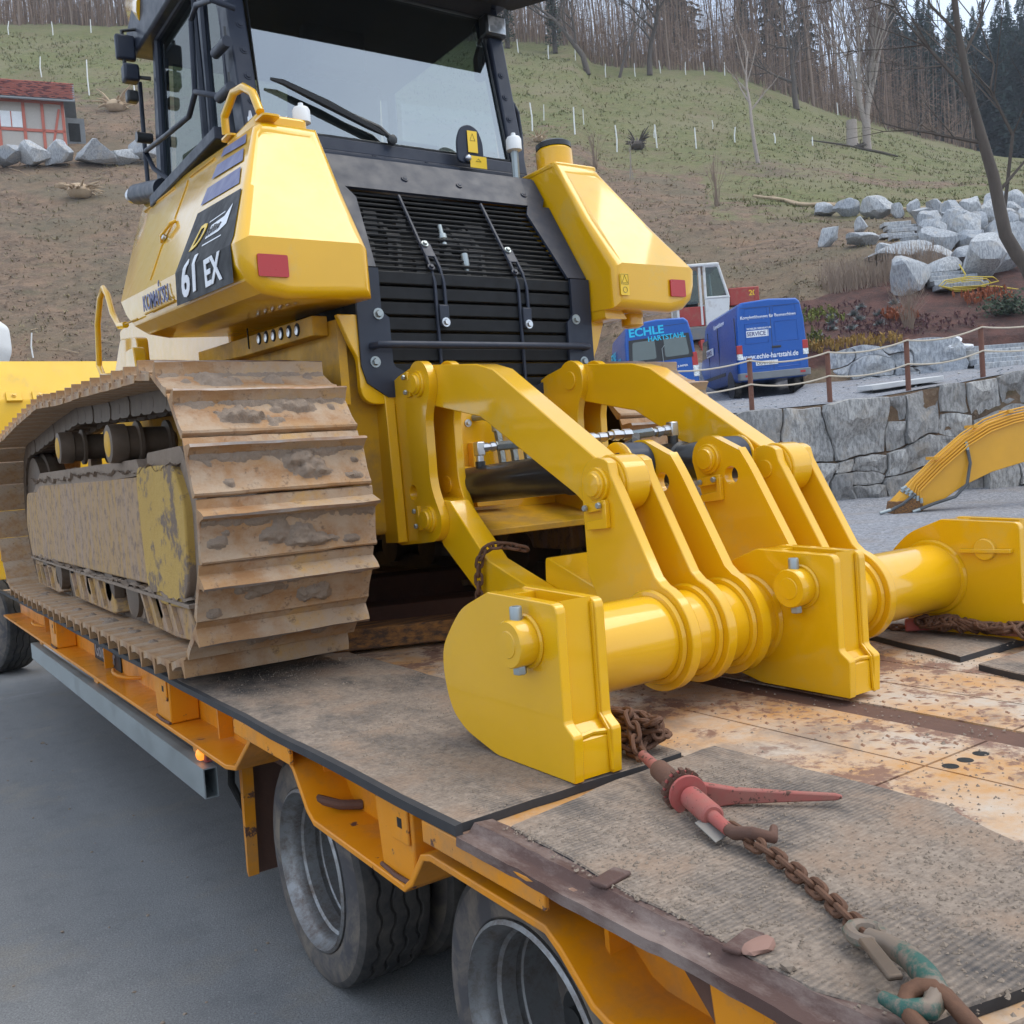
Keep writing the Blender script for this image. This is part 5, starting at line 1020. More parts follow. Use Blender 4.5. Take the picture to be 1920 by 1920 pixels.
# rear housing between the brackets, with cap screws, hoses and fittings
hs = part('rear_housing', G().box(-.276, .276, 3.30, 3.41, 1.30, 1.835), 'yellow', BD, bevel=.01, label='yellow rear housing between the brackets')
part('housing_cover', G().py(rounded([(-.21, 1.50), (.20, 1.50), (.20, 1.80), (-.21, 1.80)], .02), 3.280, 3.2995), 'yellow', hs, bevel=.003)
part('housing_rib', G().py(rounded([(-.16, 1.40), (-.02, 1.40), (-.09, 1.62), (-.16, 1.66)], .01), 3.24, 3.2798), 'yellow', hs, bevel=.004)
part('belly_plate', G().px([(2.98, 1.30), (3.30, 1.36), (3.30, 1.385), (2.98, 1.325)], -.276, .276), 'hull', BD, bevel=.004)
for y, z in ((-.235, 1.675), (-.235, 1.585), (.05, 1.72)):
    cs = part('cap_screw', G().lathe([(.026, 0), (.026, .03), (.022, .034), (.013, .034), (.013, .012), (0, .012)], (y, 3.2798 if y > 0 else 3.2998, z), (0, -1, 0), 18), 'yellow', hs)
part('small_bolt', G().bolt((-.15, 3.279, 1.735), (0, -1, 0), .010, .012), 'silver', hs)
part('elbow_fitting', G().tube([(-.12, 3.279, 1.755), (-.11, 3.23, 1.755), (-.09, 3.21, 1.745), (-.07, 3.20, 1.72)], .014, 8), 'galv', hs)
def hose(path, r, par, coil=True, mat_='rubberhose'):
    h = part('hose', G().tube(path, r, 10), mat_, par)
    if coil:
        P = resample(path, .0045); g = G(); pp = []
        for i, p in enumerate(P[:-1]):
            t = (P[i + 1] - p).normalized(); u = t.orthogonal().normalized(); w = t.cross(u); 
            for q in range(6): a = 2 * math.pi * q / 6; pp.append(p + t * .0045 * q / 6 + (u * math.cos(a) + w * math.sin(a)) * (r * 1.12))
        part('spring_guard', g.tube(pp, .0017, 4), 'galv', h)
    return h
for i in range(3):
    x = -.07 + .062 * i
    hose([(x, 3.2, 1.72), (x + .004, 3.19, 1.66), (x + .012, 3.19, 1.58), (x + .02, 3.2, 1.48)], .014, hs)
    part('hose_ferrule', G().lathe([(.012, 0), (.018, .004), (.018, .05), (.014, .055)], (x, 3.2, 1.69), (0, 0, 1), 14), 'galv', hs)
# rams
def ram(x, lab):
    a = Vector((x, 3.215, 1.488)); b = Vector((x, Y2, Z2)); d = (b - a); L = d.length; d.normalize()
    r = part('ram', G().lathe([(.045, -.02), (.062, -.005), (.0685, .03), (.0685, L - .30), (.075, L - .295), (.075, L - .20), (.066, L - .195), (.066, L - .12), (.052, L - .1), (.052, L - .03)], a, d, 36), 'black', BD, label=lab)
    part('ram_eye', G().lathe([(.055, -.045), (.070, -.043), (.070, .043), (.055, .045)], b, (1, 0, 0), 32), 'frame', r)
    part('ram_band', G().lathe([(.0765, 0), (.0765, .006)], a + d * (L - .255), d, 32), 'frame', r)
    part('ram_mount', G().lathe([(.06, -.045), (.075, -.043), (.075, .043), (.06, .045)], a + Vector((0, .04, 0)), (1, 0, 0), 28), 'yellow', r)
    return r
RA = ram(-.218, 'near black ripper ram'); RB = ram(.208, 'far black ripper ram')
def fitting(o, ax, par, L=.09, r=.014): part('hose_fitting', G().lathe([(r, 0), (r * 1.25, .002), (r * 1.25, L * .35), (r, L * .36), (r, L * .5), (r * 1.3, L * .52), (r * 1.3, L * .8), (r * .9, L * .82), (r * .9, L)], o, ax, 8), 'silver', par)
e = part('ram_elbow', G().tube([(-.235, 3.075, 1.565), (-.235, 3.075, 1.615)], .015, 12), 'silver', RA)
part('ram_elbow', G().obox((-.235, 3.075, 1.625), (.017, 0, 0), (0, .017, 0), (0, 0, .026)), 'silver', RA, bevel=.004)
part('port_boss', G().cyl((-.235, 3.075, 1.545), (-.235, 3.075, 1.578), .019, n=14), 'black', RA)
fitting((-.222, 3.072, 1.628), (1, -.3, .05), RA, .06); hose([(-.17, 3.055, 1.63), (-.10, 3.03, 1.632), (.02, 2.98, 1.64), (.1, 2.9, 1.64)], .0155, RA)
part('port_boss', G().cyl((.208, 2.50, 1.58), (.208, 2.50, 1.615), .019, n=14), 'black', RB)
part('ram_elbow', G().obox((.208, 2.50, 1.638), (.016, 0, 0), (0, .016, 0), (0, 0, .026)), 'silver', RB, bevel=.004)
fitting((.197, 2.505, 1.637), (-1, .12, -.08), RB, .07); hp_ = [(.125, 2.515, 1.632), (.07, 2.52, 1.628), (.02, 2.525, 1.625)]
hose(hp_, .014, RB); fitting((.03, 2.52, 1.63), (-1, .04, .0), RB, .10, .015); fitting((-.075, 2.525, 1.625), (-1, .1, 0), RB, .09, .013)
part('hose', G().tube([(-.16, 2.53, 1.625), (-.21, 2.56, 1.63), (-.28, 2.62, 1.66)], .016, 10), 'vandark', RB); part('hose_sleeve', G().tube([(-.21, 2.56, 1.63), (-.29, 2.63, 1.66)], .018, 10), 'galv', RB)
part('ram_port', G().tube([(-.1, 2.35, 1.60), (-.1, 2.40, 1.585), (-.02, 2.44, 1.60), (.02, 2.48, 1.62)], .014, 8), 'darkpump', RB)
# sockets
def socket(xc, mode):
    w = .0655; t = .026
    out = [(1.615, .8715), (1.6085, .972), (1.640, .9955), (1.6385, 1.252), (1.905, 1.262), (2.03, 1.215), (2.088, 1.163), (2.135, 1.108), (2.143, 1.05), (2.128, .985), (2.105, .942), (2.05, .906), (1.915, .872)]
    out = rounded(out, [0, .008, .008, .022, .004, .06, .06, .06, .06, .06, .06, .06, .02], 4)
    S = part('shank_socket', G().px(out, xc - w, xc - w + t), 'yellow', BD, bevel=.0025, smooth=30, label='near ripper shank socket' if mode == 0 else 'middle ripper shank socket' if mode == 1 else 'far ripper shank socket')
    part('socket_cheek', G().px(out, xc + w - t, xc + w), 'yellow', S, bevel=.0025, smooth=30)
    part('socket_wall', G().px([(1.652, 1.256), (1.652, .985), (1.622, .955), (1.622, .8735), (1.685, .875), (1.685, 1.250)], xc - w + t, xc + w - t), 'yellow', S)
    part('socket_wall', G().px([(1.86, 1.254), (1.86, .90), (2.08, .95), (2.1, 1.10), (1.98, 1.222), (1.905, 1.2585)], xc - w + t, xc + w - t), 'yellow', S)
    part('socket_floor', G().box(xc - w + t, xc + w - t, 1.68, 1.87, .90, 1.0), 'yellow', S)
    for x in (xc + w - t, ): part('weld_bead', G().tube([(x, 1.648, 1.245), (x + .001, 1.649, 1.0), (x, 1.620, .968), (x + .001, 1.617, .88)], .0055, 6), 'yellow', S)
    part('weld_bead', G().tube([(xc - w + t, 1.625, .965), (xc, 1.628, .968), (xc + w - t, 1.625, .964)], .006, 6), 'yellow', S)
    y, z = 1.752, 1.163
    if mode < 2:
        c = part('pin_collar', G().lathe([(.037, .0), (.037, .001), (.052, .001), (.053, .050), (.050, .054), (.0335, .054)], (xc - w, y, z), (-1, 0, 0), 36), 'yellow', S)
        part('pin', G().lathe([(.032, 0), (.032, .052), (.029, .056), (.0, .057)], (xc - w, y, z), (-1, 0, 0), 30), 'yellow', c)
        part('weld_bead', G().tube([(xc - w - .003, y + .056 * math.cos(a), z + .056 * math.sin(a)) for a in np.linspace(0, 6.283, 29)[:-1]], .006, 6, closed=True), 'yellow', c)
        part('pin_bolt', G().lathe([(.014, .048), (.014, .078), (.0125, .081), (.008, .081), (.008, .074), (0, .074)], (xc - w - .026, y, z), (0, 0, 1), 20), 'galv', c)
        part('pin_bolt', G().lathe([(.014, .050), (.0155, .056), (.0155, .068), (.012, .070), (0, .070)], (xc - w - .026, y, z), (0, .0, -1), 6), 'galv', c)
    else:
        part('pin', G().lathe([(.036, 0), (.036, .012), (.033, .015), (0, .015)], (xc - w, y, z), (-1, 0, 0), 30), 'yellow', S)
        part('pin_flag', G().obox((xc - w - .010, y - .002, z - .004), (.010, 0, 0), (0, .088, -.002), (0, 0, .0065)), 'yellow', S, bevel=.002)
for i, xc in enumerate((-.92, 0.0, .92)): socket(xc, i)
# ---------------------------------------------------------------- hillside
TU = [-.9, -.53, -.33, -.1, .1, .115, .125, .25, .30, .31, .35, .45, .53, .9]
TD = [16, 20, 21.9, 22.05, 26, 28.4, 28.8, 31, 34, 40, 50, 65, 85, 120, 170, 260]
TZ = [[0, .3, 1.0, 1.05, 2.6, 3.7, 3.9, 5.2, 7, 10.5, 16.5, 25.5, 38, 60.2, 85, 110], [0, .3, 1.0, 1.05, 2.6, 3.7, 3.9, 5.2, 7, 10.5, 16.5, 25.5, 38, 60.2, 85, 110],
      [0, .2, .7, .75, 2.0, 3.0, 3.2, 4.4, 6, 9.4, 15.2, 24.2, 36.5, 58, 82, 106], [0, .1, .3, .35, .9, 1.6, 1.8, 3, 4.7, 8, 13.7, 22.2, 33.6, 54.5, 78, 100],
      [0, 0, .1, .15, .6, 1.2, 1.3, 2.6, 4.3, 7.8, 13.6, 21.5, 32, 52, 75, 96], [0, .05, .2, .25, 1.2, 2.2, 2.4, 3.3, 5, 8.2, 13.4, 20.6, 30.4, 49.6, 71, 90],
      [0, .05, .25, 2.3, 2.8, 3.02, 3.06, 3.3, 5.1, 8.3, 13.3, 20.3, 30.2, 49.2, 71, 90], [0, .05, .25, 2.36, 2.82, 3.03, 3.07, 3.35, 5.2, 8.6, 13.1, 19.3, 28.7, 47.4, 68, 86],
      [0, .05, .25, 2.4, 2.85, 3.06, 3.1, 3.5, 5.6, 8.7, 12.9, 19, 27.9, 44.7, 64, 82], [0, .05, .25, 2.4, 2.95, 3.3, 4.2, 5.1, 6.4, 8.8, 12.8, 18.8, 27.6, 44.2, 63, 80],
      [0, .05, .25, 2.42, 2.98, 3.3, 4.25, 5.15, 6.4, 8.9, 12.7, 18.6, 26.9, 41.7, 60, 76], [0, .05, .25, 2.62, 3.1, 3.4, 4.3, 5.2, 6.6, 9.2, 12.9, 17.6, 24.5, 37.5, 54, 68],
      [0, .05, .25, 2.82, 3.2, 3.5, 4.3, 5.3, 6.8, 9.4, 13.2, 17.4, 23.4, 34.5, 48, 60], [0, .05, .25, 2.9, 3.3, 3.6, 4.3, 5.3, 6.8, 9.4, 13.2, 17.4, 23.0, 33.0, 44, 54]]
TZA = np.array(TZ)
def zt(L, D):
    u = min(max(L / max(D, 1), TU[0]), TU[-1]); d = min(max(D, TD[0]), TD[-1])
    i = min(len(TU) - 2, max(0, int(np.searchsorted(TU, u)) - 1)); j = min(len(TD) - 2, max(0, int(np.searchsorted(TD, d)) - 1))
    a = (u - TU[i]) / (TU[i + 1] - TU[i]); b = (d - TD[j]) / (TD[j + 1] - TD[j])
    return float((TZA[i, j] * (1 - a) + TZA[i + 1, j] * a) * (1 - b) + (TZA[i, j + 1] * (1 - a) + TZA[i + 1, j + 1] * a) * b)
def zn(L, D): return zt(L, D) + (.35 * noise.noise(Vector((L * .16, D * .16, 2))) + .16 * noise.noise(Vector((L * .6, D * .6, 5)))) * min(1, max(0, (D - 32) / 8))
def grass_amt(L, D):
    u = L / D; lim = 72 - 8 * max(0, u) if u > -.2 else 78
    g = .42 + (D - lim) / 26
    if u > .22 and 50 < D < 66: g = max(g, .55 + .3 * (D - 50) / 16)
    return max(-.2, min(1.15, g))
def mulch_amt(L, D): return 1.0 if (L / D > .300 and 28.6 < D < 37.5 - 10 * max(0, .42 - L / D) * 3) else 0.0
ul = sorted(set([round(x, 4) for x in np.linspace(-.9, .9, 151)] + [.115, .125, .30, .31])); dl = list(np.linspace(16, 21.8, 5)) + [21.9, 22.05] + list(np.linspace(22.5, 28.3, 8)) + [28.4, 28.8] + list(np.linspace(29.2, 60, 68)) + list(np.linspace(61, 120, 50)) + list(np.linspace(125, 260, 14))
V = []; GA = []; MU = []
for d in dl:
    for u in ul: V.append(bgp(u * d, d, zn(u * d, d) - (.02 if d <= 16 else 0))); GA.append(grass_amt(u * d, d)); MU.append(mulch_amt(u * d, d))
nu = len(ul); g = G(); g.add(V, [(j * nu + i, j * nu + i + 1, (j + 1) * nu + i + 1, (j + 1) * nu + i) for j in range(len(dl) - 1) for i in range(nu - 1)])
HILL = bpy.data.objects.new('hillside', mesh('hillside', g, 'hill', smooth=60)); COL.objects.link(HILL); setp(HILL, kind='structure')
for nm, arr in (('grass', GA), ('mulch', MU)):
    at_ = HILL.data.attributes.new(nm, 'FLOAT', 'POINT'); at_.data.foreach_set('value', arr)
# gravel terrace above the stone wall
g = G(); us = np.linspace(.118, .62, 40); ds = list(np.linspace(22.06, 28.3, 10)); 
us2 = [u for u in us]
V = [bgp(u * d, d, zn(u * d, d) + .02 + .02 * noise.noise(Vector((u * d * 1.5, d * 1.5, 0)))) for d in ds for u in us2]
g.add(V, [(j * len(us2) + i, j * len(us2) + i + 1, (j + 1) * len(us2) + i + 1, (j + 1) * len(us2) + i) for j in range(len(ds) - 1) for i in range(len(us2) - 1)])
V = [bgp(u * d, d, zn(u * d, d) + (.03 if d > 14.5 else -.04)) for d in (14, 16, 18, 20, 21.85) for u in np.linspace(-.1, .75, 30)]
g.add(V, [(j * 30 + i, j * 30 + i + 1, (j + 1) * 30 + i + 1, (j + 1) * 30 + i) for j in range(4) for i in range(29)])
V = [bgp(u * d, d, zn(u * d, d) + .02) for d in (28.3, 29.5, 31.5, 33) for u in np.linspace(.1, .302, 12)]
g.add(V, [(j * 12 + i, j * 12 + i + 1, (j + 1) * 12 + i + 1, (j + 1) * 12 + i) for j in range(3) for i in range(11)])
o = bpy.data.objects.new('gravel_path', mesh('gravel_path', g, 'gravel', smooth=60)); COL.objects.link(o); setp(o, kind='structure')

# ---------------------------------------------------------------- dry stone walls
def blocks(x0, x1, y0f, y1f, n, seed):
    """uneven fitted blocks: split a strip again and again, then bend every joint with one shared noise field"""
    rnd = random.Random(seed); out = []; area = (x1 - x0) / n
    def split(a, b, c, d, lv):
        w, h = (b - a), (d - c) * 2.3
        if w * h < area * 2.3 * rnd.uniform(.45, 1.9) and w < 1.7 * h + .25 and h < 1.5 * w: out.append((a, b, c, d)); return
        if w > h * rnd.uniform(.95, 1.5): m = a + (b - a) * rnd.uniform(.33, .67); split(a, m, c, d, lv + 1); split(m, b, c, d, lv + 1)
        else: m = c + (d - c) * rnd.uniform(.36, .64); split(a, b, c, m, lv + 1); split(a, b, m, d, lv + 1)
    split(x0, x1, 0, 1, 0); cells = []
    for a, b, c, d in out:
        P = []
        for (p, q), (r, s_) in (((a, c), (b, c)), ((b, c), (b, d)), ((b, d), (a, d)), ((a, d), (a, c))):
            k = max(2, int(max(abs(r - p), abs(s_ - q) * 2) / .14))
            for t in range(k): P.append((p + (r - p) * t / k, q + (s_ - q) * t / k))
        Q = []
        for x, v in P:
            e = min(1, v * 8, (1 - v) * 8) ; y0, y1 = y0f(x), y1f(x); nx = .30 * noise.noise(Vector((x * 1.1, v * 2.6, seed))) + .05 * noise.noise(Vector((x * 5, v * 9, seed))); ny = .30 * noise.noise(Vector((x * 1.1, v * 2.6, seed + 20))) + .05 * noise.noise(Vector((x * 5, v * 9, seed + 20)))
            Q.append((x + nx, y0 + (y1 - y0) * v + ny * e * min(1, (y1 - y0) / 1.5)))
        n_ = len(Q); cx = sum(p[0] for p in Q) / n_; cy = sum(p[1] for p in Q) / n_
        # pull the corners in a little
        Z = []
        for i, (x, y) in enumerate(Q):
            ax, ay = Q[i - 1]; bx, by = Q[(i + 1) % n_]; Z.append((x * .8 + (ax + bx) * .1, y * .8 + (ay + by) * .1))
        cells.append(Z)
    return cells
def stone_face(name, loc, label, L0, L1, Df, bot, top, n, seed, m, depth=.35, gap=.004, lean=.12, asp=1.3):
    RT = root(name, bgp(*loc), label, 'stone wall')
    rnd = random.Random(seed)
    for poly in blocks(L0, L1, bot, top, n, seed):
        cx = sum(p[0] for p in poly) / len(poly); cy = sum(p[1] for p in poly) / len(poly)
        q = []
        q = list(poly)
        if len(q) < 3: continue
        off = rnd.uniform(0, 60); tx, ty = rnd.uniform(-.22, .22), rnd.uniform(-.12, .28); pr = rnd.uniform(-.04, .16)
        def ring(sc, d, jit):
            r = []
            for x, y in q:
                dx, dy = x - cx, y - cy; l = math.hypot(dx, dy) + 1e-6; s = sc * (1 + jit * noise.noise(Vector((x * 3, y * 3, off)))) - gap / l
                X, Y = cx + dx * s, cy + dy * s; dd = d + tx * dx * (d > .1) + ty * dy * (d > .1) + .07 * noise.noise(Vector((X * 3.2, Y * 3.2, off + 9))) * (d > .1) + .03 * noise.noise(Vector((X * 9, Y * 9, off))) * (d > .1)
                r.append(bgp(X, Df(X) - dd + lean * (Y - 0), Y))
            return r
        g = G(); g.loft([ring(.995, 0, .02), ring(.985, depth * .72 + pr, .05), ring(.955, depth * .98 + pr, .06), ring(.72, depth * 1.01 + pr, .22), ring(.3, depth * 1.0 + pr, .3)], cap=True)
        part('stone', g, m, RT, smooth=22)
    return RT
wf = lambda L: 21.95 - .10 * math.sin(L * .5)
W1 = stone_face('stone_wall', (8, 21.9, .1), 'tall dry stone wall of big grey blocks holding up the gravel terrace', 2.7, 13.4, wf, lambda L: -.05, lambda L: zt(L, 22.06) + .02 - .05 * math.sin(L * 3), 33, 21, 'wallstone')
g = G(); g.loft([[bgp(L, wf(L) + .06 + .12 * z, z) for z in (-.05, 1.1, 2.25)] for L in np.linspace(2.7, 13.4, 20)], closed=False, cap=False); part('earth_joint', g, 'mossgap', W1)
W2 = stone_face('garden_wall', (10, 28.4, 3.3), 'low grey boulder wall edging the mulch bed right of the vans', 8.55, 13.0, lambda L: 28.65 - (L - 9) * .40, lambda L: zt(L, 28.0) - .35, lambda L: zt(L, 28.9) - .02 - .06 * math.sin(L * 4), 10, 5, 'boulder', depth=.4, lean=.2, asp=1.1)
rnd = random.Random(12)
def bould(L, D, w, h, seed, label, m='boulder', d=None, cat='boulder', grp=None, dz=0):
    z = zn(L, D); c = bgp(L, D, z + h * .36 + dz)
    return thing('boulder', rock(c, (w / 2 * 1.02, (d or w * .8) / 2 * .95, h / 2 * .9), seed, 3, 16, .05, rot=-YAW + random.Random(seed).uniform(-.3, .3)), m, bgp(L, D, z), label, cat, grp, smooth=20)
BG1 = 'boulders stacked along the garden steps'
bl_ = [(1545, 405, 17.8, 52.3, 1.3, .9, 'small pale boulder at the left end of the upper garden row'), (0, 0, 18.75, 51.5, 1.5, 1.3, 'pale boulder second from the left in the upper garden row'), (0, 0, 19.9, 50.5, 1.8, 1.5, 'widest pale boulder in the upper garden row, third from the left'),
       (0, 0, 20.6, 49.6, 1.1, 1.2, 'grey boulder between the widest one and the cream one at the top of the steps'), (0, 0, 21.2, 49.0, .8, 1.25, 'cream coloured boulder standing at the top of the steps'), (0, 0, 22.0, 48.4, 1.3, 1.3, 'bluish boulder just right of the cream one above the steps'),
       (0, 0, 21.3, 45.6, .9, .8, 'boulder tucked under the bluish one beside the upper steps')]
for i, (_, _, L, D, w, h, lb) in enumerate(bl_): bould(L, D, w, h, 100 + i, lb, grp=BG1)
pl = [(1600, 440, 17.0, 45.0, .9, 1.0), (1560, 475, 14.6, 42.4, 1.1, 1.2), (1615, 465, 15.7, 41.4, 1.9, .9), (1640, 490, 15.6, 38.8, 1.2, .7), (1680, 490, 15.7, 38.0, 2.6, .9), (1740, 495, 16.8, 37.4, 1.7, .8)]
plb = ['small boulder left of the top of the upper stone steps', 'rounded grey boulder at the far left below the steps', 'long pale boulder lying left of the upper steps', 'flat boulder above the dry reeds', 'longest low boulder above the dry reeds', 'low boulder at the foot of the upper steps']
for i, (_, _, L, D, w, h) in enumerate(pl): bould(L, D, w, h, 130 + i, plb[i], grp=BG1)
sl = [(14.3, 33.9, 1.9, 1.7, 'pointed grey boulder left of the lower steps'), (16.1, 34.8, 1.6, 1.0, 'slanting boulder just above the lower steps'), (17.4, 36.2, 1.5, 1.0, 'boulder leaning over the slanting one above the lower steps'), (17.2, 34.2, 2.0, 2.0, 'big pale block right of the lower steps by the yellow hose'), (18.3, 34.8, 1.8, 2.1, 'tall boulder behind the big pale block by the yellow hose')]
for i, (L, D, w, h, lb) in enumerate(sl): bould(L, D, w, h, 150 + i, lb, grp=BG1)
W3 = root('boulder_wall', bgp(21, 42, 10), 'stacked bank of pale boulders at the upper right beside the curved steps', 'stone wall')
rnd = random.Random(44)
for row, (D0, D1, h, n) in enumerate(((38.6, 36.0, 1.15, 6), (40.3, 38.0, 1.2, 7), (42.2, 40.0, 1.2, 7), (44.3, 42.0, 1.25, 8), (46.4, 44.4, 1.2, 8))):
    for i in range(n):
        t = (i + rnd.uniform(-.2, .2)) / n; D = D0 + (D1 - D0) * t; L = (17.6 + .55 * row + (.1 if row < 2 else .9) + t * 7.6) ; w = rnd.uniform(1.0, 1.9)
        w = 7.6 / n * rnd.uniform(1.1, 1.35); z = zn(L, D); part('stone', rock(bgp(L, D, z + h * .36), (w / 2, .75, h / 2 * rnd.uniform(1.1, 1.35)), rnd.random(), 3, 16, .05, rot=-YAW), 'boulder', W3, smooth=20)
HB = 'boulders in a row below the half timbered house'
for i, (L, D, w, h, lb) in enumerate(((-30.3, 59.0, 1.6, 1.3, 'boulder at the far left of the row below the house'), (-28.6, 59.1, 1.3, 1.35, 'narrow whitish boulder second in the row below the house'), (-27.1, 59.3, 1.4, 1.3, 'greyish boulder third in the row below the house'), (-25.7, 59.7, 1.3, 1.25, 'boulder fourth in the row, under the right house corner'), (-23.9, 60.4, 1.9, 1.2, 'broad boulder fifth in the row, right of the house'), (-22.5, 61.3, 1.3, .85, 'low boulder sixth in the row, just left of the tall end one'), (-21.4, 61.8, 1.25, 1.5, 'tall white boulder at the right end of the row near the cab'))):
    bould(L, D, w * 1.7, h * 1.42, 180 + i, lb, grp=HB, dz=.1)
# garden steps
def steps(loc, pts, label, w=1.0):
    S = root('garden_steps', bgp(*loc), label, 'steps')
    for L, D, z, ww in pts: part('step', G().obox(bgp(L, D, z), Vector((FY, -FX, 0)) * ww / 2, Vector((FX, FY, 0)) * .28, (0, 0, .09)), 'boulder', S, bevel=.02)
steps((18.5, 43, 10), [(17.6 + .19 * i if i > 4 else 18.3 - .14 * i, 39.2 + .95 * i, zn(17.6 + .19 * i, 39.2 + .95 * i) + .12, 1.7 - .06 * i) for i in range(8)], 'curved flight of grey stone steps between the boulders at the upper right')
steps((16.0, 34, 7), [(15.9 + .02 * i, 33.4 + .42 * i, zn(15.9, 33.4 + .42 * i) + .14, 1.7) for i in range(5)], 'short flight of grey stone steps beside the yellow hose')
steps((14.4, 28, 3.6), [(14.2 + .05 * i, 26.6 + .50 * i, 3.3 + .16 * i, 2.3) for i in range(8)], 'pale concrete steps behind the rope fence post at the right')

# ---------------------------------------------------------------- rope fence on the wall
RF = root('rope_fence', bgp(8, 22.4, 2.4), 'white rope fence on rusty posts along the top of the stone wall', 'fence')
PL = [(3.4, 22.3), (5.68, 22.3), (7.5, 22.35), (9.3, 22.3), (11.05, 22.35), (13.2, 22.4)]; tops = []
for i, (L, D) in enumerate(PL):
    zb = zt(L, D) - .05; zt_ = zb + 1.27; tops.append(zt_); c = bgp(L, D, 0)
    part('post', G().lathe([(.058, 0), (.058, zt_ - zb - .01), (.05, zt_ - zb)], (c.x, c.y, zb), (.01 * (i % 2), 0, 1), 14), 'rustpost', RF)
for hgt in (.06, .60):
    for i in range(len(PL) - 1):
        a = bgp(*PL[i], tops[i] - hgt); b = bgp(*PL[i + 1], tops[i + 1] - hgt); pts = [a.lerp(b, t) + Vector((0, 0, -.11 * 4 * t * (1 - t))) + Vector((-.06 * FX, -.06 * FY, 0)) for t in np.linspace(0, 1, 14)]
        part('rope', G().tube(pts, .019, 7), 'rope', RF)
thing('concrete_slab', G().obox(bgp(9.55, 23.4, zt(9.5, 23.4) + .13), Vector((FY, -FX, .06)) * .85, Vector((FX, FY, .05)) * .5, (0, 0, .06)), 'slab', bgp(9.55, 23.4, 2.6), 'pale concrete slab lying on the gravel behind the rope fence', 'slab', bevel=.015)
BGS = root('plastic_bags', bgp(13.1, 27.9, 4), 'pile of whitish plastic bags at the edge of the mulch bed', 'bags')
for i, (L, z, w, h) in enumerate(((12.85, 3.98, .5, .22), (13.2, 3.96, .5, .2), (13.0, 4.16, .34, .28), (13.05, 4.06, .55, .18))): part('bag', rock(bgp(L, 27.6 + .1 * i, z), (w / 2, .3, h / 2), 300 + i, 3, 3, .2, rot=-YAW), 'bag', BGS, smooth=70)
ho = [bgp(15.9 + .5 * math.sin(i * .9) * (1 + .05 * i), 33.3 - .02 * i, 6.5 + .18 * math.cos(i * .9) + .004 * i) for i in range(26)]
thing('garden_hose', G().tube([bgp(15.95, 33.5, 7.3), bgp(16.0, 33.2, 6.9)] + ho + [bgp(16.9, 33.0, 6.4), bgp(17.8, 32.8, 6.15), bgp(18.4, 32.6, 6.0)], .022, 6), 'hose', bgp(16, 33, 6.3), 'coiled yellow garden hose hanging over the big pale block', 'hose')
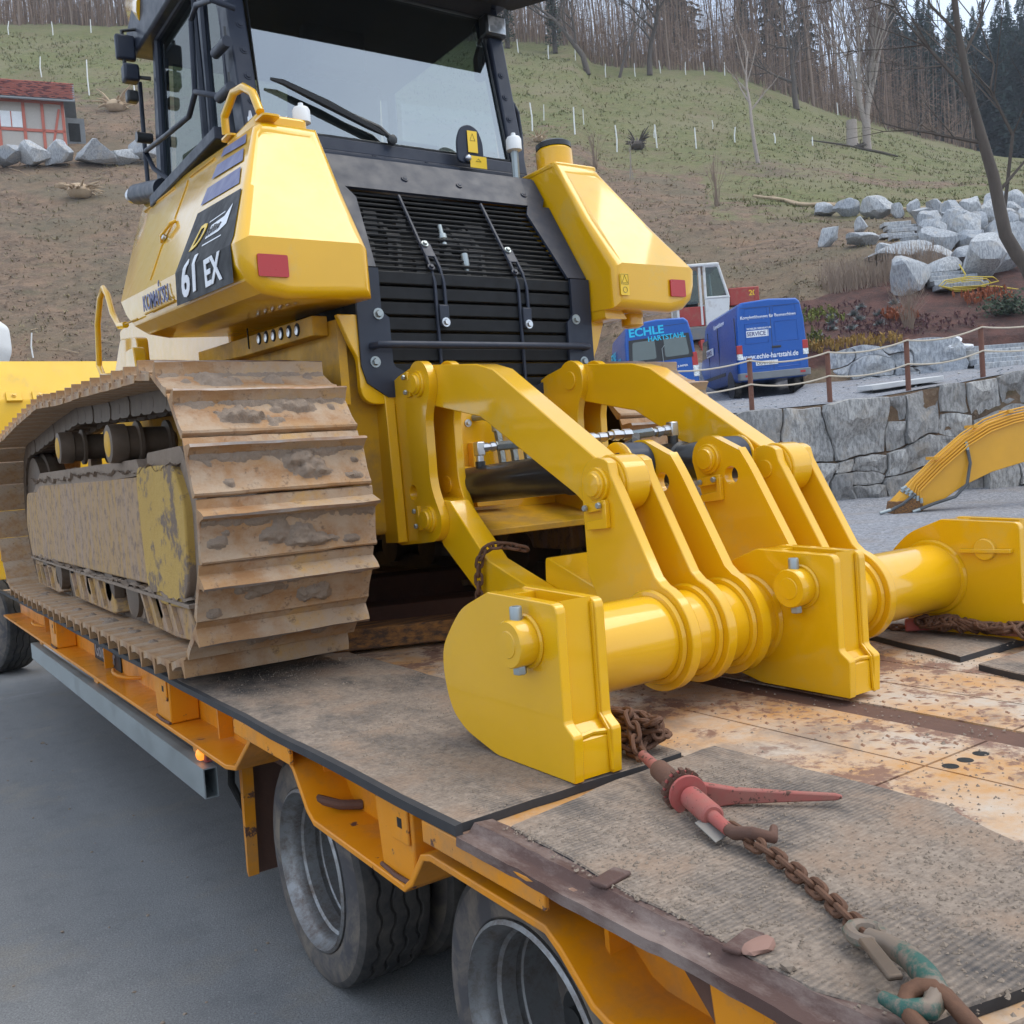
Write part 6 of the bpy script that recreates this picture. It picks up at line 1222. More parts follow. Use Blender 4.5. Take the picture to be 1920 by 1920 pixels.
# ---------------------------------------------------------------- vans
def wheel_part(x, y, r, w, parent, sgn):
    t = G().lathe([(r * .66, 0), (r * .9, -.01), (r, .03), (r, w - .03), (r * .9, w), (r * .66, w)], (x, y, r), (-sgn, 0, 0), 28)
    t_ = part('wheel', t, 'tyre', parent); part('rim', G().lathe([(r * .66, .005), (r * .6, .03), (r * .3, .02), (.0, .015)], (x + sgn * .004, y, r), (-sgn, 0, 0), 24), 'rim', t_)
def van(name, L, D, z, rz, tilt, label, hw, h, length, windows):
    V_ = root(name, bgp(L, D, z), label, 'van', 'blue delivery vans parked on the terrace', rz=rz); V_.rotation_euler = (R(1), tilt, rz)
    hw_ = hw
    def sec(y, w, zr, zb=.42, zs=1.05, ins=.12):
        return [(-w * .93, y, zb), (-w, y, zb + .12), (-w, y, zs), (-w + ins * .35, y, zs + (zr - zs) * .62), (-w + ins, y, zr - .12), (-w + ins + .10, y, zr - .02), (0, y, zr + .03), (w - ins - .10, y, zr - .02), (w - ins, y, zr - .12), (w - ins * .35, y, zs + (zr - zs) * .62), (w, y, zs), (w, y, zb + .12), (w * .93, y, zb)]
    g = G(); g.loft([sec(0, hw * .965, h - .05), sec(.05, hw * .99, h - .012), sec(.2, hw, h), sec(length * .7, hw, h), sec(length * .76, hw, h - .12), sec(length * .90, hw * .97, 1.35), sec(length, hw * .85, 1.0)])
    part('body', g, 'blue', V_, smooth=35, bevel=.02)
    part('bumper', G().pz(rounded([(-hw - .01, -.10), (hw + .01, -.10), (hw + .01, .16), (-hw - .01, .16)], .06), .44, .64), 'fascia', V_, bevel=.02)
    if windows: part('bumper_skin', G().box(-hw, hw, -.03, .0, .64, .72), 'vandark', V_)
    for s in (-1, 1):
        for y in (1.05, length - 1.0): wheel_part(s * (hw - .02), y, .345, .22, V_, s)
        for y in (1.05, length - 1.0): part('wheel_arch', G().lathe([(.42, 0), (.42, .01)], (s * (hw + .002), y, .36), (-s, 0, 0), 24), 'vandark', V_)
        lampz = (1.02, 1.42) if not windows else (.86, 1.52)
        lp = part('tail_lamp', G().pz(rounded([(s * (hw - .15), -.012), (s * (hw + .006), -.012), (s * (hw + .006), .10), (s * (hw - .15), .10)], .02), lampz[0] + .16, lampz[1]), 'red', V_, bevel=.01)
        part('lamp_white', G().pz(rounded([(s * (hw - .149), -.013), (s * (hw + .007), -.013), (s * (hw + .007), .10), (s * (hw - .149), .10)], .02), lampz[0], lampz[0] + .158 if not windows else lampz[0] + .30), 'lens', lp)
        part('side_moulding', G().box(s * hw - .012, s * hw + .012, 1.6, length * .9, .70, .80), 'vandark', V_)
        if not windows: part('reflector', G().box(s * (hw - .22) - .07, s * (hw - .22) + .07, -.108, -.10, .52, .58), 'red', V_)
    part('door_seam', G().box(-.006, .006, -.004, .0, .68, h - .22), 'vandark', V_)
    part('door_seam', G().box(-hw * .84, hw * .84, -.004, .0, h - .20, h - .19), 'vandark', V_)
    hd_ = part('door_handle', G().box(-.03 if windows else -.02, .05 if windows else .24, -.03, .0, 1.10 if windows else 1.27, 1.30 if windows else 1.33), 'vandark', V_, bevel=.01)
    if windows:
        wg = part('rear_glass_band', G().py([(-hw * .90, 1.40), (hw * .90, 1.40), (hw * .84, 2.06), (-hw * .84, 2.06)], -.012, -.001), 'vandark', V_)
        for s in (-1, 1): part('window_pane', G().py(rounded([(s * .12, 1.48), (s * .78, 1.48), (s * .73, 1.99), (s * .12, 1.99)], .07), -.016, -.0125), 'vanglass', wg)
        part('side_window', G().px([(length * .62, 1.5), (length * .80, 1.5), (length * .77, 2.0), (length * .62, 2.05)], -hw * .975 - .01, -hw * .975 + .05), 'vanglass', V_)
        part('reflected_antenna', G().tube([(.05, -.03, 1.30), (.05, -.04, 1.72), (.12, -.05, 1.80)], .010, 6), 'galv', V_, label='thin pale bent rod imitating an antenna reflection in the rear door')  # solid rod stands in for an antenna mirrored in the door
        part('side_panel_line', G().px([(.5, 1.42), (length * .6, 1.42), (length * .6, 1.435), (.5, 1.435)], -hw - .003, -hw + .02), 'vandark', V_)
    else:
        for s in (-1, 1):
            for z0, z1 in ((1.45, 2.0), (.74, 1.15)): part('door_panel', G().tube([(s * .10, -.003, z0), (s * .74, -.003, z0), (s * .72, -.003, z1), (s * .10, -.003, z1)], .010, 5, closed=True), 'blue', V_)
            part('top_panel', G().tube([(s * .08, -.003, 2.14), (s * .74, -.003, 2.14), (s * .70, -.003, 2.42), (s * .08, -.003, 2.42)], .008, 5, closed=True), 'blue', V_)
        part('side_window', G().px(rounded([(length * .66, 1.45), (length * .82, 1.45), (length * .77, 2.0), (length * .66, 2.0)], .05), -hw * .975 - .01, -hw * .975 + .05), 'vanglass', V_)
        for y in (.12, 2.3, 3.7): part('side_seam', G().box(-hw - .003, -hw + .02, y, y + .012, .6, 2.2), 'vandark', V_)
    return V_
VA = van('delivery_van', 7.63, 27.2, 3.03, -YAW + R(0), R(-1.2), 'tall blue panel van without rear windows, parked on the right', .99, 2.63, 5.9, False)
py_ = -.0045
text('van_lettering', 'www.echle-hartstahl.de', .205, 'txtwhite', VA, (-.86, py_, 1.015), (1, 0, 0), (0, 0, 1), bold=.02, sx=.80, shear=.12)
text('van_lettering', 'Komplettlösungen für Baumaschinen', .125, 'txtwhite', VA, (-.84, py_, 2.13), (1, 0, 0), (0, 0, 1), bold=.02, sx=.84)
sp_ = part('service_panel', G().box(-.70, -.08, -.007, -.0035, 1.62, 1.80), 'txtwhite', VA)
text('panel_lettering', 'SERVICE', .16, 'txtblue', sp_, (-.69, -.0075, 1.655), (1, 0, 0), (0, 0, 1), bold=.02, sx=.92)
text('van_lettering', 'MOBILER REPARATUR', .07, 'txtwhite', VA, (-.68, py_, 1.83), (1, 0, 0), (0, 0, 1), bold=.02)
np_ = part('number_plate', G().box(-.50, .12, -.02, -.004, .82, .94), 'white', VA, bevel=.004); text('plate_lettering', 'OG·EH 504', .11, 'txtdark', np_, (-.47, -.021, .842), (1, 0, 0), (0, 0, 1), bold=.01, sx=.92)
text('van_lettering', 'Komplettlösungen', .19, 'txtwhite', VA, (-.955, 2.9, 2.20), (0, -1, 0), (.08, 0, 1), bold=.02)
sp2 = part('service_panel', G().box(-.995, -.9905, 3.0, 4.0, 1.45, 1.68), 'txtwhite', VA); text('panel_lettering', 'SERVICE', .2, 'txtblue', sp2, (-.997, 3.97, 1.49), (0, -1, 0), (0, 0, 1), bold=.02)
VB = van('delivery_van', 4.47, 26.6, 2.72, -YAW + R(-1), R(-3.5), 'blue van with two dark rear windows and cyan lettering, parked on the left', .98, 2.52, 5.4, True)
text('van_lettering', 'ECHLE', .30, 'cyan', VB, (-.80, py_, 2.15), (1, 0, 0), (0, 0, 1), bold=.03, sx=1.1)
text('van_lettering', 'HARTSTAHL', .19, 'cyan', VB, (-.30, -.0165, 1.965), (1, 0, 0), (0, 0, 1), bold=.02, sx=.98)
text('van_lettering', 'fon', .11, 'cyan', VB, (-.82, py_, 1.29), (1, 0, 0), (0, 0, 1), bold=.02)
text('van_lettering', '07834 8655929', .12, 'cyan', VB, (-.80, py_, 1.15), (1, 0, 0), (0, 0, 1), bold=.02, sx=.92)
text('van_lettering', '07834 865590', .10, 'cyan', VB, (.10, py_, .80), (1, 0, 0), (0, 0, 1), bold=.02, sx=.92)
text('van_lettering', 'JUMPER', .07, 'txtwhite', VB, (.42, py_, 1.17), (1, 0, 0), (0, 0, 1), bold=.02, sx=1.2)
for i, (s_, zz) in enumerate((('ECHLE', 1.75), ('HARTSTAHL', 1.45), ('SERVICE', 1.2))): text('van_lettering', s_, .36, 'cyan', VB, (-.985, 3.6, zz), (0, -1, 0), (.05, 0, 1), bold=.03, sx=1.3)

# ---------------------------------------------------------------- old red and white digger behind the vans
CR = root('old_excavator', bgp(7.9, 34.5, 3.6), 'old red excavator with white cab standing behind the blue vans', 'excavator', rz=-YAW)
def lb(L, D, z): return (L - 7.9, D - 34.5, z - 3.6)
part('upper_deck', G().box(-1.9, 1.6, -.3, 2.4, 1.9, 2.32), 'greydeck', CR, bevel=.02)
part('undercarriage', G().box(-1.5, 1.6, -.1, 2.0, .0, 1.1), 'rust', CR, bevel=.03); part('turntable', G().cyl((-.1, .9, 1.1), (-.1, .9, 1.9), .7, n=28), 'rust', CR)
part('boom_foot', G().px([(-.9, .5), (-.6, 1.85), (-.1, 1.85), (-.3, .4)], -.9, -.2), 'craneRed', CR, bevel=.03); part('boom_arm', G().obox((-.55, -.8, 1.1), (.18, 0, 0), (0, .5, .45), (0, -.12, .14)), 'craneRed', CR, bevel=.02)
part('engine_hood', G().px([(-.2, 3.62), (1.9, 3.62), (1.9, 3.25), (-.2, 3.0)], .30, 1.35), 'craneRed', CR, bevel=.03)
part('engine_post', G().box(1.18, 1.34, -.22, -.06, 2.32, 3.6), 'craneRed', CR, bevel=.02); part('engine_post', G().box(1.18, 1.34, 1.7, 1.85, 2.32, 3.6), 'craneRed', CR, bevel=.02)
rnd = random.Random(2); g = G()
for i in range(16): g.obox((rnd.uniform(.35, 1.1), rnd.uniform(.0, 1.5), rnd.uniform(2.4, 2.95)), (rnd.uniform(.06, .2), 0, 0), (0, rnd.uniform(.06, .2), 0), (0, 0, rnd.uniform(.05, .16)))
for i in range(5): g.tube([(.4 + .12 * i, -.1, 2.5), (.5 + .12 * i, -.15, 2.8), (.7 + .1 * i, -.05, 2.6)], .03, 6)
part('engine', g, 'darkpump', CR)
text('hood_lettering', '20', .26, 'txtyel', CR, (.98, -.205, 3.32), (1, 0, 0), (0, 0, 1), bold=.02)
cabp = [(-.60, 2.34), (.18, 2.34), (.26, 3.25), (-.02, 4.45), (-.60, 4.45)]
cb = part('cab_side', G().py([(-.60, 2.34), (.18, 2.34), (.28, 3.28), (-.60, 3.28)], -.32, -.26), 'oldwhite', CR, bevel=.02)
for a, b in (((-.56, 3.28), (-.56, 4.42)), ((-.60, 4.42), (-.06, 4.42)), ((.25, 3.28), (-.06, 4.42)), ((-.56, 3.32), (.24, 3.32))): part('cab_post', G().tube([(a[0], -.29, a[1]), (b[0], -.29, b[1])], .05, 8), 'oldwhite', cb)
part('door_pane', G().py([(-.52, 3.34), (.20, 3.34), (-.08, 4.38), (-.52, 4.38)], -.295, -.285), 'sideglass', cb)
for x in (-1.55, -.72): part('cab_post', G().tube([(x, -.25, 2.4), (x, -.25, 4.4)], .05, 8), 'oldwhite', CR)
part('cab_post', G().tube([(-1.5, 1.1, 2.4), (-1.5, 1.1, 4.4)], .05, 8), 'oldwhite', CR); part('cab_post', G().tube([(-.0, 1.1, 2.4), (-.1, 1.1, 4.4)], .05, 8), 'oldwhite', CR)
part('cab_roof', G().pz(rounded([(-1.62, -.35), (-.02, -.35), (-.02, 1.2), (-1.62, 1.2)], .1), 4.42, 4.53), 'oldwhite', CR, bevel=.03)
part('cab_back', G().box(-1.5, -.05, 1.06, 1.12, 2.4, 3.3), 'oldwhite', CR); part('cab_front', G().box(-1.58, -.62, -.28, -.24, 2.36, 3.05), 'craneRed', CR, bevel=.02); part('seat', G().box(-1.2, -.75, .1, .6, 2.5, 3.3), 'seat', CR, bevel=.05)
part('cab_pane', G().py(rounded([(-1.46, 3.15), (-.80, 3.15), (-.80, 4.3), (-1.46, 4.3)], .08), -.26, -.25), 'sideglass', CR)

# ---------------------------------------------------------------- excavator arm lying in front of the wall
EX = root('excavator_arm', bgp(8.2, 19, .2), 'curved orange yellow excavator arm with pipes resting on the gravel by the wall', 'excavator arm')
low = [(8.02, .10), (8.35, .22), (8.8, .50), (9.4, .74), (10.1, .90), (11.0, 1.02), (12.5, 1.0)]; up = [(12.5, 1.75), (11.0, 1.90), (10.2, 1.86), (9.75, 1.79), (9.3, 1.66), (8.85, 1.42), (8.3, 1.0), (7.85, .62), (7.5, .30), (7.45, .18)]
out = low + up; g = G(); g.loft([[bgp(L, 18.85, z) for L, z in out], [bgp(L, 19.2, z) for L, z in out]]); part('boom_box', g, 'excav', EX, bevel=.012, smooth=30)
part('arm_tip', G().loft([[bgp(L, 18.8, z) for L, z in ((7.42, .05), (8.0, .08), (8.0, .34), (7.48, .30))], [bgp(L, 19.25, z) for L, z in ((7.42, .05), (8.0, .08), (8.0, .34), (7.48, .30))]]), 'timber', EX, bevel=.01)
for i in range(6):
    o_ = .11 - .048 * i; D = 18.80 + .015 * (5 - i)
    pts = [bgp(L + .02 * i, D, z + o_) for L, z in ((7.62 + .05 * i, .36), (7.85, .60), (8.3, 1.0), (8.85, 1.42), (9.3, 1.66), (9.75, 1.79), (10.2, 1.86), (11.2, 1.88))]
    pp = part('pipe', G().tube(pts, .017, 7), 'excav', EX); 
    for q in (0, 1): part('pipe_nut', G().cyl(pts[q * 0] + Vector((0, 0, .01 + .05 * q)), pts[0].lerp(pts[1], .25 + .2 * q), .034, n=8), 'galv', pp)
for k_, (L, z) in enumerate(((8.3, 1.0), (9.1, 1.56), (9.8, 1.8))): part('pipe_clamp', G().obox(bgp(L, 18.98, z + .09), Vector((FY, -FX, 0)) * .04, Vector((FX, FY, 0)) * .2, (0, 0, .03)), 'excav', EX)
part('hose', G().tube([bgp(7.9, 18.78, .12), bgp(8.2, 18.74, .22), bgp(8.6, 18.72, .32), bgp(8.85, 18.74, .55), bgp(8.95, 18.78, .95), bgp(8.93, 18.82, 1.22)], .032, 8), 'rubberhose', EX)
part('hose', G().tube([bgp(7.35, 18.8, .14), bgp(7.6, 18.8, .25), bgp(7.85, 18.8, .42)], .03, 8), 'rubberhose', EX)
part('hose_end', G().cyl(bgp(7.15, 18.8, .10), bgp(7.36, 18.8, .15), .035, n=10), 'galv', EX); part('hose_end', G().cyl(bgp(7.78, 18.78, .08), bgp(7.92, 18.77, .12), .035, n=10), 'galv', EX); part('hose_end', G().cyl(bgp(8.93, 18.82, 1.2), bgp(8.92, 18.84, 1.36), .035, n=10), 'galv', EX)

# ---------------------------------------------------------------- half timbered house
HS = root('house', bgp(-29, 63.4, 24.0), 'small half timbered house with red beams and red tiled roof on the left slope', 'house', rz=-YAW + R(22))
x0, x1 = -5.5, 2.05; h = 3.3
part('wall', G().box(x0, x1, 0, 4.2, -1.2, h), 'render', HS)
def bm_(a, b, w=.09, dep=.05):
    a, b = Vector((a[0], 0, a[1])), Vector((b[0], 0, b[1])); d = (b - a); n = Vector((-d.z, 0, d.x)).normalized() * w
    part('beam', G().obox((a + b) / 2 + Vector((0, -.02, 0)), d / 2, Vector((0, dep, 0)), n), 'beam', HS, bevel=.01)
for x in (-5.4, -3.6, -1.8, -.35, .75, 1.96): bm_((x, -.1), (x, h))
for z in (0.02, 1.42, h - .05): bm_((x0, z), (x1, z))
bm_((1.15, .1), (1.75, 2.85), .07); bm_((-2.9, .1), (-2.2, 1.4), .07); bm_((-5.1, .1), (-4.2, 2.85), .07)
wn = part('window', G().box(-2.0 + .28, -.46, -.06, .02, 1.55, 2.55), 'white', HS); part('window_bar', G().box(-1.12, -1.06, -.075, -.06, 1.55, 2.55), 'beam', wn)
part('door', G().box(-4.4, -3.7, -.03, .02, .05, 2.2), 'white', HS)
part('side_porch', G().box(2.06, 3.2, 1.4, 4.2, 1.0, 2.85), 'fascia', HS); part('porch_gap', G().box(2.2, 2.9, 1.38, 1.40, 1.3, 2.5), 'dark', HS)
rf = part('roof', G().px([(-.7, 3.15), (-.7, 3.27), (2.1, 5.35), (5.0, 3.27), (5.0, 3.15), (2.1, 5.2)], x0 - .3, 2.75), 'fascia', HS, bevel=.01)
rnd = random.Random(9); gR = G()
for side in (-1, 1):
    for r_ in range(14):
        for c_ in range(37):
            t = r_ / 14; yy = -.72 + 2.84 * t if side < 0 else 5.02 - 2.9 * t; zz = 3.30 + 2.1 * t; xx = x0 - .28 + c_ * .228 + (.11 if r_ % 2 else 0); s = -side
            gR.obox((xx + .1, yy + s * .12, zz + .075 + rnd.uniform(-.01, .01)), (.108, 0, 0), (0, s * .13, .078 - .03), (0, 0, .018), 1 if rnd.random() < .22 else 0)
part('roof_tiles', gR, ['tileR', 'tileD'], rf, kind='stuff', smooth=0)
part('gutter', G().tube([(x0 - .3, -.75, 3.15), (2.75, -.75, 3.15)], .07, 8), 'fascia', rf)
thing('machine_corner', G().py(rounded([(-6.9, 3.28), (-6.30, 3.30), (-6.22, 3.50), (-6.23, 3.80), (-6.45, 3.98), (-6.9, 3.98)], .06), 0, .5), 'white', (-6.3, .2, 3.5), 'white rounded metal machine corner at the left picture edge above the blade', 'machine', bevel=.03).matrix_world = Matrix.Translation(bgp(0, 12, 0)) @ Matrix.Rotation(-YAW, 4, 'Z') @ Matrix.Translation((-6.3, .2, 3.5))
# ---------------------------------------------------------------- trees, stakes, plants
def grow(seed, H, r0, levels=4, fork=.35, n0=1, spread=.55, up=.25, kids=(4, 5, 5, 4), ratio=.62, lean=(0, 0), wig=.10, first=None, minr=.004):
    rnd = random.Random(seed); T, Cr = G(), G()
    def br(p, d, L, r, lv):
        n = 6 if lv == 0 else 4 if lv < 3 else 3; pts = [p.copy()]; rad = [r]; q = p.copy(); dd = d.copy()
        for i in range(n):
            dd = (dd + Vector((rnd.gauss(0, wig), rnd.gauss(0, wig), rnd.gauss(0, wig) + (up * .15 if lv else .05)))).normalized(); q = q + dd * L / n; pts.append(q.copy()); rad.append(max(minr, r * (1 - .72 * (i + 1) / n)))
        (T if lv < 2 else Cr).tube(pts, rad, (8, 6, 4, 3, 3)[lv], cap=lv < 2)
        if lv >= levels: return
        k = kids[lv]
        for i in range(k):
            t = (fork if lv == 0 else .25) + (1 - (fork if lv == 0 else .25)) * (i + rnd.random() * .8) / k; t = min(t, .98); a = t * n; j = min(n - 1, int(a)); pp = pts[j].lerp(pts[j + 1], a - j)
            ax = dd.orthogonal(); ax.rotate(Matrix.Rotation(rnd.uniform(0, 6.28), 3, dd)); nd = (dd + ax.normalized() * rnd.uniform(.6, 1.2) * spread * 1.6 + Vector((0, 0, up))).normalized()
            br(pp, nd, L * ratio * rnd.uniform(.7, 1.1) * (1.05 - .45 * t), max(minr, rad[j] * .62), lv + 1)
    br(Vector((0, 0, 0)), Vector((lean[0], lean[1], 1)).normalized(), H, r0, 0)
    return T, Cr
def tree_thing(name, L, D, label, TC, tm, cm, cat='tree', group=None, rz=0, z=None, extra=None):
    b = bgp(L, D, zn(L, D) - .1 if z is None else z); t = root(name, b, label, cat, group); LOC[t] = Vector((0, 0, 0)); t.rotation_euler = (0, 0, rz)
    T, Cr = TC; tr = part('trunk', T, tm, t, smooth=60); cr = part('crown', Cr, cm, t, smooth=0)
    return t
tree_thing('bare_tree', 19.75, 71.3, 'slim young bare tree with pale trunk on the open meadow', grow(3, 9.5, .16, 4, .40, 1, .42, .35, (7, 5, 4, 3)), 'palebark', 'twig', rz=.4)
TB = G(); CB_ = G()
for k_, (dx, ln, sd_) in enumerate(((-.16, -.10, 1), (.16, .16, 2), (.05, .02, 3), (-.3, -.35, 4), (.35, .42, 5))):
    T, Cr = grow(20 + sd_, 12.5 - abs(ln) * 5, .26 - .06 * (k_ > 1), 4, .22, 1, .40, .30, (7, 5, 4, 3), lean=(ln * FY, -ln * FX))
    for A, B_ in ((T, TB), (Cr, CB_)): B_.add([(x + dx * FY * .3, y - dx * FX * .3, z + 2.6) for x, y, z in A.v], A.f)
TB.tube([(0, 0, 0), (.02, 0, 1.4), (.08, 0, 2.9)], [.42, .36, .38], 12)
tree_thing('bare_tree', 35.25, 90.7, 'large spreading pale barked bare tree forking above the tall stump', (TB, CB_), 'palebark', 'twig')
def shrub(name, L, D, H, n, seed, label, mat_='reed', spread=.5, r=.012, cat='shrub', z=None):
    rnd = random.Random(seed); g = G()
    for i in range(n):
        a = rnd.uniform(0, 6.28); s = spread * rnd.random(); h = H * rnd.uniform(.55, 1); p0 = Vector((.12 * math.cos(a), .12 * math.sin(a), 0)); p2 = Vector((s * H * math.cos(a), s * H * math.sin(a), h)); p1 = p0.lerp(p2, .5) + Vector((-.06 * H * math.cos(a), -.06 * H * math.sin(a), .06 * H))
        g.tube([p0, p1, p2], [r, r * .7, r * .3], 3)
        for q in range(3):
            t = rnd.uniform(.4, .95); pp = p1.lerp(p2, t); e = pp + Vector((rnd.gauss(0, .10), rnd.gauss(0, .10), rnd.uniform(.1, .3))) * H * .5; g.tube([pp, e], [r * .5, r * .2], 3)
    b = bgp(L, D, zn(L, D) - .03 if z is None else z); g.v = [(x + b.x, y + b.y, zz + b.z) for x, y, zz in g.v]; return thing(name, g, mat_, b, label, cat, smooth=0)
shrub('bare_shrub', 12.6, 54.3, 2.9, 22, 1, 'bare multi stemmed shrub on the brown bank above the old excavator', spread=.32, r=.02)
shrub('bare_shrub', 12.75, 30.3, 1.55, 70, 2, 'dense twiggy bare shrub in the middle of the mulch bed', spread=.55, r=.008)
shrub('bare_shrub', 7.2, 65, 2.6, 20, 3, 'thin bare shrub on the slope right above the far tank filler cap', 'twig', spread=.35, r=.018)
shrub('sapling', 9.4, 64.0, 2.6, 3, 4, 'single thin sapling stem between two shrubs on the brown slope', 'palebark', spread=.08, r=.03, cat='sapling')
shrub('dry_stem', -26.0, 82.0, 3.6, 5, 5, 'thin bare stems beside the roof ridge of the house', 'twig', spread=.15, r=.025)
RE = G(); rnd = random.Random(6)
for i in range(900):
    L = rnd.uniform(12.0, 16.4); D = rnd.uniform(35.0, 36.6); z = zn(L, D); b = bgp(L, D, z); t = Vector((rnd.gauss(0, .14), rnd.gauss(0, .14), rnd.uniform(.5, 1.15))); RE.tube([b, b + t], [.012, .004], 3)
thing('dry_reeds', RE, 'reed', bgp(14, 36, 7), 'row of dry brown reeds below the low boulders', 'plants', kind='stuff', smooth=0)
def patch(name, boxes, n, size, mat_, label, seed, h=.35, cat='plants', petal=5):
    rnd = random.Random(seed); g = G()
    for i in range(n):
        L0, L1, D0, D1 = rnd.choice(boxes); L, D = rnd.uniform(L0, L1), rnd.uniform(D0, D1); b = bgp(L, D, zn(L, D))
        for k_ in range(petal):
            a = rnd.uniform(0, 6.28); e = b + Vector((math.cos(a) * size * rnd.uniform(.4, 1), math.sin(a) * size * rnd.uniform(.4, 1), h * rnd.uniform(.3, 1))); w = Vector((-math.sin(a), math.cos(a), .3)) * size * .28; m_ = b.lerp(e, .45) + Vector((0, 0, .3 * h)) ; g.add([m_ - w, e, m_ + w, b.lerp(e, .2)], [(0, 1, 2, 3)])
    return thing(name, g, mat_, bgp(boxes[0][0], boxes[0][2], zn(boxes[0][0], boxes[0][2])), label, cat, kind='stuff', smooth=0)
patch('orange_ground_cover', [(15.3, 17.0, 31.8, 32.7), (12.5, 13.4, 31.0, 31.8)], 150, .11, 'orange_leaves', 'rusty orange leaves spread in front of the lower steps', 1)
patch('yellow_ground_cover', [(9.1, 12.0, 28.75, 29.3)], 110, .10, 'yellow_leaves', 'band of pale yellow plants along the top of the low garden wall', 2)
patch('heather_ground_cover', [(11, 15, 29.4, 31.2), (9.6, 12.5, 29.8, 33.5)], 260, .10, 'purple_heath', 'dull purple heather across the mulch bed', 3, .2)
patch('lime_ground_cover', [(9.0, 10.0, 29.2, 31.6), (10.0, 11.3, 31.5, 33.2)], 80, .13, 'lime_leaves', 'yellow green tufts at the left edge of the mulch bed', 4, .3)
rnd = random.Random(15)
gi = 0
gl = ['back left', 'back right', 'middle left', 'middle right', 'front left', 'front right', 'lowest left', 'lowest middle', 'topmost', 'right hand', 'far right', 'nearest the van']
GP = [(11.0, 32.1), (11.75, 32.2), (10.8, 31.5), (11.7, 31.6), (10.55, 30.9), (11.1, 30.7), (9.9, 30.4), (12.1, 30.9), (12.25, 32.8), (12.5, 31.9), (13.4, 32.9), (12.75, 31.6)]
for i, (L, D) in enumerate(GP):
    b = bgp(L, D, zn(L, D)); g = G()
    for k_ in range(90):
        a = rnd.uniform(0, 6.28); e = rnd.uniform(.15, 1.4); d = Vector((math.cos(a) * math.cos(e), math.sin(a) * math.cos(e), math.sin(e))); l = rnd.uniform(.17, .28); w = d.orthogonal() * .03; g.add([b + d * l * .3 - w, b + d * l, b + d * l * .3 + w], [(0, 1, 2)])
    thing('silver_shrub', g, 'grey_shrub', b, 'small round silvery grey shrub in the mulch bed', 'shrub', 'silvery round shrubs in the mulch bed', smooth=0)
def leafy(name, L, D, w, h, n, seed, mat_, label):
    rnd = random.Random(seed); b = bgp(L, D, zn(L, D)); g = G()
    for i in range(n):
        p = Vector((rnd.gauss(0, .33) * w, rnd.gauss(0, .33) * w, abs(rnd.gauss(.35, .25)) * h)); a = Vector((rnd.gauss(0, 1), rnd.gauss(0, 1), rnd.gauss(0, 1))).normalized() * .07; c = a.orthogonal().normalized() * .05; g.add([b + p - a, b + p + c, b + p + a, b + p - c], [(0, 1, 2, 3)])
    thing(name, g, mat_, b, label, 'shrub', smooth=0)
leafy('green_shrub', 16.0, 30.6, 1.0, .8, 700, 1, 'dark_leaves', 'dark green leafy shrub at the right side of the mulch bed')
leafy('brown_shrub', 16.3, 28.2, 1.2, .9, 700, 2, 'leaf_litter', 'brown dried hedge beside the concrete steps at the right edge')

# fence stakes
def stake(L, D, h, i, label, group, r=.058, m='stake'):
    z = zn(L, D) - .1; rnd = random.Random(i); c = bgp(L, D, z)
    g = G().tube([c, c + Vector((rnd.gauss(0, .03), rnd.gauss(0, .03), h * .5)), c + Vector((rnd.gauss(0, .05), rnd.gauss(0, .05), h))], [r, r, r * .9], 6); thing('fence_stake', g, m, c, label, 'stake', group)
GC = 'white stakes crossing the middle of the meadow'
for i, (L, D, h, lb_) in enumerate(((3.73, 74.9, 2.2, 'tallest white stake at the left end of the middle meadow row'), (6.82, 73.5, 2.1, 'white stake second from the left in the middle meadow row'), (9.89, 73.8, 2.1, 'white stake just left of the dark root ball'), (13.36, 76.3, 1.9, 'white stake first to the right of the dark root ball'), (16.57, 77.1, 1.75, 'white stake second to the right of the dark root ball'), (20.59, 80.9, 1.3, 'short white stake left of the slim young tree trunk'), (24.38, 82.6, .95, 'short white stake right of the slim young tree trunk'), (28.65, 85.9, .8, 'shortest white stake at the right end of the middle meadow row'))): stake(L, D, h, i, lb_, GC)
for i, (L, D, h) in enumerate(((4.9, 78.8, 1.3), (8.0, 78, 1.2), (14.0, 81, 1.0), (20.0, 86, .9))): stake(L, D, h, 20 + i, 'thin grey stake behind the white row on the middle meadow', 'thin grey stakes behind the white row', .035)
GL = 'white stakes on the slope left of the cab'
for i, (L, D, h, lb_) in enumerate(((-38.9, 88.1, 1.9, 'white stake above the roof of the house'), (-31.9, 80.7, 3.0, 'tall white stake at the right end of the house roof'), (-28.3, 81.0, 2.8, 'tall white stake between the house and the cab'), (-28.9, 84, 1.7, 'shorter white stake just left of the tall one beside the cab'), (-16.05, 33.6, .95, 'thin pale stake behind the bulldozer blade at the far left'))): stake(L, D, h, 40 + i, lb_, GL, .05 if D > 40 else .025)
GT = 'short stakes along the foot of the forest'
for i, (L, D) in enumerate(((4.64, 112.1), (7.85, 109.5), (10.81, 109.6), (14.33, 111.9), (21.43, 116.6), (24.3, 116.2), (26.45, 116.0), (28.94, 116.4), (31.72, 117.6), (43.3, 120), (-47.9, 112.4), (-52.1, 110.7), (-44, 113.5), (18, 114))): stake(L, D, 1.6, 60 + i, 'short pale stake in the row along the forest edge', GT, .055)
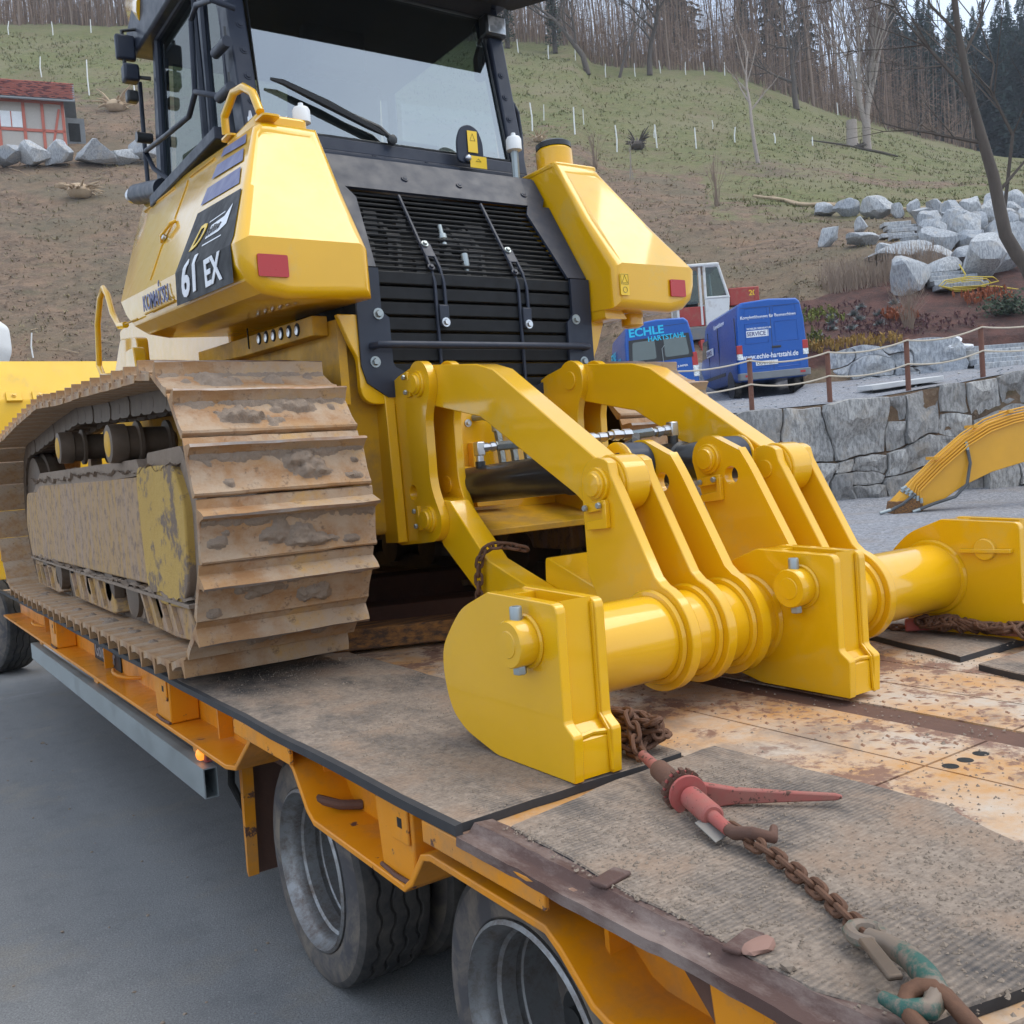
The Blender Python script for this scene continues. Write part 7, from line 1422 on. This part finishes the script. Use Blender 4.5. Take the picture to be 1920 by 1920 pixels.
# stumps, roots, logs
thing('tree_stump', G().tube([bgp(33.5, 89.5, zn(33.5, 89.5) - .2), bgp(33.45, 89.5, zn(33.5, 89.5) + .5), bgp(33.5, 89.5, zn(33.5, 89.5) + 2.3)], [.62, .50, .46], 12), 'palebark', bgp(33.5, 89.5, 28), 'tall pale cut stump beside the large spreading tree', 'stump')
def roots(L, D, s, seed, m, label, flat=.5):
    rnd = random.Random(seed); b = bgp(L, D, zn(L, D)); g = G().sph(b + Vector((0, 0, s * .25)), (s * .5, s * .5, s * .35), 10, 6)
    for i in range(26):
        a = rnd.uniform(0, 6.28); d = Vector((math.cos(a), math.sin(a), rnd.uniform(-.1, .9) * flat)); p = b + Vector((0, 0, s * .25)) + d * s * .3; q = p + d * s * rnd.uniform(.3, .8) + Vector((0, 0, rnd.uniform(-.2, .1) * s)); g.tube([p, p.lerp(q, .5) + Vector((0, 0, .08 * s)), q], [.07 * s, .05 * s, .02 * s], 5)
    thing('root_stump', g, m, b, label, 'stump')
roots(11.67, 75.0, 1.1, 1, 'bark', 'dark upturned root ball between the white meadow stakes', 1.4); roots(-22.1, 53.3, 1.3, 2, 'log', 'pale dead root stump on the brown slope below the house boulders', .4); roots(3.9, 70.5, .8, 3, 'log', 'weathered stump on the meadow right behind the cab grab rail', .8); roots(-28.3, 76.5, 1.5, 4, 'log', 'broken grey stump with splinters right of the house', 1.2); roots(33.9, 88.9, .8, 5, 'bark', 'dark roots at the foot of the tall pale stump', .6)
for i, (a, b, lb_) in enumerate((((15.9, 58.8), (21.0, 51.9), 'upper thin log edging the bank above the boulder row'), ((16.6, 57.4), (21.5, 50.9), 'lower thin log edging the bank above the boulder row'), ((21.2, 52.0), (25.5, 51.6), 'thin log continuing right above the boulder row'))):
    thing('edging_log', G().tube([bgp(*Vector(a).lerp(Vector(b), t), zn(*Vector(a).lerp(Vector(b), t)) + .14) for t in np.linspace(0, 1, 12)], .085, 8), 'log', bgp(*a, zn(*a)), lb_, 'log')
thing('fallen_branch', G().tube([bgp(29, 87.4, zn(29, 87.4) + .3), bgp(32, 88.2, zn(32, 88.2) + .15), bgp(36, 89.2, zn(36, 89.2) + .2), bgp(37.5, 89.4, zn(37.5, 89.4) + .3)], [.05, .09, .13, .08], 7), 'bark', bgp(33, 88.5, 27), 'dark fallen branch lying below the tall stump', 'branch')
# dark leaning tree close on the right
D0 = 16.0; path = [(9.35, -.1), (9.2, 2.2), (8.9, 3.7), (8.72, 4.18), (8.56, 4.41), (8.40, 4.72), (8.32, 5.20), (8.25, 5.68), (8.12, 6.21), (7.98, 6.82), (7.87, 7.51), (7.80, 8.02), (7.77, 8.53), (7.8, 10)]
T = G().tube([bgp(L, D0, z) for L, z in path], [.15, .13, .115, .11, .105, .10, .095, .09, .08, .066, .055, .05, .045, .02], 10); Cr = G(); rnd = random.Random(4)
def fine(pts, r0, lv, D_):
    P3 = [bgp(L, D_ + .05 * i, z) for i, (L, z) in enumerate(pts)] if not isinstance(pts[0], Vector) else pts
    n = len(P3); Cr.tube(P3, [r0 * (1 - .75 * i / (n - 1)) for i in range(n)], 5 if lv == 0 else 3)
    if lv < 3:
        for k_ in range((7, 4, 3)[lv]):
            t = rnd.uniform(.2, .98) * (n - 1); j = int(t); p = P3[j].lerp(P3[min(n - 1, j + 1)], t - j); d = (P3[-1] - P3[0]).normalized(); e = d + Vector((rnd.gauss(0, .7), rnd.gauss(0, .7), rnd.gauss(.25, .5))); L_ = (P3[-1] - P3[0]).length * rnd.uniform(.25, .5); q = [p, p + e * L_ * .4 + Vector((0, 0, .03)), p + e * L_ + Vector((0, 0, rnd.uniform(-.1, .2)))]; fine(q, r0 * .45, lv + 1, D_)
fine([(8.13, 6.22), (7.74, 6.34), (7.31, 6.48), (6.88, 6.60), (6.54, 6.74)], .032, 0, D0); fine([(7.96, 6.90), (7.79, 7.26), (7.46, 7.71), (7.22, 8.07), (6.98, 8.42), (6.7, 9)], .04, 0, D0); fine([(8.5, 4.8), (8.79, 6.42), (8.48, 7.21), (8.59, 7.62), (8.37, 8.49)], .035, 0, D0 + .3); fine([(7.85, 7.6), (8.2, 8.2), (8.4, 8.9)], .03, 0, D0); fine([(7.8, 8.0), (7.4, 8.5), (7.2, 9.2)], .03, 0, D0); fine([(8.3, 5.4), (8.9, 6.0), (9.3, 6.9)], .03, 0, D0)
t = root('bare_tree', bgp(9.35, D0, 0), 'dark slender leaning bare tree close by at the right edge', 'tree'); part('trunk', T, 'bark', t, smooth=60); part('crown', Cr, 'bark', t, smooth=0)

# ---------------------------------------------------------------- forest
rnd = random.Random(99)
var = [grow(200 + i, rnd.uniform(17, 22), rnd.uniform(.10, .17), 3, .38, 1, .36, .5, (9, 6, 4), wig=.05, minr=.018) for i in range(5)]
vm = [(mesh('bare_tree', G().add(T.v, T.f).add(Cr.v, Cr.f), 'twig', smooth=0)) for T, Cr in var]
for i, me in enumerate(vm): me.materials[0] = M['stems'] if i % 2 else M['twig']
FG = 'bare trees of the forest on the hilltop'
cnt = 0
for i in range(230):
    u = rnd.uniform(-.58, .42); D = 119 + 48 * rnd.random() ** 1.6; L = u * D
    o = bpy.data.objects.new('bare_tree', rnd.choice(vm)); COL.objects.link(o); o.location = bgp(L, D, zn(L, D) - .2); o.rotation_euler = (rnd.gauss(0, .03), rnd.gauss(0, .03), rnd.uniform(0, 6.28)); s = rnd.uniform(.8, 1.25); o.scale = (s, s, s)
    setp(o, 'tall bare brown forest tree on the hilltop', 'tree', FG)
# thicket of stems too dense to count
g = G(); N = 9000; VV = []; FF = []; TN = []
for i in range(N):
    u = rnd.uniform(-.62, .50); D = 120 + 50 * rnd.random() ** 1.3; L = u * D; b = bgp(L, D, zn(L, D) - .2); hgt = rnd.uniform(5, 17) if rnd.random() < .7 else rnd.uniform(1.5, 5); r = rnd.uniform(.02, .065); lx, ly = rnd.gauss(0, .05) * hgt, rnd.gauss(0, .05) * hgt; o_ = len(VV)
    for k_ in range(3): VV.append((b.x + r * math.cos(k_ * 2.1), b.y + r * math.sin(k_ * 2.1), b.z))
    VV.append((b.x + lx, b.y + ly, b.z + hgt)); FF += [(o_, o_ + 1, o_ + 3), (o_ + 1, o_ + 2, o_ + 3), (o_ + 2, o_, o_ + 3)]; tn = rnd.random() ** 1.5; TN += [tn] * 4
    for k_ in range(rnd.randint(3, 7)):
        t = rnd.uniform(.25, .95); p = (b.x + lx * t, b.y + ly * t, b.z + hgt * t); a = rnd.uniform(0, 6.28); l = rnd.uniform(.6, 2.2) * (1.1 - .6 * t); o_ = len(VV); q = (p[0] + math.cos(a) * l, p[1] + math.sin(a) * l, p[2] + l * rnd.uniform(.2, 1.0)); VV += [p, (p[0], p[1], p[2] + .06), q]; FF.append((o_, o_ + 1, o_ + 2)); TN += [tn] * 3
g.add(VV, FF); th = thing('forest_thicket', g, 'stems', bgp(0, 140, 60), 'dense brown thicket of thin stems filling the hilltop forest', 'forest', kind='stuff', smooth=0)
a_ = th.data.attributes.new('tone', 'FLOAT', 'POINT'); a_.data.foreach_set('value', TN)
# larger trees at the forest edge
EG = 'old gnarled bare trees at the forest edge'
for i, (L, D, H, lb_, sd_) in enumerate(((11.95, 108.5, 13, 'dark gnarled bare tree in front of the forest, left one of two', 71), (19.94, 115.5, 11.5, 'leaning bare tree with crooked limbs in front of the forest, right one of two', 72), (34.5, 108, 9.5, 'dark spreading bare tree at the forest corner left of the big pale tree', 73), (15.8, 111.5, 11, 'thin dark bare tree between the two gnarled ones', 74))):
    tree_thing('bare_tree', L, D, lb_, grow(sd_, H, .34 if i != 3 else .18, 4, .28, 1, .62, .15, (6, 5, 4, 3), wig=.14, lean=(.12 * (i - 1), 0), minr=.012), 'bark', 'bark', group=EG)
for i, (L, D, lb_) in enumerate(((8.97, 114, 'ivy covered dark tree trunk at the forest edge, right of the cab'), (3.6, 116, 'ivy covered dark trunk beside the cab roof corner'))):
    b = bgp(L, D, zn(L, D)); T = G().tube([(0, 0, 0), (.1, 0, 6), (0, .1, 16)], [.3, .25, .1], 8); Cr = G(); r2 = random.Random(i)
    for k_ in range(1500):
        h = 11 * r2.random() ** .8; a = r2.uniform(0, 6.28); w = (1.0 - .06 * h) * r2.uniform(.5, 1.15); p = Vector((math.cos(a) * w, math.sin(a) * w, h + .4)); q = Vector((r2.gauss(0, 1), r2.gauss(0, 1), r2.gauss(0, 1))).normalized() * .2; c = q.orthogonal().normalized() * .14; Cr.add([p - q, p + c, p + q, p - c], [(0, 1, 2, 3)])
    t = root('ivy_tree', b, lb_, 'tree'); LOC[t] = Vector((0, 0, 0)); part('trunk', T, 'bark', t); part('crown', Cr, 'ivy', t, smooth=0)
# conifers
def conifer(seed, H):
    r2 = random.Random(seed); g = G().tube([(0, 0, 0), (0, 0, H * .97)], [.28, .03], 6)
    nl = 34
    for l in range(nl):
        t = l / nl; z = H * (.12 + .87 * t); Rr = (1 - t) ** .85 * H * .17 + .12
        for k_ in range(9 if t < .8 else 6):
            a = r2.uniform(0, 6.28); rr = Rr * r2.uniform(.65, 1.15); dr = -.18 * rr - .1
            for s in range(4):
                f0 = .15 + .85 * s / 4; f1 = f0 + .24; w = rr * .26 * (1.05 - .7 * f0) + .05; c, sn = math.cos(a), math.sin(a); jz = r2.gauss(0, .12)
                p = lambda f, q: (c * rr * f - sn * q, sn * rr * f + c * q, z + dr * f * f * 1.2 + .25 * rr * f * .3 + jz)
                g.add([p(f0, -w * .4), p((f0 + f1) / 2, -w), p(f1, 0), p((f0 + f1) / 2, w)], [(0, 1, 2, 3)])
                x_, y_, z_ = p((f0 + f1) / 2, 0); g.add([(x_, y_, z_), (x_ - sn * w * .5, y_ + c * w * .5, z_ - .55), (x_ + sn * w * .4, y_ - c * w * .4, z_ - .5)], [(0, 1, 2)])
    return g
cm = [mesh('conifer', conifer(i, h), 'conifer', smooth=0) for i, h in enumerate((24, 28, 21))]
CG = 'dark conifers covering the hill at the upper right'
for i in range(105):
    u = rnd.uniform(.40, .66); D = rnd.uniform(131, 190); L = u * D; D += max(0, .46 - u) * 300
    o = bpy.data.objects.new('conifer', rnd.choice(cm)); COL.objects.link(o); s = rnd.uniform(.72, 1.08) * (1.0 if u > .47 else .85); o.scale = (s, s, s); o.location = bgp(u * D, D, zn(u * D, D) - 1.5); o.rotation_euler = (0, 0, rnd.uniform(0, 6.28)); setp(o, 'dark green conifer in the wood at the upper right', 'conifer', CG)
for i in range(4):
    u = (.27, .30, .33, .20, .36, -.02, .24, .31, .38, .35)[i]; D = 150 + 3 * i; o = bpy.data.objects.new('conifer', rnd.choice(cm)); COL.objects.link(o); s = rnd.uniform(.8, 1.1); o.scale = (s, s, s); o.location = bgp(u * D, D, zn(u * D, D) - 1); o.rotation_euler = (0, 0, rnd.uniform(0, 6.28)); setp(o, 'dark conifer standing behind the bare forest', 'conifer', 'dark conifers behind the bare forest')
# litter and grass tufts over the slope
rnd = random.Random(31)
def scatter(n, name, mat_, label, test, size, seed, d0=29, d1=112, blades=3, flat=.6):
    r2 = random.Random(seed); g = G(); c = 0; tries = 0
    while c < n and tries < n * 12:
        tries += 1; D = d0 + (d1 - d0) * r2.random() ** 1.7; u = r2.uniform(-.56, .58); L = u * D
        if D < 34 and (.10 < u < .31): continue
        if mulch_amt(L, D) > .5 and test != 'any': continue
        if D < 29 or (u > .31 and D < 29.5): continue
        ga = grass_amt(L, D) + .8 * noise.noise(Vector((L * .22, D * .22, 7)))
        if (test == 'grass' and ga < .55) or (test == 'brown' and ga > .62): continue
        if noise.noise(Vector((L * .5, D * .5, seed))) + .5 * noise.noise(Vector((L * 1.7, D * 1.7, seed))) < r2.uniform(-.25, .35): continue
        b = bgp(L, D, zn(L, D)); c += 1; k0 = size * (.7 + D / 90)
        for k_ in range(blades):
            a = r2.uniform(0, 6.28); d = Vector((math.cos(a), math.sin(a), r2.uniform(.1, 1.2) * (1 - flat) * 2)) * k0 * r2.uniform(.5, 1.2); w = Vector((-math.sin(a), math.cos(a), 0)) * k0 * r2.uniform(.15, .4) ; p = b + Vector((r2.gauss(0, 1), r2.gauss(0, 1), 0)) * k0 * .6; g.add([p - w, p + w, p + d], [(0, 1, 2)])
    thing(name, g, mat_, bgp(0, 50, 15), label, 'ground cover', kind='stuff', smooth=0)
scatter(9000, 'grass_tufts', 'green_grass', 'short green grass tufts over the meadow', 'grass', .085, 1, flat=.2)
scatter(6500, 'dry_grass', 'dry_grass', 'dry straw coloured grass over the slope', 'none', .10, 2, flat=.35)
scatter(15000, 'leaf_litter', 'leaf_litter', 'brown leaves and twigs lying over the bare slope', 'brown', .075, 3, flat=.75)
g = G(); r2 = random.Random(8)
for i in range(170):
    D = 34 + 50 * r2.random() ** 1.4; u = r2.uniform(-.55, .3); L = u * D; b = bgp(L, D, zn(L, D) + .05); a = r2.uniform(0, 6.28); l = r2.uniform(.5, 1.6); d = Vector((math.cos(a), math.sin(a), r2.uniform(0, .25))) * l; g.tube([b, b + d * .5 + Vector((0, 0, .08)), b + d], [.02, .017, .008], 4)
thing('brushwood', g, 'log', bgp(0, 50, 15), 'scattered pale cut branches on the brown slope', 'branches', kind='stuff', smooth=0)
r2 = random.Random(3); g = G()
for i in range(260):
    L = r2.uniform(-2, 14); D = r2.uniform(10, 21.5) if r2.random() < .4 else r2.uniform(22.4, 27.5); 
    if D > 22 and L < 3.5: continue
    s = r2.uniform(.015, .05); b = bgp(L, D, (zt(L, D) + .03) if D > 22 else zt(L, D)); g2 = rock(b, (s, s, s * .7), r2.random(), 1, 3, .2); g.add(g2.v, g2.f)
thing('loose_stones', g, 'boulder', bgp(8, 20, 0), 'loose small stones on the gravel yard and terrace', 'stones', kind='stuff')

r2 = random.Random(17); g = G()
for i in range(420):
    y = .6 + 9 * r2.random() ** 1.5; x = r2.uniform(-4.5, -1.2) if r2.random() < .8 else r2.uniform(-1.2, 1.2); q = r2.uniform(.002, .008) * (2.2 if r2.random() < .05 else 1); g2 = rock((x, y, q * .3), (q, q * 1.2, q * .6), r2.random(), 1, 3, .2); g.add(g2.v, g2.f)
thing('road_grit', g, 'dirtlump', (-2.5, 4, 0), 'loose grit scattered on the grey asphalt beside the trailer', 'grit', kind='stuff')
# ---------------------------------------------------------------- thin haze
k = NT('air'); pv = k.n('VolumePrincipled', Density=.0005); k.put(pv.inputs['Color'], (.80, .88, 1.0)); pv.inputs['Anisotropy'].default_value = .2
k.t.links.new(pv.outputs[0], k.out.inputs['Volume']); M['air'] = k.m
g = G().box(-190, 330, -60, 300, -1.05, 125)
hz = bpy.data.objects.new('haze', mesh('haze', g, 'air', smooth=0)); COL.objects.link(hz); setp(hz, kind='stuff')
